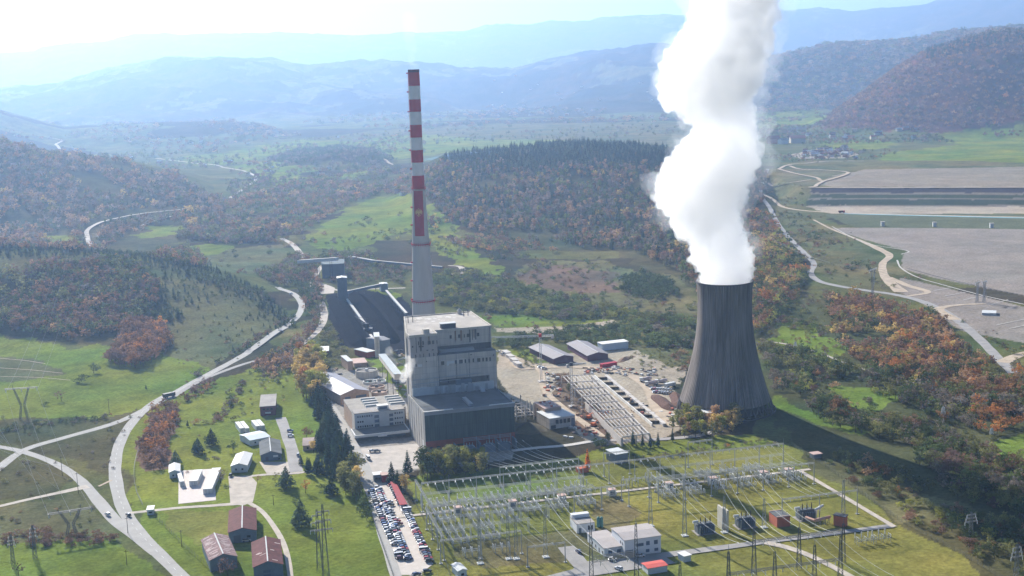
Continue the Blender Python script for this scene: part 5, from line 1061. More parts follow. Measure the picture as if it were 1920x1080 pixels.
mb = MB(); wbox(mb, -30, -3, 40, 49.4, 0, 3.2); mb.build('ground_floor', C_BLUEW, t)
mb = MB(); wbox(mb, -19.5, -14.5, 33.2, 34.4, 2.6, 3.4); mb.build('porch', C_WHITE, cp)
def tank(label, px, py, rpx, h, m, top, wall=None, inner=True, nm='settling_tank'):
    p = flat(px, py, h); r = rpx/(F/p.length); t = thing(nm, label, 'tank', (p.x, p.y, 0)); mb = MB(); c = (p.x, p.y, 0)
    mb.lathe(c, [(r, 0), (r, h), (r-.5, h), (r-.5, h-.9)], 40, cap_top=False); mb.build('wall', m, t)
    mb = MB(); mb.lathe((p.x, p.y, h-.9), [(r-.49, 0), (.1, .0)], 40); mb.build('surface', top, t)
    mb = MB(); an = rnd.uniform(0, 3); mb.box((p.x, p.y, h-.1), (2*r-.6, .7, .35), an); mb.lathe((p.x, p.y, h-.9), [(1.1, 0), (1.1, 1.6)], 12); mb.build('scraper_bridge', C_DARK if inner else C_OFF, t); return t
tank('large open grey round tank behind the workshop hall', 687, 693, 21, 4.5, C_LIGHT, mat('dry tank floor', (.30, .28, .26), .9, noise=.1, scale=.4), inner=False)
tank('round pool of green water with a white rim beside the workshop', 694, 714, 14, 1.5, C_WHITE, mat('green pool water', (.14, .26, .20), .2, spec=.5), nm='clarifier_pool')
tank('second green and white round pool nearer the boiler house', 711, 713, 13, 1.5, C_WHITE, mat('whitish pool water', (.42, .52, .45), .3, spec=.5), nm='clarifier_pool')
tank('farther of two round tanks with pinkish tops', 706, 723.5, 15.5, 3, mat('pink concrete', (.46, .36, .30), .9, noise=.1, scale=.4), mat('pink slab', (.46, .33, .27), .9, noise=.1, scale=.4), nm='storage_tank')
tank('nearer of two round tanks with pinkish tops', 711, 733, 15.5, 3, mat('pink concrete', (.46, .36, .30), .9), mat('pink slab', (.46, .33, .27), .9), nm='storage_tank')
house('pump_tower', 'narrow pale tower block behind the round tanks', 'building', (652,678), (661,677), (649.5,666.5), 6.5, roof='flat', wm=C_BRICK2, rm=C_OFF)
house('filter_house', 'low flat building with a pinkish roof behind the large round tank', 'building', (664,682), (688,680), (662,673), 2.6, roof='flat', wm=C_BRICK2, rm=C_PINK)
house('red_cabin', 'small red cabin with a white roof among the trees left of the coal yard', 'cabin', (599,659), (616,658), (603,650), 3, .5, roof='side', wm=C_BRICK, rm=C_WHITE)
# coal handling
t, P, w, d = house('transfer_tower', 'tall narrow grey coal transfer tower with an annex next to the boiler house', 'tower', (702,632), (711,631.5), (701,624), 15, roof='flat', wm=C_BOIL, rm=C_OFF)
house('transfer_annex', 'lower grey annex to the right of the coal transfer tower', 'building', (711,640), (731,636), (709,630), 10, 1, roof='side', wm=C_BLUEW, rm=C_SHEET)
house('crusher_shed', 'red-walled lean-to in front of the coal transfer tower', 'building', (688,661), (703,658), (685,651), 4, roof='flat', wm=C_BRICK, rm=C_OFF)
house('bunker_tower', 'tall blue coal bunker tower at the far end of the coal yard', 'tower', (632,522), (650,521), (629,518), 22, .6, roof='front', wm=mat('blue cladding', (.10, .135, .16), .7, noise=.1, scale=.3), rm=C_WHITE, depth=10)
house('transfer_hut', 'small blue-grey hut where the coal conveyors meet', 'hut', (714,533), (727,532), (713,529), 7, .4, wm=C_BLUEW, rm=C_WHITE, depth=8, ridge=False)
house('mill_hall', 'hazy blue industrial hall below the white conveyor bridge', 'industrial hall', (603,496), (645,494), (606,489), 14, 2.5, roof='side', wm=mat('hazy blue cladding', (.12, .15, .17), .7, noise=.1, scale=.2), rm=mat('teal roof', (.12, .17, .19), .6), depth=28)
def conveyor(label, a, za, b, zb, w=2.6, h=2.0, m=mat('dusty white sheet', (.48, .47, .45), .8, noise=.1, scale=.4), side=C_BLUEW, legs=4, nm='conveyor'):
    p = flat(*a, za) if not isinstance(a, Vector) else a; q = flat(*b, zb) if not isinstance(b, Vector) else b; d = q-p; L = d.length; t = thing(nm, label, 'conveyor', (p.x, p.y, 0)); N = Vector((-d.y, d.x, 0)).normalized()*w/2
    mb = MB(); up = Vector((0, 0, h)); mb.hexa([p-N-up, p+N-up, q+N-up, q-N-up, p-N, p+N, q+N, q-N][0:8]); mb.build('gallery', side, t)
    mb = MB(); u2 = Vector((0, 0, .25)); N2 = N*1.15; mb.hexa([p-N2, p+N2, q+N2, q-N2, p-N2+u2, p+N2+u2, q+N2+u2, q-N2+u2]); mb.build('roof', m, t)
    for k in range(legs):
        c = p+d*((k+.5)/legs)
        if c.z-h > 1: mb = MB(); mb.tube((c.x-N.x*.8, c.y-N.y*.8, 0), tuple(c-up-N*.7), .22, 4); mb.tube((c.x+N.x*.8, c.y+N.y*.8, 0), tuple(c-up+N*.7), .22, 4); mb.build('trestle', C_DARK, t)
    return t
conveyor('long white conveyor down the left side of the coal yard', (645,552.5), 3, (683,605), 3, 1.8, 1.4, legs=9)
conveyor('long white conveyor along the right side of the coal yard up to the boiler house', (724,544), 4, (762,587), 12, 1.8, 1.4, legs=6)
conveyor('short white conveyor stub from the stacker to the transfer tower', (694,627), 6, (704,640), 8, 1.6, 1.2, legs=2)
conveyor('rising blue conveyor bridge between bunker tower and transfer hut', (650,546), 3, (715,532), 9, 2.6, 2.4, legs=3)
conveyor('hazy pale conveyor bridge left of the mill hall', (560,488), 16, (632,483), 22, 4, 3, legs=3, side=C_OFF)
conveyor('far white pipeline conveyor crossing behind the chimney', (655,480), 6, (700,488), 6, 3.2, 2.4, legs=3)
conveyor('white conveyor stretch between pipeline and chimney', (700,488), 6, (829,500), 6, 2.2, 2, legs=7)
conveyor('inclined grey-roofed coal gallery feeding the boiler house', (716,664), 13, W(1.5, 78, 26), 26, 4.2, 3.2, m=mat('dusty blue sheet', (.34, .38, .40), .8, noise=.1, scale=.4), side=C_BOIL, legs=3)
# stacker on the coal
p = flat(690, 618); t = thing('coal_stacker', 'dark steel stacker machine standing on the coal pile', 'stacker', p); rr = random.Random(3)
mb = MB(); mb.box((p.x, p.y, 0), (7, 6, 1.2)); mb.box((p.x-1, p.y, 1.2), (3, 3, 4)); mb.build('carriage', C_DARK, t)
mb = MB(); mb.tube((p.x, p.y, 4), (p.x-12, p.y+16, 8), .45, 4); mb.tube((p.x, p.y, 8.5), (p.x-12, p.y+16, 8.3), .15, 4); mb.tube((p.x, p.y, 4), (p.x+7, p.y-10, 6), .4, 4); mb.build('boom', C_DARK, t)
mb = MB(); mb.tube((p.x, p.y, 4), (p.x, p.y, 9), .3, 4); mb.build('mast', C_DARK, t)
# coal heaps
cm = mat('coal', (.013, .013, .017), 1, noise=.3, scale=.5, bump=.5, spec=0)
def heap(pts, h, label, m, w, nm='coal_heap', cat='heap'):
    P = catmull([G(*p) for p in pts], 3); mb = MB(); n = len(P); K = 9; prof = []
    for i in range(n):
        d = (P[min(i+1, n-1)]-P[max(i-1, 0)]); d.z = 0; d.normalize(); N = Vector((-d.y, d.x, 0)); e = min(1, min(i, n-1-i)/3+.05); hh = h*e*(.85+.3*vnoise(np.array(P[i].x/6), np.array(P[i].y/6))); row = []
        for k in range(K):
            u = k/(K-1)*2-1; q = P[i]+N*u*w/2*(.5+.5*e); row.append((q.x, q.y, -.05+hh*(1-abs(u))**.9+ (0 if k in (0, K-1) else .3*float(vnoise(np.array(q.x/2.5), np.array(q.y/2.5)))*e)))
        prof.append(row)
    for i in range(n-1):
        for k in range(K-1): mb.face([prof[i][k], prof[i][k+1], prof[i+1][k+1], prof[i+1][k]][::-1])
    return tag(mb.build(nm, m, smooth=True), label, cat)
heap([(628,560),(645,590),(668,630),(682,650)], 4.5, 'long black coal heap on the left of the coal yard', cm, 17)
heap([(662,552),(690,580),(720,620),(735,645)], 5.5, 'broad black coal heap in the middle of the coal yard', cm, 16)
heap([(705,552),(735,585),(758,620)], 4.5, 'dark coal heap against the right conveyor of the coal yard', cm, 12)
# ---------------------------------------------------------------- the switchyard
C_GAL = mat('pale galvanised', (.37, .38, .37), .7, .0, noise=.1, scale=1)
C_POR = mat('grey porcelain', (.62, .63, .62), .4, spec=.5)
C_WIRE = mat('aluminium conductor', (.50, .52, .52), .8, spec=.05); C_LINE = mat('thin line conductor', (.30, .32, .33), .9, spec=.02)
C_LATT = mat('dark lattice steel', (.13, .14, .15), .6, .3)
def lattice_leg(mb, p, q, w0, w1, r, n=8, chord=None):
    """square lattice column between two points"""
    p = Vector(p); q = Vector(q); d = (q-p).normalized(); a = Vector((1, 0, 0)) if abs(d.z) > .7 else Vector((0, 0, 1)); b = d.cross(a).normalized(); a = b.cross(d).normalized(); chord = chord or r*1.5
    cs = [(-1, -1), (1, -1), (1, 1), (-1, 1)]
    def P(k, f): w_ = w0+(w1-w0)*f; return p+(q-p)*f+a*cs[k % 4][0]*w_/2+b*cs[k % 4][1]*w_/2
    for k in range(4): mb.tube(P(k, 0), P(k, 1), chord, 3, caps=False)
    for i in range(n):
        for k in range(4):
            mb.tube(P(k+(i % 2), i/n), P(k+1-(i % 2), (i+1)/n), r, 3, caps=False)
def s_wall(px, py, b):  # point on the plane b = const of the yard grid
    p = wall_px(px, py, b, VS, S(0, b)); return (p-A0).dot(US), p.z
def gantry(label, b, al, h, lab_group='portal gantries of the switchyard', thick=.22, spike=2.6, latt=False, beam=True, m=None, bh=None, strings=True):
    m = m or C_GAL; t = thing('gantry', label, 'gantry', S(al[0], b), lab_group); bh = bh or h
    for a in al:
        mb = MB()
        if latt: lattice_leg(mb, S(a, b, 0), S(a, b, h), 1.5, .5, .07, 12); mb.tube(S(a, b, h), S(a, b, h+spike), .10, 4, .04)
        else: mb.tube(S(a, b, 0), S(a, b, h), thick*1.15, 6, thick*.8); mb.tube(S(a, b, h), S(a, b, h+spike), .08, 4, .04)
        mb.box(tuple(S(a, b, 0)), (1.3, 1.3, .3), TS); mb.build('mast', m, t)
    if beam:
        mb = MB(); lattice_leg(mb, S(al[0], b, bh), S(al[-1], b, bh), .55, .55, .045, int((al[-1]-al[0])/1.6)+1, .075); mb.build('beam', m, t)
    if strings:
        for a0, a1 in zip(al[:-1], al[1:]):
            for f in (.22, .5, .78): p = S(a0+(a1-a0)*f, b, bh-.3); mb = MB(); mb.tube(p, p-Vector((0, 0, 1.3)), .13, 5); mb.build('insulator', C_POR, t)
    return t
ORD = ['first', 'second', 'third', 'fourth', 'fifth', 'sixth', 'seventh', 'eighth', 'ninth', 'tenth', 'eleventh', 'twelfth', 'thirteenth', 'fourteenth', 'fifteenth', 'sixteenth', 'seventeenth', 'eighteenth', 'nineteenth', 'twentieth',
       'twenty-first', 'twenty-second', 'twenty-third', 'twenty-fourth', 'twenty-fifth', 'twenty-sixth', 'twenty-seventh', 'twenty-eighth', 'twenty-ninth', 'thirtieth', 'thirty-first', 'thirty-second', 'thirty-third', 'thirty-fourth', 'thirty-fifth', 'thirty-sixth', 'thirty-seventh', 'thirty-eighth']
AR = [24, 37, 50.5, 64]
gantry('short portal gantry nearest the turbine hall, taking its lines', -66.5, AR, 10.2)
gantry('portal gantry behind the small white hut at the back fence', -68, [76.5, 90], 12)
gantry('two-mast portal gantry at the back fence near the cooling tower', -68, [121, 134], 13)
BR = [-17+13.2*k for k in range(15)]
gantry('longest portal gantry along the back edge of the switchyard', -79, BR, 10.6)
gantry('portal gantry across the left middle of the switchyard', -113, [-19+13.2*k for k in range(8)], 10.6)
gantry('portal gantry across the right middle of the switchyard', -112.5, [88+13.2*k for k in range(7)], 10.6)
gantry('portal gantry on the left lawn with tall lattice masts', -153, [-23, -6, 11.5], 10, strings=True)
gantry('small low portal over the middle lawn near the white house', -168, [10, 26], 8.5)
gantry('portal gantry at the right end of the yard by the boundary lane', -156, [129, 147, 165.5], 11)
gantry('short inner portal beside the small yard hut', -104, [73, 86.5], 10)
for k, (b0, b1, a) in enumerate(((-72, -122, -18.5), (-112, -150, -21))):
    t = thing('gantry', ('long beam gantry running down the left edge of the switchyard', 'beam gantry continuing along the lower left edge of the yard')[k], 'gantry', S(a, b0)); mb = MB(); lattice_leg(mb, S(a, b0, 10.2), S(a, b1, 10.2), .7, .7, .06, 30, .1); mb.build('beam', C_GAL, t)
    for q in range(4): mb = MB(); bb = b0+(b1-b0)*q/3; mb.tube(S(a, bb, 0), S(a, bb, 10.6), .26, 6, .18); mb.box(tuple(S(a, bb)), (1.3, 1.3, .3), TS); mb.build('mast', C_GAL, t)
# tall lattice masts measured in the photograph: foot plane, pixel of the top
TALL = [(966,967,-158), (897,953,-158), (951,952,-157), (1021,955,-160), (1283,897,-156), (1219,905,-140), (1433,935,-158), (1358,930,-158), (1582,900,-158)]
for k, (px, py, b) in enumerate(TALL):
    a, z = s_wall(px, py, b); t = thing('lattice_mast', ORD[k]+' tall slender lattice mast counted from the left part of the yard', 'mast', S(a, b), 'tall lattice masts of the switchyard')
    mb = MB(); lattice_leg(mb, S(a, b, 0), S(a, b, max(12, z)), 1.7, .5, .07, 12, .11); mb.build('column', C_GAL, t); mb = MB(); mb.box(tuple(S(a, b)), (2.6, 2.6, .35), TS); mb.build('footing', C_OFF, t)
# foreground lattice portals
def fore(label, b, px_l, ztop, zb2):
    al = []; t = None
    for px, py in px_l: a, z = s_wall(px, py, b); al.append((a, z))
    t = thing('lattice_gantry', label, 'gantry', S(al[0][0], b), 'dark lattice gantries in the foreground')
    for a, z in al: mb = MB(); lattice_leg(mb, S(a, b, 0), S(a, b, z-3), 1.9, .6, .08, 14, .12); mb.tube(S(a, b, z-3), S(a, b, z), .12, 4, .05); mb.build('mast', C_LATT, t)
    for zz_ in zb2:
        mb = MB(); lattice_leg(mb, S(al[0][0], b, zz_), S(al[-1][0], b, zz_), .8, .8, .05, int(abs(al[-1][0]-al[0][0])/1.3), .09); mb.build('beam', C_LATT, t)
    for (a0, _), (a1, _) in zip(al[:-1], al[1:]):
        for f in (.2, .5, .8): p = S(a0+(a1-a0)*f, b, zb2[0]-.4); mb = MB(); mb.tube(p, p-Vector((0, 0, 1.8)), .16, 5); mb.build('insulator', C_POR, t)
    return [a for a, _ in al]
f1 = fore('dark lattice gantry standing before the white control building', -205, [(1107,972),(1192,967)], 22, (14.5, 16))
f2 = fore('wide dark lattice gantry crossing the boundary lane at the lower right', -205, [(1414,978),(1499,975),(1582,968)], 24, (14,))
f3 = fore('nearest low lattice gantry at the bottom edge right of the kiosk', -222, [(1366,1020),(1453,1020),(1528,1008),(1577,990)], 14, (9.5,))
f4 = fore('short foreground lattice portal at the bottom edge', -226, [(1275,1045),(1366,1022)], 12, (9.5,))
# switchgear units
def disconnector():
    t = thing('disconnector', 'x', 'switchgear', (0, 0, 0), 'disconnector units of the switchyard'); mb = MB()
    for x in (-3.4, 0, 3.4):
        for y in (-.9, .9): mb.tube((x, y, 0), (x, y, 2.0), .10, 4)
    for y in (-.9, .9): mb.box((0, y, 2.0), (8.2, .16, .2))
    mb.build('frame', C_GAL, t, org=(0, 0, 0))
    for x in (-3.4, 0, 3.4):
        mb = MB()
        for y in (-.9, .9): mb.lathe((x, y, 2.2), [(.16, 0), (.24, .2), (.13, .35), (.24, .55), (.13, .7), (.22, .95), (.1, 1.3)], 6)
        mb.tube((x, -1.1, 3.5), (x, 1.1, 3.5), .09, 4); mb.build('insulator_pair', C_POR, t, org=(0, 0, 0))
    return t
def breaker():
    t = thing('circuit_breaker', 'x', 'switchgear', (0, 0, 0), 'circuit breakers of the switchyard')
    for x in (-3.2, 0, 3.2):
        mb = MB(); mb.box((x, 0, 0), (.9, .9, 1.1)); mb.tube((x, 0, 1.1), (x, 0, 2.3), .2, 6); c = mb.build('pedestal', C_GAL, t, org=(0, 0, 0))
        mb = MB(); mb.lathe((x, 0, 2.3), [(.2, 0), (.28, .2), (.16, .4), (.28, .7), (.14, 1.2)], 6); mb.tube((x, 0, 3.4), (x-.9, 0, 4.4), .2, 6); mb.tube((x, 0, 3.4), (x+.9, 0, 4.4), .2, 6); mb.build('pole', C_POR, t, org=(0, 0, 0))
    return t
def posts():
    t = thing('instrument_transformer', 'x', 'switchgear', (0, 0, 0), 'post-type instrument transformers of the switchyard')
    for x in (-3.0, 0, 3.0):
        mb = MB(); mb.tube((x, 0, 0), (x, 0, 2.2), .16, 5); mb.build('stand', C_GAL, t, org=(0, 0, 0))
        mb = MB(); mb.lathe((x, 0, 2.2), [(.26, 0), (.26, .4), (.18, .5), (.26, .8), (.16, 1.1), (.26, 1.4), (.2, 1.7), (.3, 1.8), (.25, 2.3)], 7); mb.build('insulator', C_POR, t, org=(0, 0, 0))
    return t
PROTO = {'d': disconnector(), 'b': breaker(), 'p': posts()}; used = set()
WHAT = {'d': 'pale disconnector unit', 'b': 'three-pole circuit breaker', 'p': 'set of three post insulators'}
def place(kind, a, b, where, off=0):
    o = PROTO[kind]
    if kind in used: o = copy_tree(o)
    used.add(kind); o.location = S(a, b); o['_o'] = tuple(S(a, b)); o.rotation_euler = (0, 0, TS+off); o['label'] = (WHAT[kind]+' '+where)
rows_where = {}
def bay(a, bl, kinds, name):
    for k, (b, kd) in enumerate(zip(bl, kinds)): place(kd, a, b, 'in '+name+(', nearest hall' if k == 0 else ', '+ORD[k]+' from hall'))
names_u = [ORD[k]+' upper bay from the left' for k in range(20)]
for k, a in enumerate((-10.5, 2.5, 15.7, 28.9, 42, 55)): bay(a, (-81.5, -83.6, -85.8, -88.2), 'pddb' if k % 2 else 'dpdd', names_u[k])
for k, a in enumerate((96, 122, 135, 148)): bay(a, (-82, -84.5, -87, -89.4), 'ddpd' if k % 2 else 'pddp', names_u[7+k])
for k, a in enumerate((-11, 2.5, 15.7)): bay(a, (-96, -98.4, -101, -103.5, -106.2, -109.5, -112, -117, -120, -123, -126.5, -130, -133.5, -137)[:14 if k < 2 else 8], 'ddbpddpdddbpdd', ORD[k]+' lower bay from the left')
for k, a in enumerate((29, 42, 55, 68)): bay(a, (-97.5, -100, -102.6, -105.3, -108, -110.6)[:6 if k < 3 else 2], 'pdbddp', ORD[k+3]+' lower bay from the left')
for k, a in enumerate((95, 108)): bay(a, (-98.5, -100.8, -103.2, -106, -108.6, -111), 'bpddpd', ORD[k+8]+' lower bay from the left')
for k, a in enumerate((122, 135, 148, 161)): bay(a, (-95.5, -98, -100.5, -103.2, -106, -109), 'dpdbpd', ORD[k+11]+' lower bay from the left')
bay(-9, (-147.5, -150), 'dp', 'left lawn row'); bay(4, (-147.5, -150), 'dp', 'second left lawn row'); bay(60, (-82,), 'p', 'group by the orange larch'); bay(150, (-187, -190), 'pd', 'isolated group beyond the boundary lane'); bay(158, (-187, -190), 'pd', 'isolated right group beyond the boundary lane'); bay(84, (-84, -88), 'pp', 'group behind the small yard hut')
# yard huts
for k, a in enumerate((-3.5, 22.5, 46.5, 71, 100, 122.5, 149, 162)):
    t = thing('relay_hut', ORD[k]+' relay hut from the left along the yard lane', 'hut', S(a, -94.8), 'relay huts along the yard lane'); mb = MB(); wbox(mb, a-1.6, a+1.6, -97, -94.2, 0, 3.0, S); mb.build('wall', C_OFF, t); mb = MB(); wbox(mb, a-1.9, a+1.9, -97.3, -93.9, 3.0, 3.25, S); mb.build('roof', C_PINK, t)
    mb = MB(); wbox(mb, a-1.2, a+1.2, -97.08, -97.0, .6, 2.4, S); mb.build('door', C_BLUEW, t)
# conductors
def cat(p, q, sag, n=7): return [p+(q-p)*(i/n)-Vector((0, 0, sag*4*(i/n)*(1-i/n))) for i in range(n+1)]
def wire(label, p, q, sag, r=.055, ins=True, group='conductors of the switchyard', m=None, n=8):
    t = thing('conductor', label, 'power line', p, group); C = cat(p, q, sag, n); mb = MB()
    for a, b in zip(C[:-1], C[1:]): mb.tube(a, b, r, 3, caps=False)
    mb.build('wire', m or C_WIRE, t)
    if ins:
        for e in ((C[0], C[1]), (C[-1], C[-2])): d = (e[1]-e[0]).normalized(); mb = MB(); mb.tube(e[0]+d*.3, e[0]+d*2.0, .15, 5); mb.build('insulator_string', C_POR, t)
def span(a0, b0, z0, a1, b1, z1, where, sag=1.6, off=(-3.6, 0, 3.6), **k):
    for j, o_ in enumerate(off): wire(('left', 'middle', 'right')[j]+' of three conductors '+where, S(a0+o_, b0, z0), S(a1+o_, b1, z1), sag, **k)
for k, a in enumerate((30.5, 43.7, 57)): span(a-13, -20+ (0), 8.5, a, -66.5, 10, 'from the turbine hall to '+ORD[k]+' bay of the short gantry', 2.5, r=.075)
for k in range(3): a = 30.5+13.2*k; span(a, -66.5, 10, a+1, -79, 10.4, 'between the two back gantries, '+ORD[k]+' bay', .6)
for k in (0, 1, 2, 3, 4, 5, 6, 8, 9, 10, 12, 13): a = -10.4+13.2*k; span(a, -79, 10.4, a-1.0, -113, 10.4, 'over '+ORD[k]+' bay between back and middle gantries', 2.0)
for k, (a, b, a2) in enumerate(((-12.4, -153, -14), (0.8, -153, 2.5))): span(a, -113, 10.3, a2, b, 9.8, 'over '+ORD[k]+' bay above the left lawn', 2.2)
span(14, -113, 10.3, 18, -168, 8.4, 'falling to the small low portal', 2.6)
for k, a in enumerate((95, 108)): span(a, -112.5, 10.3, f1[0]+9 if k == 0 else f1[1]-9, -205, 14.3, 'crossing the control building roof, '+ORD[k]+' set', 5, r=.07) if False else None
span(f1[0]+(f1[1]-f1[0])*.5, -205, 14.3, f1[0]+(f1[1]-f1[0])*.5-3, -120, 12, 'from the middle gantry over the control building', 5, r=.075, off=(-5.5, 0, 5.5))
span(94, -112.5, 10.4, (f2[0]+f2[1])/2-12, -205, 14, 'over the left power transformer', 4.5, r=.075, off=(-4, 0, 4))
span(121, -112.5, 10.4, (f2[0]+f2[1])/2, -205, 14, 'over the middle power transformer', 4.5, r=.075, off=(-4, 0, 4))
span(134, -112.5, 10.4, (f2[1]+f2[2])/2, -205, 14, 'over the brick cubicle', 4.5, r=.075, off=(-4, 0, 4))
span((f2[0]+f2[1])/2, -205, 13.8, (f3[1]+f3[2])/2+1, -260, 12, 'running out of the picture from the wide gantry', 3, r=.08, off=(-5, 0, 5))
span((f2[1]+f2[2])/2, -205, 13.8, (f2[1]+f2[2])/2+5, -260, 12, 'running out at the lower right from the wide gantry', 3, r=.08, off=(-5, 0, 5))
span((f1[0]+f1[1])/2, -205, 14.3, (f1[0]+f1[1])/2+6, -260, 12, 'running out of the picture below the control building', 3, r=.08, off=(-5.5, 0, 5.5))
span((f3[0]+f3[1])/2, -222, 9.3, (f3[0]+f3[1])/2+5, -265, 8, 'at the bottom edge right of the red kiosk', 2, r=.07, off=(-4, 0, 4))
span(147, -156, 10.8, 148, -113, 10.4, 'over the right lawn', 1.8)
for k, (a0, a1, b, z) in enumerate(((-18, 62, -81.2, 6.5), (-18, 62, -95.2, 6.2), (-18, 34, -114.6, 6.2), (94, 166, -81.6, 6.5), (94, 166, -94.6, 6.2), (-18, 22, -128, 6.0))):
    for j in range(3):
        t = thing('busbar', ORD[j]+' tube of busbar set '+('upper left', 'middle left', 'lower left', 'upper right', 'middle right', 'lowest left')[k]+' over the switchgear', 'busbar', S(a0, b-j*1.4), 'busbars over the switchgear'); mb = MB(); mb.tube(S(a0, b-j*1.4, z), S(a1, b-j*1.4, z), .09, 4); mb.build('tube', C_WIRE, t)
        for q in range(int((a1-a0)/13)+1): mb = MB(); mb.tube(S(a0+q*13, b-j*1.4, 0), S(a0+q*13, b-j*1.4, z), .13, 4); mb.build('support', C_POR, t)
# power transformers
def transformer(label, px, py, rot=0):
    p = flat(px, py); t = thing('power_transformer', label, 'transformer', p, 'large power transformers on the yard lawn'); o = Vector((p.x, p.y, 0)); u = US; v = VS
    fr = lambda x, y, z=0: o+u*x+v*y+Vector((0, 0, z))
    mb = MB(); wbox(mb, -4.8, 4.4, -3.2, 3.4, 0, .25, fr); mb.build('plinth', C_ROOF, t); mb = MB(); wbox(mb, -4, 3.6, -1.6, 1.6, .25, 4.0, fr); wbox(mb, -3.4, 3, -1.2, 1.2, 4.0, 4.5, fr); mb.build('tank', mat('transformer grey', (.13, .15, .17), .7, noise=.15, scale=1), t)
    for s in (-1, 1):
        mb = MB()
        for k in range(7): wbox(mb, -3.8+k*1.05, -3.4+k*1.05, 1.7 if s > 0 else -2.9, 2.9 if s > 0 else -1.7, .5, 3.6, fr)
        mb.build('radiator', C_BLUEW, t)
    for k in range(3): mb = MB(); q = fr(-2.2+k*2.2, -.4, 4.4); mb.lathe(tuple(q), [(.3, 0), (.2, .4), (.3, .7), (.18, 1.3), (.25, 1.5), (.1, 2.9)], 7); mb.build('bushing', mat('brown porcelain', (.06, .045, .04), .4), t)
    for k in range(3): mb = MB(); q = fr(-1.8+k*1.5, 1.0, 4.4); mb.lathe(tuple(q), [(.2, 0), (.14, 1.3)], 6); mb.build('small_bushing', C_POR, t)
    mb = MB(); mb.tube(fr(-5.6, .2, 5.2), fr(-3.2, .2, 5.2), .62, 10); mb.tube(fr(-4.2, .2, 3.5), fr(-4.2, .2, 5.0), .15, 4); mb.build('conservator', C_WHITE, t)
    for x in (-3.4, 3.2): mb = MB(); mb.tube(fr(x, -2.9, 0), fr(x, -2.9, 4.2), .22, 6); mb.build('post', C_STEEL, t)
transformer('left one of the dark power transformers with a white drum on top', 1322, 998)
transformer('middle power transformer just right of the tall pale fire wall', 1398, 987)
transformer('power transformer with three white drums beside the orange duct', 1512, 972)
for k in range(2): p = flat(1528+k*6, 960-k*6, 5); mb = MB(); mb.tube((p.x, p.y, 6-k*.5), (p.x+2.4, p.y+1, 6.6-k*.5), .6, 10); mb.tube((p.x+1, p.y+.4, 3.6), (p.x+1, p.y+.4, 6), .15, 4); tag(mb.build('oil_drum', C_WHITE), ('upper', 'lower')[k]+' white oil drum over the rightmost power transformer', 'drum')
p = flat(1358, 998); q = flat(1366, 996.5); t = thing('fire_wall', 'tall pale double fire wall between two power transformers', 'wall', p)
for k, (x, y) in enumerate(((1352.5, 991), (1361, 995))):
    p = flat(x, y); mb = MB(); mb.box((p.x, p.y+1.5, 0), (.8, 5.5, 9.5), TS); mb.build('panel', mat('cream concrete', (.55, .52, .44), .9, noise=.06, scale=.4), t)
t, P, w, d = house('brick_cubicle', 'open-topped orange brick cubicle between transformers and lane', 'building', (1457,971), (1481.5,968), (1445.5,966), 4.5, roof='flat', wm=C_TERRA, rm=C_DROOF, depth=8, over=.05)
for a_, b_ in (((0, 0), (w, .4)), ((0, d-.4), (w, d))):
    mb = MB(); mb.hexa([P(a_[0]-.1, a_[1]-.1, 4.6), P(b_[0]+.1, a_[1]-.1, 4.6), P(b_[0]+.1, b_[1], 4.6), P(a_[0]-.1, b_[1], 4.6), P(a_[0]-.1, a_[1]-.1, 5.0), P(b_[0]+.1, a_[1]-.1, 5.0), P(b_[0]+.1, b_[1], 5.0), P(a_[0]-.1, b_[1], 5.0)])
    mb.build('coping', C_PINK, t)
house('brick_shed', 'dark-roofed orange brick shed right of the transformer with the orange duct', 'building', (1563,966), (1584,970), (1552,959), 4.6, roof='flat', wm=C_TERRA, rm=C_DARK, over=.3)
p = flat(1511, 970, 3.2); q = flat(1528, 976, 3.2); r_ = flat(1556, 969, 3.2); t = thing('cable_duct', 'pale orange elevated duct bending from transformer to brick shed', 'duct', p)
mb = MB(); mb.tube(p, q, .7, 6); mb.tube(q, r_, .7, 6); mb.build('trough', mat('salmon sheet', (.60, .36, .28), .7), t)
for f in (.1, .4, .7, .95): c = q+(r_-q)*f; mb = MB(); mb.tube((c.x, c.y, 0), tuple(c), .15, 4); mb.tube((c.x-1, c.y, 0), tuple(c), .1, 4); mb.build('support', C_LATT, t)
# control building and neighbours
CW = mat('white blue render', (.66, .68, .70), .85, noise=.05, scale=.4)
def multi(*q): return list(q)
house('control_building', 'taller right half of the white control building with a pale sloping roof and blue windows', 'building', (1171,1013.5), (1239,1004), (1153.4,990), 7.4, .5, roof='side', wm=CW, rm=mat('warm grey roof', (.40, .37, .36), .9, noise=.06, scale=.3), wins=[('f', .42, 4.0, 3.2, 1.3, 'window', C_WINB), ('f', .64, 4.0, 1.6, 1.8, 'window', C_WINB), ('f', .86, 4.0, 1.7, 1.8, 'window', C_WINB), ('f', .63, 1.0, 1.6, 1.3, 'window', C_WINB), ('f', .87, 1.0, 1.7, 1.3, 'window', C_WINB), ('f', .12, .1, 3.6, 2.9, 'garage_door', C_BLUEW), ('s', .15, 4.6, .8, 1.2), ('s', .3, 4.6, .8, 1.2)], ridge=False)
house('control_annex', 'lower left wing of the white control building', 'building', (1133,1028.5), (1169.5,1023), (1107.3,998.5), 3.8, .4, roof='side', wm=CW, rm=mat('warm grey roof', (.40, .37, .36), .9), wins=[('f', .3, .9, 1.7, 1.7, 'window', C_WINB), ('f', .75, .9, 1.7, 1.7, 'window', C_WINB), ('s', .1, .8, .9, 1.2), ('s', .3, 0, .9, 2.1, 'door', DR), ('s', .5, .9, .9, 1.2), ('s', .7, 1.2, .9, 1)], ridge=False)
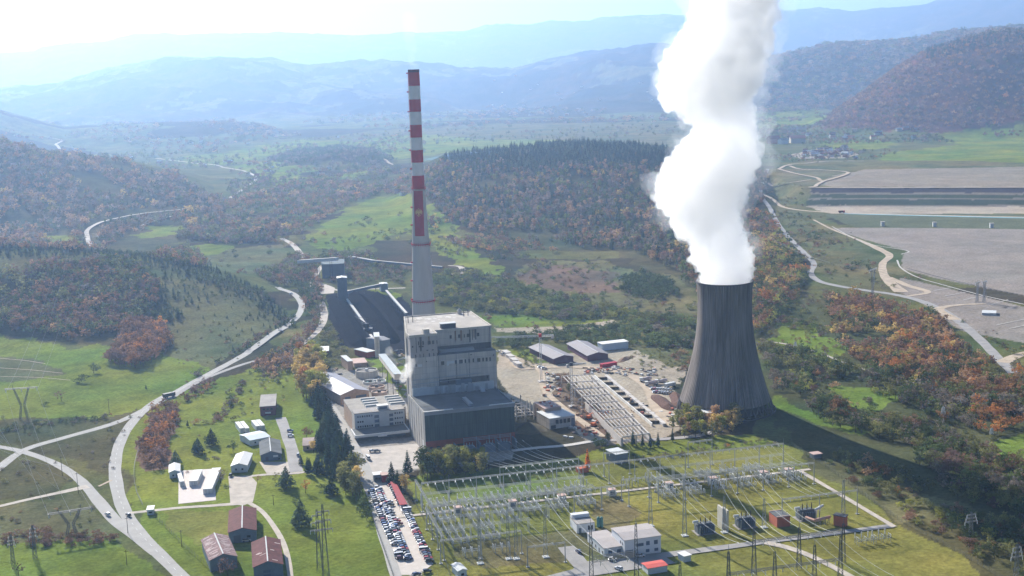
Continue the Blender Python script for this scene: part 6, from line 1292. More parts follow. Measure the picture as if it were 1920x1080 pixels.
t, P, w, d = house('pump_cabin', 'small white flat-roofed house with a blue door and raised back roof', 'house', (1081.4,984), (1115,980), (1071.7,969), 4.0, roof='flat', wm=CW, rm=C_ROOF, over=.05, wins=[('f', .18, 0, 1.1, 2.3, 'door', C_BLUEW), ('f', .66, 1.1, .7, 2, 'window', C_WIN), ('f', .85, 1.1, .7, 2, 'window', C_WIN)])
mb = MB(); y0, y1 = d*.72, d-.05; mb.hexa([P(.05, y0, 4.3), P(w-.05, y0, 4.3), P(w-.05, y1, 4.3), P(.05, y1, 4.3), P(.05, y0, 5.8), P(w-.05, y0, 5.8), P(w-.05, y1, 5.8), P(.05, y1, 5.8)]); mb.build('raised_part', CW, t)
house('red_kiosk', 'low kiosk with a bright coral red roof below the control building', 'kiosk', (1215,1066), (1251,1060), (1206.5,1056), 2.6, .3, roof='side', wm=CW, rm=mat('coral roof', (.60, .12, .10), .6), ridge=False)
house('white_cabin', 'small white cabin by the lane right of the control building', 'cabin', (1283,1044), (1295.5,1041), (1279,1034), 2.5, roof='flat', wm=CW, rm=C_WHITE, depth=4.5)
house('white_cabin', 'white cabin at the bottom edge below the car park', 'cabin', (859,1071), (875,1068), (852,1058), 3.0, .6, wm=CW, rm=C_OFF, ridge=False, wins=[('f', .5, .8, 1.2, 1)])
house('grey_hut', 'small hut with a pale roof at the back fence of the switchyard', 'hut', (1155,853), (1177,849), (1147,842), 5.0, roof='flat', wm=C_BLUEW, rm=C_OFF)
house('orange_shed', 'tiny orange-roofed shed under the orange larch', 'hut', (1086,880), (1104,877), (1083,875), 2.2, roof='flat', wm=C_TERRA, rm=C_TERRA, depth=4)
house('garden_shed', 'tiny shed in the scrub beyond the right yard corner', 'hut', (1526,853), (1541,851), (1524,848), 2.2, roof='flat', wm=C_BLUEW, rm=C_PINK, depth=4)
for k, x in enumerate((1122, 1128)): p = flat(x, 988); mb = MB(); mb.lathe((p.x, p.y, 0), [(.7, 0), (.7, 4.4), (.2, 4.8)], 12); tag(mb.build('oil_tank', mat('green tank', (.10, .26, .24), .5)), ('left', 'right')[k]+' of two slim green upright tanks beside the white pump cabin', 'tank')
# gatehouse and canopy
house('gatehouse', 'gatehouse with a white roof at the car park entrance', 'gatehouse', (701,891.5), (716,890), (698.5,886.5), 3.4, roof='flat', wm=C_BLUEW, rm=C_WHITE, wins=[('f', .3, .9, 1.3, 1.2), ('f', .7, .9, 1.3, 1.2)])
house('gate_annex', 'red-fronted annex with a pale roof beside the gatehouse', 'building', (717,892), (728,890.5), (716,887), 3.6, roof='flat', wm=C_REDP, rm=C_PINK)
q = [flat(731.5, 904, 2.6), flat(741, 903, 2.6), flat(764, 946, 2.6), flat(749.5, 947.5, 2.6)]; t = thing('parking_canopy', 'long dark red canopy over the parked cars at the head of the right row', 'canopy', q[3]); mb = MB(); up = Vector((0, 0, .22)); mb.hexa([q[3], q[2], q[1], q[0]]+[x+up for x in (q[3], q[2], q[1], q[0])]); mb.build('roof', mat('maroon sheet', (.30, .035, .05), .7, noise=.08, scale=.3), t)
for k in range(7):
    for e0, e1 in ((q[3], q[0]), (q[2], q[1])): c = e0+(e1-e0)*((k+.3)/7); mb = MB(); mb.tube((c.x, c.y, 0), tuple(c), .09, 4); mb.build('post', C_STEEL, t)
# ---------------------------------------------------------------- vehicles
def carpaint():
    m = bpy.data.materials.new('car paint'); m.use_nodes = True; n = m.node_tree.nodes; oi = n.new('ShaderNodeObjectInfo'); m.node_tree.links.new(oi.outputs['Color'], n['Principled BSDF'].inputs['Base Color']); b = n['Principled BSDF']
    b.inputs['Roughness'].default_value = .35; b.inputs['Coat Weight'].default_value = .5; b.inputs['Coat Roughness'].default_value = .08; return m
PAINT = carpaint(); TYRE = mat('tyre', (.02, .02, .02), .8)
def body_mesh(L=4.3, Wd=1.75, van=False):
    prof = [(-.5, .30), (-.5, .72), (-.44, .86), (-.30, .92), (.22, .92), (.38, .86), (.49, .72), (.5, .42), (.47, .28)] if not van else [(-.5, .3), (-.5, 1.0), (.30, 1.0), (.40, .9), (.49, .75), (.5, .42), (.47, .28)]
    roof = [(-.46, .90), (-.38, 1.40), (.02, 1.44), (.24, .93)] if not van else [(-.49, 1.0), (-.48, 1.85), (.28, 1.85), (.42, .92)]
    def loft(pr, w0, w1, zlo, zhi):
        V = []; Fc = []; n = len(pr)
        for s in (-1, 1):
            for x, z in pr: f = (z-zlo)/(zhi-zlo) if zhi > zlo else 0; V.append((x*L, s*(w0+(w1-w0)*f), z))
        Fc.append(tuple(range(n))); Fc.append(tuple(range(2*n-1, n-1, -1)))
        for i in range(n): j = (i+1) % n; Fc.append((j, i, n+i, n+j))
        return V, Fc
    return loft(prof, Wd/2, Wd/2-.05, .3, .92), loft(roof, Wd/2-.08, Wd/2-.25, .9, 1.44 if not van else 1.85), roof
def make_car(name, label, L=4.3, Wd=1.75, van=False):
    t = thing(name, label, 'van' if van else 'car', (0, 0, 0)); (V, Fc), (V2, F2), roof = body_mesh(L, Wd, van)
    me = bpy.data.meshes.new('body'); me.from_pydata(V, [], Fc); me.materials.append(PAINT); bm = bmesh.new(); bm.from_mesh(me); bmesh.ops.recalc_face_normals(bm, faces=bm.faces); bmesh.ops.bevel(bm, geom=bm.edges[:], offset=.06, segments=1, affect='EDGES'); bm.to_mesh(me); bm.free(); o = bpy.data.objects.new('body', me); COL.objects.link(o); o.parent = t
    me = bpy.data.meshes.new('windows'); me.from_pydata(V2, [], F2); me.materials.append(C_WIN); bm = bmesh.new(); bm.from_mesh(me); bmesh.ops.recalc_face_normals(bm, faces=bm.faces); bm.to_mesh(me); bm.free(); o = bpy.data.objects.new('windows', me); COL.objects.link(o); o.parent = t
    zt = roof[1][1]; x0, x1 = roof[1][0]*L, roof[2][0]*L; mb = MB(); mb.box(((x0+x1)/2, 0, zt-.02), (x1-x0+.1, Wd-.5, .07)); o = mb.build('roof_panel', PAINT, t, org=(0, 0, 0))
    for sx in (-.31, .31):
        for s in (-1, 1): mb = MB(); mb.tube((sx*L, s*(Wd/2-.2), .32), (sx*L, s*(Wd/2+.02), .32), .32, 10); mb.build('wheel', TYRE, t, org=(0, 0, 0))
    return t
CAR0 = make_car('parked_car', 'x', 3.85, 1.62); VAN0 = make_car('van', 'x', 4.9, 1.9, True); used_c = set()
PCOL = {'white': (.80, .80, .80), 'silver': (.50, .51, .53), 'grey': (.16, .17, .18), 'black': (.015, .016, .02), 'dark blue': (.02, .035, .12), 'blue': (.04, .10, .32), 'red': (.42, .02, .03), 'maroon': (.14, .015, .03), 'pale blue': (.35, .50, .68), 'beige': (.48, .42, .34)}
def car(px, py, ang, colr, label, group=None, proto=None, pos=None, name=None, onroad=.02):
    proto = proto or CAR0; o = proto
    if proto.name in used_c: o = copy_tree(proto)
    used_c.add(proto.name); x, y, z = G(px, py) if pos is None else (pos.x, pos.y, 0); o.location = (x, y, z+onroad+.3); o['_o'] = (x, y, z+onroad); o.rotation_euler = (0, 0, ang); o['label'] = label
    if group: o['group'] = group
    elif 'group' in o: del o['group']
    if name: o.name = name
    for c in o.children:
        if c.name.split('.')[0] in ('body', 'roof_panel'): c.color = (*PCOL[colr], 1)
PAL = ['white']*11+['silver']*7+['grey']*3+['black']*5+['dark blue']*7+['blue']*4+['red']*5+['maroon']*2+['pale blue']*3+['beige']
def row(p0, p1, n, name, skip=(), side=0, jit=.12, ang=None, flip=False):
    a = flat(*p0); b = flat(*p1); d = (b-a).normalized(); N = Vector((-d.y, d.x, 0)); h = math.atan2(N.y, N.x)
    for k in range(n):
        if k in skip: continue
        p = a+(b-a)*(k/(n-1))+N*rnd.uniform(-jit, jit); c = rnd.choice(PAL)
        if name.startswith('middle') and k in (n-5, n-13): c = 'red'
        if name.startswith('right') and k >= n-2: c = 'red' if k == n-2 else 'black'
        vv = rnd.random() < .05; car(0, 0, h+(math.pi if rnd.random() < .3 else 0)+rnd.uniform(-.03, .03), c, c+(' van, ' if vv else ' car, ')+ORD[k]+' from the far end of '+name, 'cars parked in the staff car park', VAN0 if vv else None, p, 'van' if vv else None)
row((709, 917), (765, 1050), 37, 'middle car park row'); 
row((696.5, 923), (733, 1008), 22, 'left car park row', skip=(6, 13))
row((738, 1017), (752, 1049), 8, 'the short near stretch of the left row', skip=(2, 3, 5))
row((757.5, 950), (805, 1054), 30, 'right car park row')
for k in range(9): p = flat(735+18.0*k/8, 908+37*k/8); car(0, 0, TH+.05, rnd.choice(PAL), ORD[k]+' car from the gatehouse, half hidden under the red canopy', 'cars under the red canopy', None, p+Vector((-.6, 0, 0)))
for (x, y, c, lb) in ((730.5,944,'white','white car standing out in the aisle of the car park, upper one'), (732,949,'black','black car in the aisle beside the white one'), (731.5,960,'white','lower white car standing in the aisle'), (733,965,'grey','grey car in the aisle, lower'), (740,976,'white','white car parked askew in the aisle behind the red ones'), (744,980,'red','red car parked askew in the aisle'), (748,985,'maroon','dark red car at the outer edge of the aisle cluster'), (801,1074,'black','dark car alone at the bottom of the car park'), (781,1080,'dark blue','dark blue car at the bottom edge below the car park')):
    car(x, y, TH+rnd.uniform(-.1, .5), c, lb)
for (x, y, a, c, lb, v_) in ((698,848,.3,'white','white car in the shade before the office block, left',0),(707,848,.3,'grey','grey car in the shade beside the white one, before the office block',0),(690,861,1.9,'white','white van on the plant road beside an olive one',1),(681,864,1.9,'beige','olive beige car parked on the plant road',0),(797,858,1.9,'white','white van parked by the brick corner of the turbine hall',1),
    (241,968,2.2,'black','black car driving past the road junction',0),(202,967,2.25,'white','white car on the side road by the junction',0),(544,810,.2,'dark blue','dark blue car by the lane to the lawns buildings',0),(545,819,.2,'white','white car parked by the upper lane',0),(559,855,1.7,'silver','silver car at the near end of the upper lane',0),(519,862,.1,'black','black car in front of the dark grey house',0),
    (433,893,1.6,'black','black car beside the white house',0),(526,623,.75,'black','small dark car far up the main road',0),(1149,1052,.15,'white','white estate car before the control building annex',0),(1201,1045,.1,'silver','silver car in the shade of the control building',0),(1085,1037,1.9,'dark blue','dark car beside the shrubs left of the control building',0),(1160,1069,2.3,'white','white car by the dark shed at the bottom',0),(463,1016,.1,'beige','beige car between the barns',0),
    (1013,690,.4,'white','left of two white cars near the tower crane',0),(1020,692,.4,'white','right of two white cars near the tower crane',0),(935,661,2.2,'white','white car at the corner behind the boiler house',0),(941,666,2.2,'silver','second pale car at the corner behind the boiler house',0),(974,688,2.2,'white','white car at the end of the container row',0)):
    car(x, y, a, c, lb, None, VAN0 if v_ else None, name='van' if v_ else None)
for k, (x, y) in enumerate(((597,540),(600,538),(604,539),(584,541),(586,544),(503,525),(535,530),(546,552))): car(x, y, .4+k, ('white', 'silver', 'grey')[k % 3], ORD[k]+' of the distant cars parked behind the coal yard', 'distant cars behind the coal yard')
# scrap and stored cars by the tower
for k in range(13): car(1224+(k % 7)*5.2+(k//7)*4, 731+(k//7)*6+(k % 7)*.3, TH+.1, 'red' if k in (1, 8) else 'white', ORD[k]+(' red' if k in (1, 8) else ' white')+' vehicle packed in the storage yard beside the tower', 'vehicles stored beside the cooling tower')
# lorries
def lorry(px, py, ang, cab, box, label, L=8, drum=False, s=1.0, name='lorry'):
    x, y, z = G(px, py); t = thing(name, label, 'lorry', (x, y, z)); u = Vector((math.cos(ang), math.sin(ang), 0)); v = Vector((-u.y, u.x, 0)); o = Vector((x, y, z)); fr = lambda a, b, c=0: o+u*a*s+v*b*s+Vector((0, 0, c*s+.05))
    mb = MB(); wbox(mb, L/2-2, L/2, -1.2, 1.2, .6, 2.9, fr); c = mb.build('cab', cab, t); mb = MB(); wbox(mb, L/2, L/2+.04, -1.05, 1.05, 1.7, 2.6, fr); mb.build('windscreen', C_WIN, c)
    mb = MB(); wbox(mb, -L/2, L/2-2, -.5, .5, .6, 1.0, fr); mb.build('chassis', C_DARK, t)
    mb = MB()
    if drum: mb.tube(fr(-L/2+.2, 0, 2.7), fr(-L/2+2.2, 0, 2.3), .8*s, 10, 1.25*s); mb.tube(fr(-L/2+2.2, 0, 2.3), fr(L/2-2.3, 0, 1.9), 1.25*s, 10, .8*s)
    else: wbox(mb, -L/2, L/2-2.2, -1.25, 1.25, 1.0, 2.9, fr)
    mb.build('drum' if drum else 'load_box', box, t)
    for a in (-L/2+1, -L/2+2.2, L/2-1.2):
        for b in (-1, 1): mb = MB(); mb.tube(fr(a, b*1.0, .5), fr(a, b*1.25, .5), .5*s, 8); mb.build('wheel', TYRE, t)
CDRUM = mat('drum paint', (.45, .38, .38), .6)
lorry(317, 745, .75, C_DARK, C_DARK, 'dark lorry driving up the main road where the carriageways meet', 8)
lorry(1211, 716, TH+2.9, C_OFF, CDRUM, 'back concrete mixer lorry beside the tower', drum=True, name='concrete_mixer'); lorry(1221, 723, TH+2.9, C_OFF, CDRUM, 'middle concrete mixer lorry beside the tower', drum=True, name='concrete_mixer'); lorry(1240, 720, TH+2.9, C_OFF, CDRUM, 'concrete mixer lorry farther right beside the tower', drum=True, name='concrete_mixer'); lorry(1256, 726, TH+.3, C_OFF, C_OFF, 'white lorry close to the cooling tower legs')
lorry(1294, 400, .3, C_REDP, C_DARK, 'far red lorry', 8) if False else lorry(1578, 399, .1, C_REDP, C_RUST, 'small red lorry on the far track beside the turquoise channel', 8)
# ---------------------------------------------------------------- pylons
def pylon(label, px, py, top, arm=9, kind='T', m=None, ang=TH, group=None, w=4):
    x, y, z = G(px, py); lo, hi = 0, 120
    for _ in range(40):
        mm = (lo+hi)/2
        if project([x, y, z+mm])[1] > top: lo = mm
        else: hi = mm
    h = lo; m = m or C_LATT; t = thing('pylon', label, 'pylon', (x, y, z), group); u = Vector((math.cos(ang), math.sin(ang), 0)); o = Vector((x, y, z)); up = Vector((0, 0, 1)); ends = []
    if kind == 'Y':      # splayed body with one wide crossarm
        for s in (-1, 1):
            mb = MB(); lattice_leg(mb, o+u*s*2.2, o+u*s*.9+up*h*.45, .9, .9, .07, 6, .1); lattice_leg(mb, o+u*s*.9+up*h*.45, o+u*s*arm*.45+up*h, .9, .7, .07, 6, .1); mb.build('leg', m, t)
        mb = MB(); lattice_leg(mb, o-u*arm+up*h, o+u*arm+up*h, .7, .7, .06, 14, .09); mb.build('crossarm', m, t)
        ends = [o+u*s*arm*.95+up*h for s in (-1, 0, 1)]
        for e in ends: mb = MB(); mb.tube(e, e-up*2.0+u*.2, .22, 5); mb.build('insulator', C_POR, t)
        for s in (-1, 1): mb = MB(); mb.tube(o+u*s*arm*.5+up*h, o+u*s*arm*.5+up*(h+2.5), .12, 4); mb.build('earth_peak', m, t)
    else:
        mb = MB(); lattice_leg(mb, o, o+up*h, w, .5, .07, 12, .11); mb.build('body', m, t)
        for f, L in ((.66, arm), (.78, arm*.85), (.9, arm*.7)):
            mb = MB(); lattice_leg(mb, o-u*L+up*h*f, o+u*L+up*h*f, .45, .45, .05, 9, .07); mb.build('crossarm', m, t)
            for s in (-1, 1):
                e = o+u*s*L+up*h*f; ends.append(e); mb = MB(); mb.tube(e, e-up*1.5, .16, 5); mb.build('insulator', C_POR, t)
    return ends, h
y1, _ = pylon('wide Y-shaped lattice pylon in the left green meadow', 45, 786, 728, 9.5, 'Y', ang=.15)
y2, _ = pylon('Y-shaped pylon with pale insulators left of the main road junction', 135, 1004, 958, 9.5, 'Y', ang=.4)
pylon('tall multi-armed lattice pylon at the bottom centre-left', 612, 1085, 945, 3.6, 'T', w=2.6, ang=.3); pylon('lattice pylon directly behind the tall multi-armed one', 600, 1068, 955, 3.0, 'T', w=2.2, ang=.3)
pylon('narrow dark pylon in the shrubs at the left', 66, 1047, 985, 1.5, 'T', w=1.4); pylon('narrow dark pylon at the left edge', 25, 1058, 1002, 1.4, 'T', w=1.3)
y3, _ = pylon('grey lattice pylon beside the pale road right of the tower', 1636, 566, 505, 8, 'Y', m=C_STEEL, ang=.9); y4, _ = pylon('left of two pylons on the ash yard', 1832, 566, 530, 5, 'Y', m=C_STEEL, ang=.9); y5, _ = pylon('right of two pylons on the ash yard', 1845, 566, 528, 5, 'Y', m=C_STEEL, ang=.9)
pylon('small white pylon in the autumn wood at the right', 1768, 792, 762, 1.3, 'T', m=C_OFF, w=1.0); pylon('tiny white pylon between the trees near the right meadow', 1859, 823, 802, 1.1, 'T', m=C_OFF, w=.9); pylon('small white pylon right of the cooling tower', 1491, 662, 640, 1.3, 'T', m=C_OFF, w=1.0)
y6, _ = pylon('lattice pylon leaning over the bushes at the right', 1820, 1012, 960, 3, 'T', m=mat('pylon grey', (.22, .23, .23), .8), w=1.8); pylon('lattice pylon at the bottom right corner', 1905, 1090, 1020, 2.6, 'T', m=mat('pylon grey', (.22, .23, .23), .8), w=1.8)
pylon('faint distant pylon on the far plain', 1081, 270, 248, 8, 'T'); pylon('faint pylon on the valley road behind the left hill', 172, 460, 436, 9, 'T', ang=.2)
for k, (p, q) in enumerate(zip(y1, [(120, 478), (137, 474), (157, 470)])): e = Vector(G(*q))+Vector((0, 0, 16)); wire(('left', 'middle', 'right')[k]+' of three bright line conductors climbing the left hill', p-Vector((0, 0, 2)), e, 10, .05, False, 'power lines over the left hill', C_LINE, n=24)
for k, (p, q) in enumerate(zip(y1, y2)): wire(('left', 'middle', 'right')[k]+' conductor between the two left meadow pylons', p, q, 6, .06, False, 'power lines of the left meadow', C_LINE, n=16)
for k in range(4): a = Vector(G(-40, 770+k*32)); b = Vector(G(100+k*14, 985-k*22)); wire(ORD[k]+' pale conductor slanting over the lower left ground', a+Vector((0, 0, 14)), b+Vector((0, 0, 12)), 4, .05, False, 'lines over the lower left ground', C_LINE, n=14)
for k, (p, q) in enumerate(zip(y3, y4)): wire(('left', 'middle', 'right')[k]+' conductor between the ash yard pylons', p, q, 5, .05, False, 'power lines over the ash yard', C_LINE, n=12)
for k, p in enumerate(y3): q = flat(1420+k*4, 428+k*5, 25); wire(('left', 'middle', 'right')[k]+' conductor running from the grey pylon behind the steam', p, q, 8, .05, False, 'power lines behind the steam', C_LINE, n=16)
for px, py, top in ((205,775,745),(117,892,858),(147,925,890),(615,1000,970),(240,1000,975),(238,1060,1038),(341,1025,1000),(513,947,930)):
    x, y, z = G(px, py); t = thing('utility_pole', 'plain wooden utility pole on the left-hand ground, {} part'.format('upper' if py < 800 else 'middle' if py < 960 else 'lower'), 'pole', (x, y, z), 'wooden poles on the left-hand ground'); h = (py-top)/3.3; mb = MB(); mb.tube((x, y, z), (x, y, z+h), .16, 5, .1); mb.build('shaft', BARK, t); mb = MB(); mb.box((x, y, z+h-.6), (1.8, .14, .14), .3); mb.build('crossbar', BARK, t)
# fences
FEN = mat('fence steel', (.16, .17, .15), .7, .2)
def fence(label, pts, h=2.0, step=3.5, posts=True, world=False):
    P = catmull([Vector((*p[:2], 0)) for p in (pts if world else [G(*p) for p in pts])], step); t = thing('fence', label, 'fence', P[0]); mb = MB()
    for p in P: z = Z(p.x, p.y); mb.tube((p.x, p.y, z), (p.x, p.y, z+h), .07, 3)
    mb.build('post_row', FEN, t); mb = MB()
    for a, b in zip(P[:-1], P[1:]):
        for f in (.35, .7, 1): mb.tube((a.x, a.y, Z(a.x, a.y)+h*f), (b.x, b.y, Z(b.x, b.y)+h*f), .035, 3, caps=False)
    mb.build('mesh_wires', FEN, t)
fence('wire fence between car park and switchyard', [(772,935),(800,985),(825,1030),(845,1085)]); fence('wire fence along the left side of the car park', [(693,960),(712,1010),(740,1090)])
fence('wire fence along the right boundary of the switchyard', [(1484,836),(1560,885),(1640,945),(1700,985),(1800,1040),(1900,1100)]); fence('wire fence along the back of the switchyard', [(770,900),(900,885),(1080,872),(1250,858),(1480,838)])
fence('wire fence around the barn meadow', [(282,962),(310,990),(350,1030),(400,1075)]); fence('wire fence from the kiosk up past the rusty thicket', [(268,950),(255,920),(252,880),(262,840),(280,800)])
# ---------------------------------------------------------------- building site
C_PRE = mat('precast concrete', (.52, .49, .46), .9, noise=.1, scale=.5); C_SCAF = mat('dark scaffolding', (.12, .09, .08), .8)
t = thing('beam_hall', 'long unfinished hall of pale concrete frames roofed only with parallel beams', 'unfinished building', W(100, -24)); Q = [flat(1053, 706, 5), flat(1109, 702.5, 5), flat(1218, 813, 5), flat(1166.7, 820, 5)]   # BL BR FR FL
def hallp(f, g, z): a = Q[0]+(Q[3]-Q[0])*f; b = Q[1]+(Q[2]-Q[1])*f; p = a+(b-a)*g; return Vector((p.x, p.y, z))
NB = 8; ux = (Q[2]-Q[3]).normalized(); hx = math.atan2(ux.y, ux.x)
for k in range(NB+1):
    mb = MB(); a, b = hallp(k/NB, 0, 4.9), hallp(k/NB, 1, 4.9); n_ = Vector((-(b-a).y, (b-a).x, 0)).normalized()*.28; mb.hexa([a-n_, b-n_, b+n_, a+n_]+[x+Vector((0, 0, .6)) for x in (a-n_, b-n_, b+n_, a+n_)]); mb.build('cross_girder', C_PRE, t)
    for g in (0, .5, 1): mb = MB(); p = hallp(k/NB, g, 0); mb.box((p.x, p.y, 0), (.5, .5, 4.9), hx); mb.build('column', C_PRE, t)
for k in range(NB):
    for j in range(8):
        mb = MB(); g = .04+j*.92/7.; a, b = hallp((k+.07)/NB, g, 5.0), hallp((k+.93)/NB, g, 5.0); n_ = Vector((-(b-a).y, (b-a).x, 0)).normalized()*.24; mb.hexa([b-n_, b+n_, a+n_, a-n_]+[x+Vector((0, 0, .35)) for x in (b-n_, b+n_, a+n_, a-n_)]); mb.build('roof_beam', C_PRE, t)
mb = MB(); 
for g in (0, 1):
    a, b = hallp(.45 if g == 0 else 0, g, 0), hallp(1, g, 0); n_ = Vector((-(b-a).y, (b-a).x, 0)).normalized()*.15; o_ = n_*(3 if g else -3); mb.hexa([b-n_+o_, b+n_+o_, a+n_+o_, a-n_+o_]+[x+Vector((0, 0, 4.6)) for x in (b-n_+o_, b+n_+o_, a+n_+o_, a-n_+o_)])
mb.build('side_wall', C_PRE, t)
t = thing('foundation_row', 'row of raised concrete foundation walls beside the beam hall', 'foundation', flat(1185, 760)); A1, B1, A2, B2 = flat(1114, 708), flat(1223, 800), flat(1136.7, 706.7), flat(1248, 800)
def fp(f, g, z): a = A1+(B1-A1)*f; b = A2+(B2-A2)*f; p = a+(b-a)*g; return Vector((p.x, p.y, z))
for g, m_, hh in ((0.03, C_WHITE, 1.8), (.97, C_PRE, 1.6)):
    mb = MB(); 
    for k in range(9):
        a, b = fp(k/9, g, 0), fp((k+.94)/9, g, 0); n_ = Vector((-(b-a).y, (b-a).x, 0)).normalized()*(.3 if g < .5 else 1.1); mb.hexa([b-n_, b+n_, a+n_, a-n_]+[x+Vector((0, 0, hh)) for x in (b-n_, b+n_, a+n_, a-n_)])
    mb.build('long_wall', m_, t)
for k in range(9): mb = MB(); a, b = fp((k+.45)/9, .06, 0), fp((k+.45)/9, .9, 0); n_ = Vector((-(b-a).y, (b-a).x, 0)).normalized()*.5; mb.hexa([a-n_, b-n_, b+n_, a+n_]+[x+Vector((0, 0, 1.5)) for x in (a-n_, b-n_, b+n_, a+n_)]); mb.build('cross_wall', mat('dark earth', (.10, .075, .055), .95, noise=.3, scale=.5), t)
# column skeleton behind the turbine hall corner
t = thing('column_skeleton', 'tall bare concrete columns and frames rising between hall and building site', 'unfinished building', W(58, 50)); rr = random.Random(11)
for i in range(4):
    for j in range(5):
        a, b = 58+i*5.2, 44+j*6.6; mb = MB(); hh = rr.choice((8, 9, 10, 6, 4)) if i in (0, 3) else rr.choice((3, 5, 9)); mb.box(tuple(W(a, b)), (.6, .6, hh), TH); mb.build('column', C_PRE, t)
for j in range(5):
    for z in (2.6, 4.4): mb = MB(); wbox(mb, 58, 74, 44+j*6.6-.2, 44+j*6.6+.2, z, z+.4); mb.build('cross_beam', C_PRE, t)
for i in range(4): mb = MB(); wbox(mb, 58+i*5.2-.2, 58+i*5.2+.2, 44.2, 70, 3.2, 3.6); mb.build('long_beam', C_PRE, t)
mb = MB()
for k in range(60):
    a, b = rr.uniform(57, 76), rr.uniform(36, 72); p = W(a, b, rr.uniform(0, 3)); q = p+Vector((rr.uniform(-2, 2), rr.uniform(-2, 2), rr.uniform(0, 2.4))); mb.tube(p, q, .12, 3)
mb.build('scaffolding', C_SCAF, t)
t, P, w, d = house('unfinished_house', 'unfinished brick and concrete building with a pale flat roof in the site', 'unfinished building', (1021,767), (1052,763), (1010,754), 8, roof='flat', wm=C_BRICK2, rm=C_PINK, over=.1, wins=[('s', .2, 1, 1.2, 5), ('s', .45, 1, 1.2, 5), ('s', .7, 1, 1.2, 5)])
for k in range(7): mb = MB(); rr2 = rnd; x, y = rr2.uniform(1, w-2), rr2.uniform(1, d-2); mb.hexa([P(x, y, 8.3), P(x+1.2, y, 8.3), P(x+1.2, y+1, 8.3), P(x, y+1, 8.3), P(x, y, 9.1), P(x+1.2, y, 9.1), P(x+1.2, y+1, 9.1), P(x, y+1, 9.1)]); mb.build('roof_material', C_WHITE if k % 2 else C_TERRA, t)
house('grey_annex', 'lower grey concrete frame building in the hall shadow with open window bays', 'unfinished building', (1030,786), (1078,779), (1022,770), 6, roof='flat', wm=C_BOIL, rm=C_OFF, over=.1, wins=[('f', .3, 2.6, 1.8, 2.4), ('f', .45, 2.6, 1.8, 2.4), ('f', .6, 2.6, 1.8, 2.4), ('f', .75, 2.6, 1.8, 2.4), ('f', .92, .2, 2.2, 4.6, 'opening', C_WINB), ('f', .15, .2, 3, 2)])
for lb, e, g_ in (('left of the two large brown-grey roofed sheds behind the site', ((1038.3,672.5), (1075,668), (1016.7,648)), 1), ('right of the two large brown-grey roofed sheds behind the site', ((1101.7,666.7), (1140,663), (1070,643.5)), 2)):
    house('storage_shed', lb, 'shed', *e, 4.2, 1.7, wm=mat('maroon wall', (.12, .06, .09), .8), rm=mat('mauve sheet roof', (.27, .25, .26), .6, noise=.06, scale=.3), over=.8)
house('white_store', 'long white store with a stepped white roof beyond the two sheds', 'shed', (1129,646), (1178,640.5), (1127,641), 4.6, roof='flat', wm=C_LBLUE, rm=C_WHITE, depth=8)
for k, (x, y) in enumerate(((949,662),(956,669),(963,676),(970,683))): house('site_container', ORD[k]+' container of the pale row on the track behind the boiler house', 'container', (x,y), (x+9,y-1), (x-4,y-5), 2.4, roof='flat', wm=C_PRE, rm=C_PRE, group='site containers in a row')
house('red_container', 'long red container in front of the right storage shed', 'container', (1129,684), (1157,679.5), (1128,681.5), 2.2, roof='flat', wm=C_REDP, rm=C_REDP, depth=3)
def crane(label, px, py, top, jib, cj, ang, m1, m2, cab=True):
    p = flat(px, py); h = 0; lo, hi = 0, 80
    for _ in range(40):
        mm = (lo+hi)/2
        if project([p.x, p.y, mm])[1] > top: lo = mm
        else: hi = mm
    h = lo; t = thing('tower_crane', label, 'crane', p); u = Vector((math.cos(ang), math.sin(ang), 0)); o = Vector((p.x, p.y, 0)); up = Vector((0, 0, 1))
    mb = MB(); lattice_leg(mb, o, o+up*h, 1.3, 1.3, .09, 22, .14); mb.build('mast', m1, t); mb = MB(); mb.box((p.x, p.y, 0), (4, 4, .8), TH); mb.build('base', C_PRE, t)
    if jib: mb = MB(); lattice_leg(mb, o+up*h, o+u*jib+up*(h+.5), 1.0, .6, .08, 26, .12); mb.build('jib', m1, t)
    if cj: mb = MB(); lattice_leg(mb, o+up*h, o-u*cj+up*h, 1.0, .9, .08, 7, .12); mb.build('counter_jib', m1, t); mb = MB(); q = o-u*cj+up*(h-1.8); mb.box(tuple(q), (1.6, 1.6, 2.2), ang); mb.build('counterweight', C_PRE, t)
    mb = MB(); mb.box((p.x, p.y, h-.6), (1.8, 1.8, 2.0), ang); mb.build('cabin', m2, t)
crane('white tower crane with a red slewing head behind the building site', 1015, 716, 630, 32, 8, math.pi+.05, C_OFF, C_RED)
crane('lattice crane mast with a dark head standing at the beam hall', 1072.5, 763, 684, 9, 2, .1, C_STEEL, C_DARK)
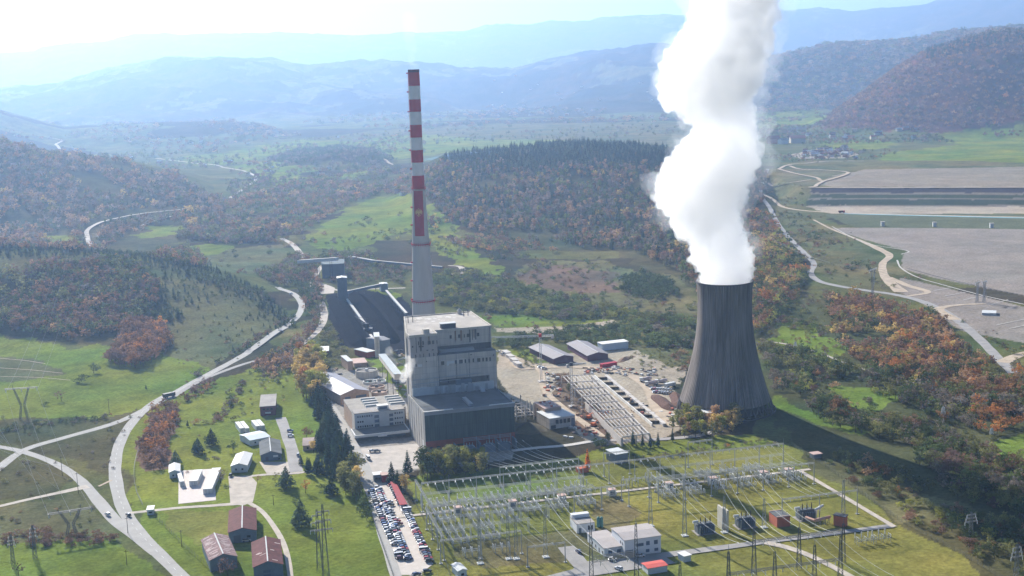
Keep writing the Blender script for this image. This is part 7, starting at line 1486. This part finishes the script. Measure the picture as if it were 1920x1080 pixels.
# excavators and loose site objects
for k, (x, y, c) in enumerate(((1104,786,'orange'),(1113,800,'orange red'))):
    p = flat(x, y); t = thing('excavator', c+' excavator on the site track beside the beam hall, '+('upper' if k == 0 else 'lower')+' one', 'excavator', p); om = mat('machine orange', (.55, .13, .03), .6)
    mb = MB(); mb.box((p.x, p.y, 0), (3.4, 2.4, .8), .6); mb.build('tracks', TYRE, t); mb = MB(); mb.box((p.x, p.y, .8), (2.6, 2.2, 1.5), .6); mb.build('cab', om, t); mb = MB(); mb.tube((p.x, p.y, 1.8), (p.x+2.4, p.y+1, 3.6), .25, 4); mb.tube((p.x+2.4, p.y+1, 3.6), (p.x+4, p.y+1.8, .8), .2, 4); mb.build('arm', om, t)
MATSX = [C_PRE, C_WHITE, C_RUST, C_DARK, C_BRICK2, C_STEEL, C_TERRA]
CATN = {0: ('concrete_block', 'pale concrete block'), 1: ('white_pallet', 'white wrapped pallet'), 2: ('scrap_pile', 'rusty scrap pile'), 3: ('steel_bundle', 'dark steel bundle'), 4: ('brick_pallet', 'pallet of pale bricks'), 5: ('pipe_stack', 'stack of steel pipes'), 6: ('brick_stack', 'orange brick stack')}
def clutter(px0, px1, py0, py1, n, where, seed, grp):
    rr = random.Random(seed)
    for k in range(n):
        x, y = rr.uniform(px0, px1), rr.uniform(py0, py1); p = flat(x, y); c = rr.choice(list(CATN)); mb = MB(); an = rr.uniform(0, 3)
        if c in (3, 5):
            for q in range(4): d = Vector((math.cos(an), math.sin(an), 0)); nn = Vector((-d.y, d.x, 0)); z = .2+(q % 2)*.35; mb.tube(p-d*1.6+nn*(q*.4)+Vector((0, 0, z)), p+d*1.6+nn*(q*.4)+Vector((0, 0, z)), .18, 5)
        elif c == 2:
            for q in range(9): a = p+Vector((rr.uniform(-1.4, 1.4), rr.uniform(-1.4, 1.4), .1)); mb.tube(a, a+Vector((rr.uniform(-1, 1), rr.uniform(-1, 1), rr.uniform(.2, 1.3))), .12, 3)
        else: mb.box((p.x, p.y, 0), (rr.uniform(1, 2.6), rr.uniform(.8, 1.8), rr.uniform(.5, 1.6)), an)
        tag(mb.build(CATN[c][0], MATSX[c], None, org=p), CATN[c][1]+' lying '+where, 'building material', grp)
clutter(1075, 1150, 742, 815, 40, 'beside the lower track of the building site', 1, 'material beside the site track'); clutter(1095, 1165, 690, 702, 48, 'in the material store behind the beam hall', 2, 'material behind the beam hall'); clutter(1020, 1052, 700, 745, 40, 'by the crane in the building site', 3, 'material round the crane')
clutter(1170, 1230, 690, 705, 36, 'on the rubble ground before the tower', 4, 'rubble before the tower'); clutter(1060, 1120, 800, 822, 14, 'in the shade below the grey annex', 5, 'material below the annex'); clutter(1180, 1275, 745, 790, 26, 'on the bare ground left of the tower', 6, 'material left of the tower'); clutter(590, 640, 690, 712, 16, 'behind the workshop hall', 7, 'material behind the workshop'); clutter(738, 768, 700, 745, 16, 'along the foot of the boiler house wall', 8, 'pipes by the boiler house'); clutter(735, 765, 655, 690, 14, 'between conveyor and boiler house', 9, 'machinery by the coal gallery')
heap([(1160,680),(1175,672),(1190,668)], 1.6, 'brown earth heap by the rubble ground', mat('brown earth', (.19, .12, .08), .95, noise=.3, scale=.5), 7, 'earth_heap')
heap([(1225,740),(1245,757),(1262,772)], 2.4, 'dark rusty scrap bank below the stored vehicles', mat('rust scrap', (.11, .06, .045), .95, noise=.5, scale=1), 10, 'scrap_heap'); heap([(1262,735),(1270,750),(1272,768)], 2.4, 'dark scrap bank against the tower foot', mat('rust scrap', (.11, .06, .045), .95), 8, 'scrap_heap')
heap([(960,800),(990,805),(1015,812)], 5, 'large dark earth mound in the shade beside the turbine hall', mat('dark olive earth', (.10, .085, .05), .95, noise=.3, scale=.4), 22, 'earth_heap')  # mound in a dark olive brown earth colour
t, P, w, d = house('steel_tank', 'white half-buried basin on the right ash ground', 'tank', (1841,587), (1868,588), (1843,582), 1.6, roof='flat', wm=C_OFF, rm=C_OFF, over=.05)
for k, (x, y) in enumerate(((1655,424),(1752,425),(1859,427))): p = Vector(G(x, y)); t = thing('valve_house', ('left', 'middle', 'right')[k]+' tiny white valve house on the green dam', 'hut', p); mb = MB(); mb.box(tuple(p), (4, 3, 5)); mb.build('wall', C_OFF, t); mb = MB(); mb.box((p.x, p.y, p.z+5), (4.8, 3.8, .5)); mb.build('roof', C_PRE, t)
# ---------------------------------------------------------------- distant houses
RF = [mat('tile roof', (.30, .12, .08), .9), C_WHITE, mat('grey tiles', (.25, .25, .27), .8), C_PINK, mat('dark tile', (.16, .09, .08), .9)]; WL = [C_WHITE, C_OFF, mat('cream wall', (.55, .48, .38), .9), mat('brick wall far', (.36, .20, .15), .9)]
def dwelling(px, py, s, label, grp, rr):
    x, y, z = G(px, py); p = Vector((x, y, z)); an = rr.uniform(-.6, .8); u = Vector((math.cos(an), math.sin(an), 0)); v = Vector((-u.y, u.x, 0)); w_, d_, h_, r_ = s*rr.uniform(.8, 1.4), s*rr.uniform(.6, 1), s*.45, s*.28; P = lambda a, b, c: p+u*a*w_/2+v*b*d_/2+Vector((0, 0, c)); t = thing('house', label, 'house', p, grp)
    mb = MB(); mb.hexa([P(-1, -1, -.5), P(1, -1, -.5), P(1, 1, -.5), P(-1, 1, -.5), P(-1, -1, h_), P(1, -1, h_), P(1, 1, h_), P(-1, 1, h_)]); mb.face([P(-1, -1, h_), P(-1, 0, h_+r_), P(-1, 1, h_)]); mb.face([P(1, -1, h_), P(1, 1, h_), P(1, 0, h_+r_)]); mb.build('wall', rr.choice(WL), t)
    mb = MB(); mb.face([P(-1.08, -1.12, h_+.05), P(1.08, -1.12, h_+.05), P(1.08, 0, h_+r_+.1), P(-1.08, 0, h_+r_+.1)]); mb.face([P(1.08, 1.12, h_+.05), P(-1.08, 1.12, h_+.05), P(-1.08, 0, h_+r_+.1), P(1.08, 0, h_+r_+.1)]); mb.build('roof', rr.choice(RF), t)
rr = random.Random(21)
for k in range(46): dwelling(rr.gauss(1545, 30), rr.uniform(281, 299), rr.uniform(7, 11), 'small house in the dense distant village under the russet hill', 'village houses under the russet hill', rr)
for x, y, s, lb in ((1450,269,26,'long white warehouse at the left end of the distant village'),(1468,270,20,'second white warehouse at the distant village'),(1495,268,26,'white-roofed factory hall above the distant village'),(1583,281,16,'white house above the right end of the village'),(1582,263,14,'lone white house on the slope above the village'),(1648,252,14,'white house below the foot of the russet hill'),(1477,262,12,'house with a gable above the warehouses'),(1517,255,12,'pale house high above the village')): dwelling(x, y, s, lb, None, rr)
for k in range(16): dwelling(rr.choice((rr.uniform(230, 300), rr.uniform(340, 480), rr.uniform(20, 60))), rr.uniform(255, 320), rr.uniform(7, 10), 'hazy pale house scattered in the valley at the left', 'hazy valley houses', rr)
for k in range(18): dwelling(rr.uniform(430, 640), rr.uniform(255, 330), rr.uniform(6, 9), 'tiny pale house on the valley meadows left of the chimney', 'valley meadow houses', rr)
for k in range(36): dwelling(rr.uniform(900, 1290), rr.uniform(142, 225), rr.uniform(9, 13), 'tiny house on the blue hillsides beyond the plain', 'hillside houses beyond the plain', rr)
for k in range(14): dwelling(rr.uniform(1560, 1720), rr.uniform(240, 262), rr.uniform(9, 14), 'house along the foot of the russet hill', 'houses at the foot of the russet hill', rr)
for x, y, lb in ((757,366,'hazy farmhouse left of the chimney on the meadow ridge'),(745,362,'low farm building beside the hazy farmhouse'),(817,370,'white-gabled house right of the chimney bands'),(600,327,'dark long farm building in the valley'),(430,422,'white hut at the wood edge in the valley')): dwelling(x, y, 9, lb, None, rr)
# ---------------------------------------------------------------- steam
def steam(name, label, levels, Y, seed, dens, small, vox, disp, col=(1, 1, 1)):
    rr = random.Random(seed); bm = bmesh.new(); P = []
    for i in range(len(levels)-1):
        y0, c0, r0 = levels[i]; y1, c1, r1 = levels[i+1]; n = max(1, int(abs(y1-y0)/(small*1.3)))
        for k in range(n): f = k/n; P.append((c0+(c1-c0)*f, y0+(y1-y0)*f, r0+(r1-r0)*f))
    def ball(c, r, sub=2):
        m = Matrix.Translation(c)@Matrix.Diagonal((r, r, r, 1)); bmesh.ops.create_icosphere(bm, subdivisions=sub, radius=1, matrix=m)
    for px, py, r in P:
        c = wall_px(px, py, 0, Vector((0, 1, 0)), Vector((0, Y, 0))); R_ = r/(F/c.length)
        ball(c, R_*.86, 3)
        for k in range(7):
            t = rr.uniform(0, 2*math.pi); q = R_*rr.uniform(.16, .40); d = Vector((math.cos(t), math.sin(t), rr.uniform(-.3, .3)))
            ball(c+d*(R_*rr.uniform(.90, 1.10)-q), q)
        for s in (-1, 1):      # keeps the outline as wide as it was surveyed
            q = R_*rr.uniform(.26, .42); ball(c+Vector((s*(R_-q), rr.uniform(-.2, .2)*R_, 0)), q)
    me = bpy.data.meshes.new(name); bm.to_mesh(me); bm.free(); o = bpy.data.objects.new(name, me); COL.objects.link(o); tag(o, label, 'steam', kind='thing')
    rm = o.modifiers.new('join', 'REMESH'); rm.mode = 'VOXEL'; rm.voxel_size = vox; rm.use_smooth_shade = True
    for j, (sz, st) in enumerate(disp):
        tx = bpy.data.textures.new('billow', 'CLOUDS'); tx.noise_scale = sz; tx.noise_depth = 2; tx.noise_type = 'SOFT_NOISE'
        d = o.modifiers.new('billow', 'DISPLACE'); d.texture = tx; d.strength = st; d.texture_coords = 'GLOBAL'; d.mid_level = .5
    rm = o.modifiers.new('rejoin', 'REMESH'); rm.mode = 'VOXEL'; rm.voxel_size = vox; rm.use_smooth_shade = True
    m = bpy.data.materials.new(name); m.use_nodes = True; n = m.node_tree.nodes; n.remove(n['Principled BSDF']); v = n.new('ShaderNodeVolumePrincipled')
    v.inputs['Color'].default_value = (*col, 1); v.inputs['Density'].default_value = dens; v.inputs['Anisotropy'].default_value = .7
    m.node_tree.links.new(v.outputs[0], n['Material Output'].inputs['Volume']); me.materials.append(m); return o
LV = [(532,1360,47),(520,1359,50),(500,1357,53),(460,1347,60),(425,1335,62),(395,1318,74),(370,1312,84),(345,1316,88),(320,1330,90),(297,1347,82),(275,1368,62),(250,1374,52),(225,1366,53),(200,1352,60),(180,1336,76),(160,1328,92),(138,1332,100),(115,1342,98),(92,1362,84),(70,1374,80),(45,1375,80),(20,1378,80),(-20,1384,84),(-70,1398,94),(-130,1415,104)]
steam('steam_plume', 'huge white billowing steam plume rising from the cooling tower', [(y, c, r*(.94 if y < 500 else 1)) for y, c, r in LV], TY, 4, .15, 9, .7, [(8, 8.0), (3.6, 6.5), (1.6, 2.4)])
steam('steam_veil', 'thin torn veil of vapour drifting round the edges of the big plume', [(y, c+6, r*1.08) for y, c, r in LV if y < 480], TY, 12, .014, 16, 1.3, [(14, 22), (5, 14), (2, 4)])
steam('chimney_smoke', 'faint thin pale smoke wisp above the red and white chimney', [(128,772,9),(110,771,10),(90,770,12),(60,769,14),(20,768,17)], CY, 5,   .005, 8, 1.0, [(6, 5), (2, 2)])
steam('steam_puff', 'bright white steam puff against the left corner of the boiler house', [(715,750,5),(706,757,9),(697,764,12),(686,768,13),(677,773,9),(670,768,6),(664,757,6)], W(0, 41).y-4, 6, .10, 3, .35, [(2.6, 5.0), (1.0, 2.0)])
steam('steam_puff', 'thin grey steam wisp near the coal transfer tower', [(690,742,5),(675,738,6),(662,728,8),(650,732,7)], 715, 8, .05, 4, .45, [(2.5, 4.0), (1, 1.6)])
steam('steam_puff', 'faint steam drifting over the shaded boiler house wall', [(722,818,3),(712,808,6),(706,795,8),(702,785,9)], W(0, 38).y+3, 9, .05, 4, .45, [(2.5, 4.0), (1, 1.6)])
# ---------------------------------------------------------------- haze
def haze():
    x0, x1, y0, y1, z0, z1 = -21000, 21000, -21000, 21000, -6, 1500
    vs = [(x, y, z) for x in (x0, x1) for y in (y0, y1) for z in (z0, z1)]
    fs = [(0, 1, 3, 2), (4, 6, 7, 5), (0, 4, 5, 1), (2, 3, 7, 6), (0, 2, 6, 4), (1, 5, 7, 3)]
    me = bpy.data.meshes.new('haze'); me.from_pydata(vs, [], fs); me.update()
    o = bpy.data.objects.new('haze', me); COL.objects.link(o); tag(o, 'pale blue haze filling the valley', 'haze', kind='stuff')
    m = bpy.data.materials.new('haze'); m.use_nodes = True; n = m.node_tree.nodes; l = m.node_tree.links
    n.remove(n['Principled BSDF']); v = n.new('ShaderNodeVolumePrincipled'); v.inputs['Color'].default_value = (.37, .56, .88, 1)
    v.inputs['Density'].default_value = HAZE_D; v.inputs['Anisotropy'].default_value = .55
    l.new(v.outputs[0], n['Material Output'].inputs['Volume']); me.materials.append(m)
HAZE_D = .0001
haze()
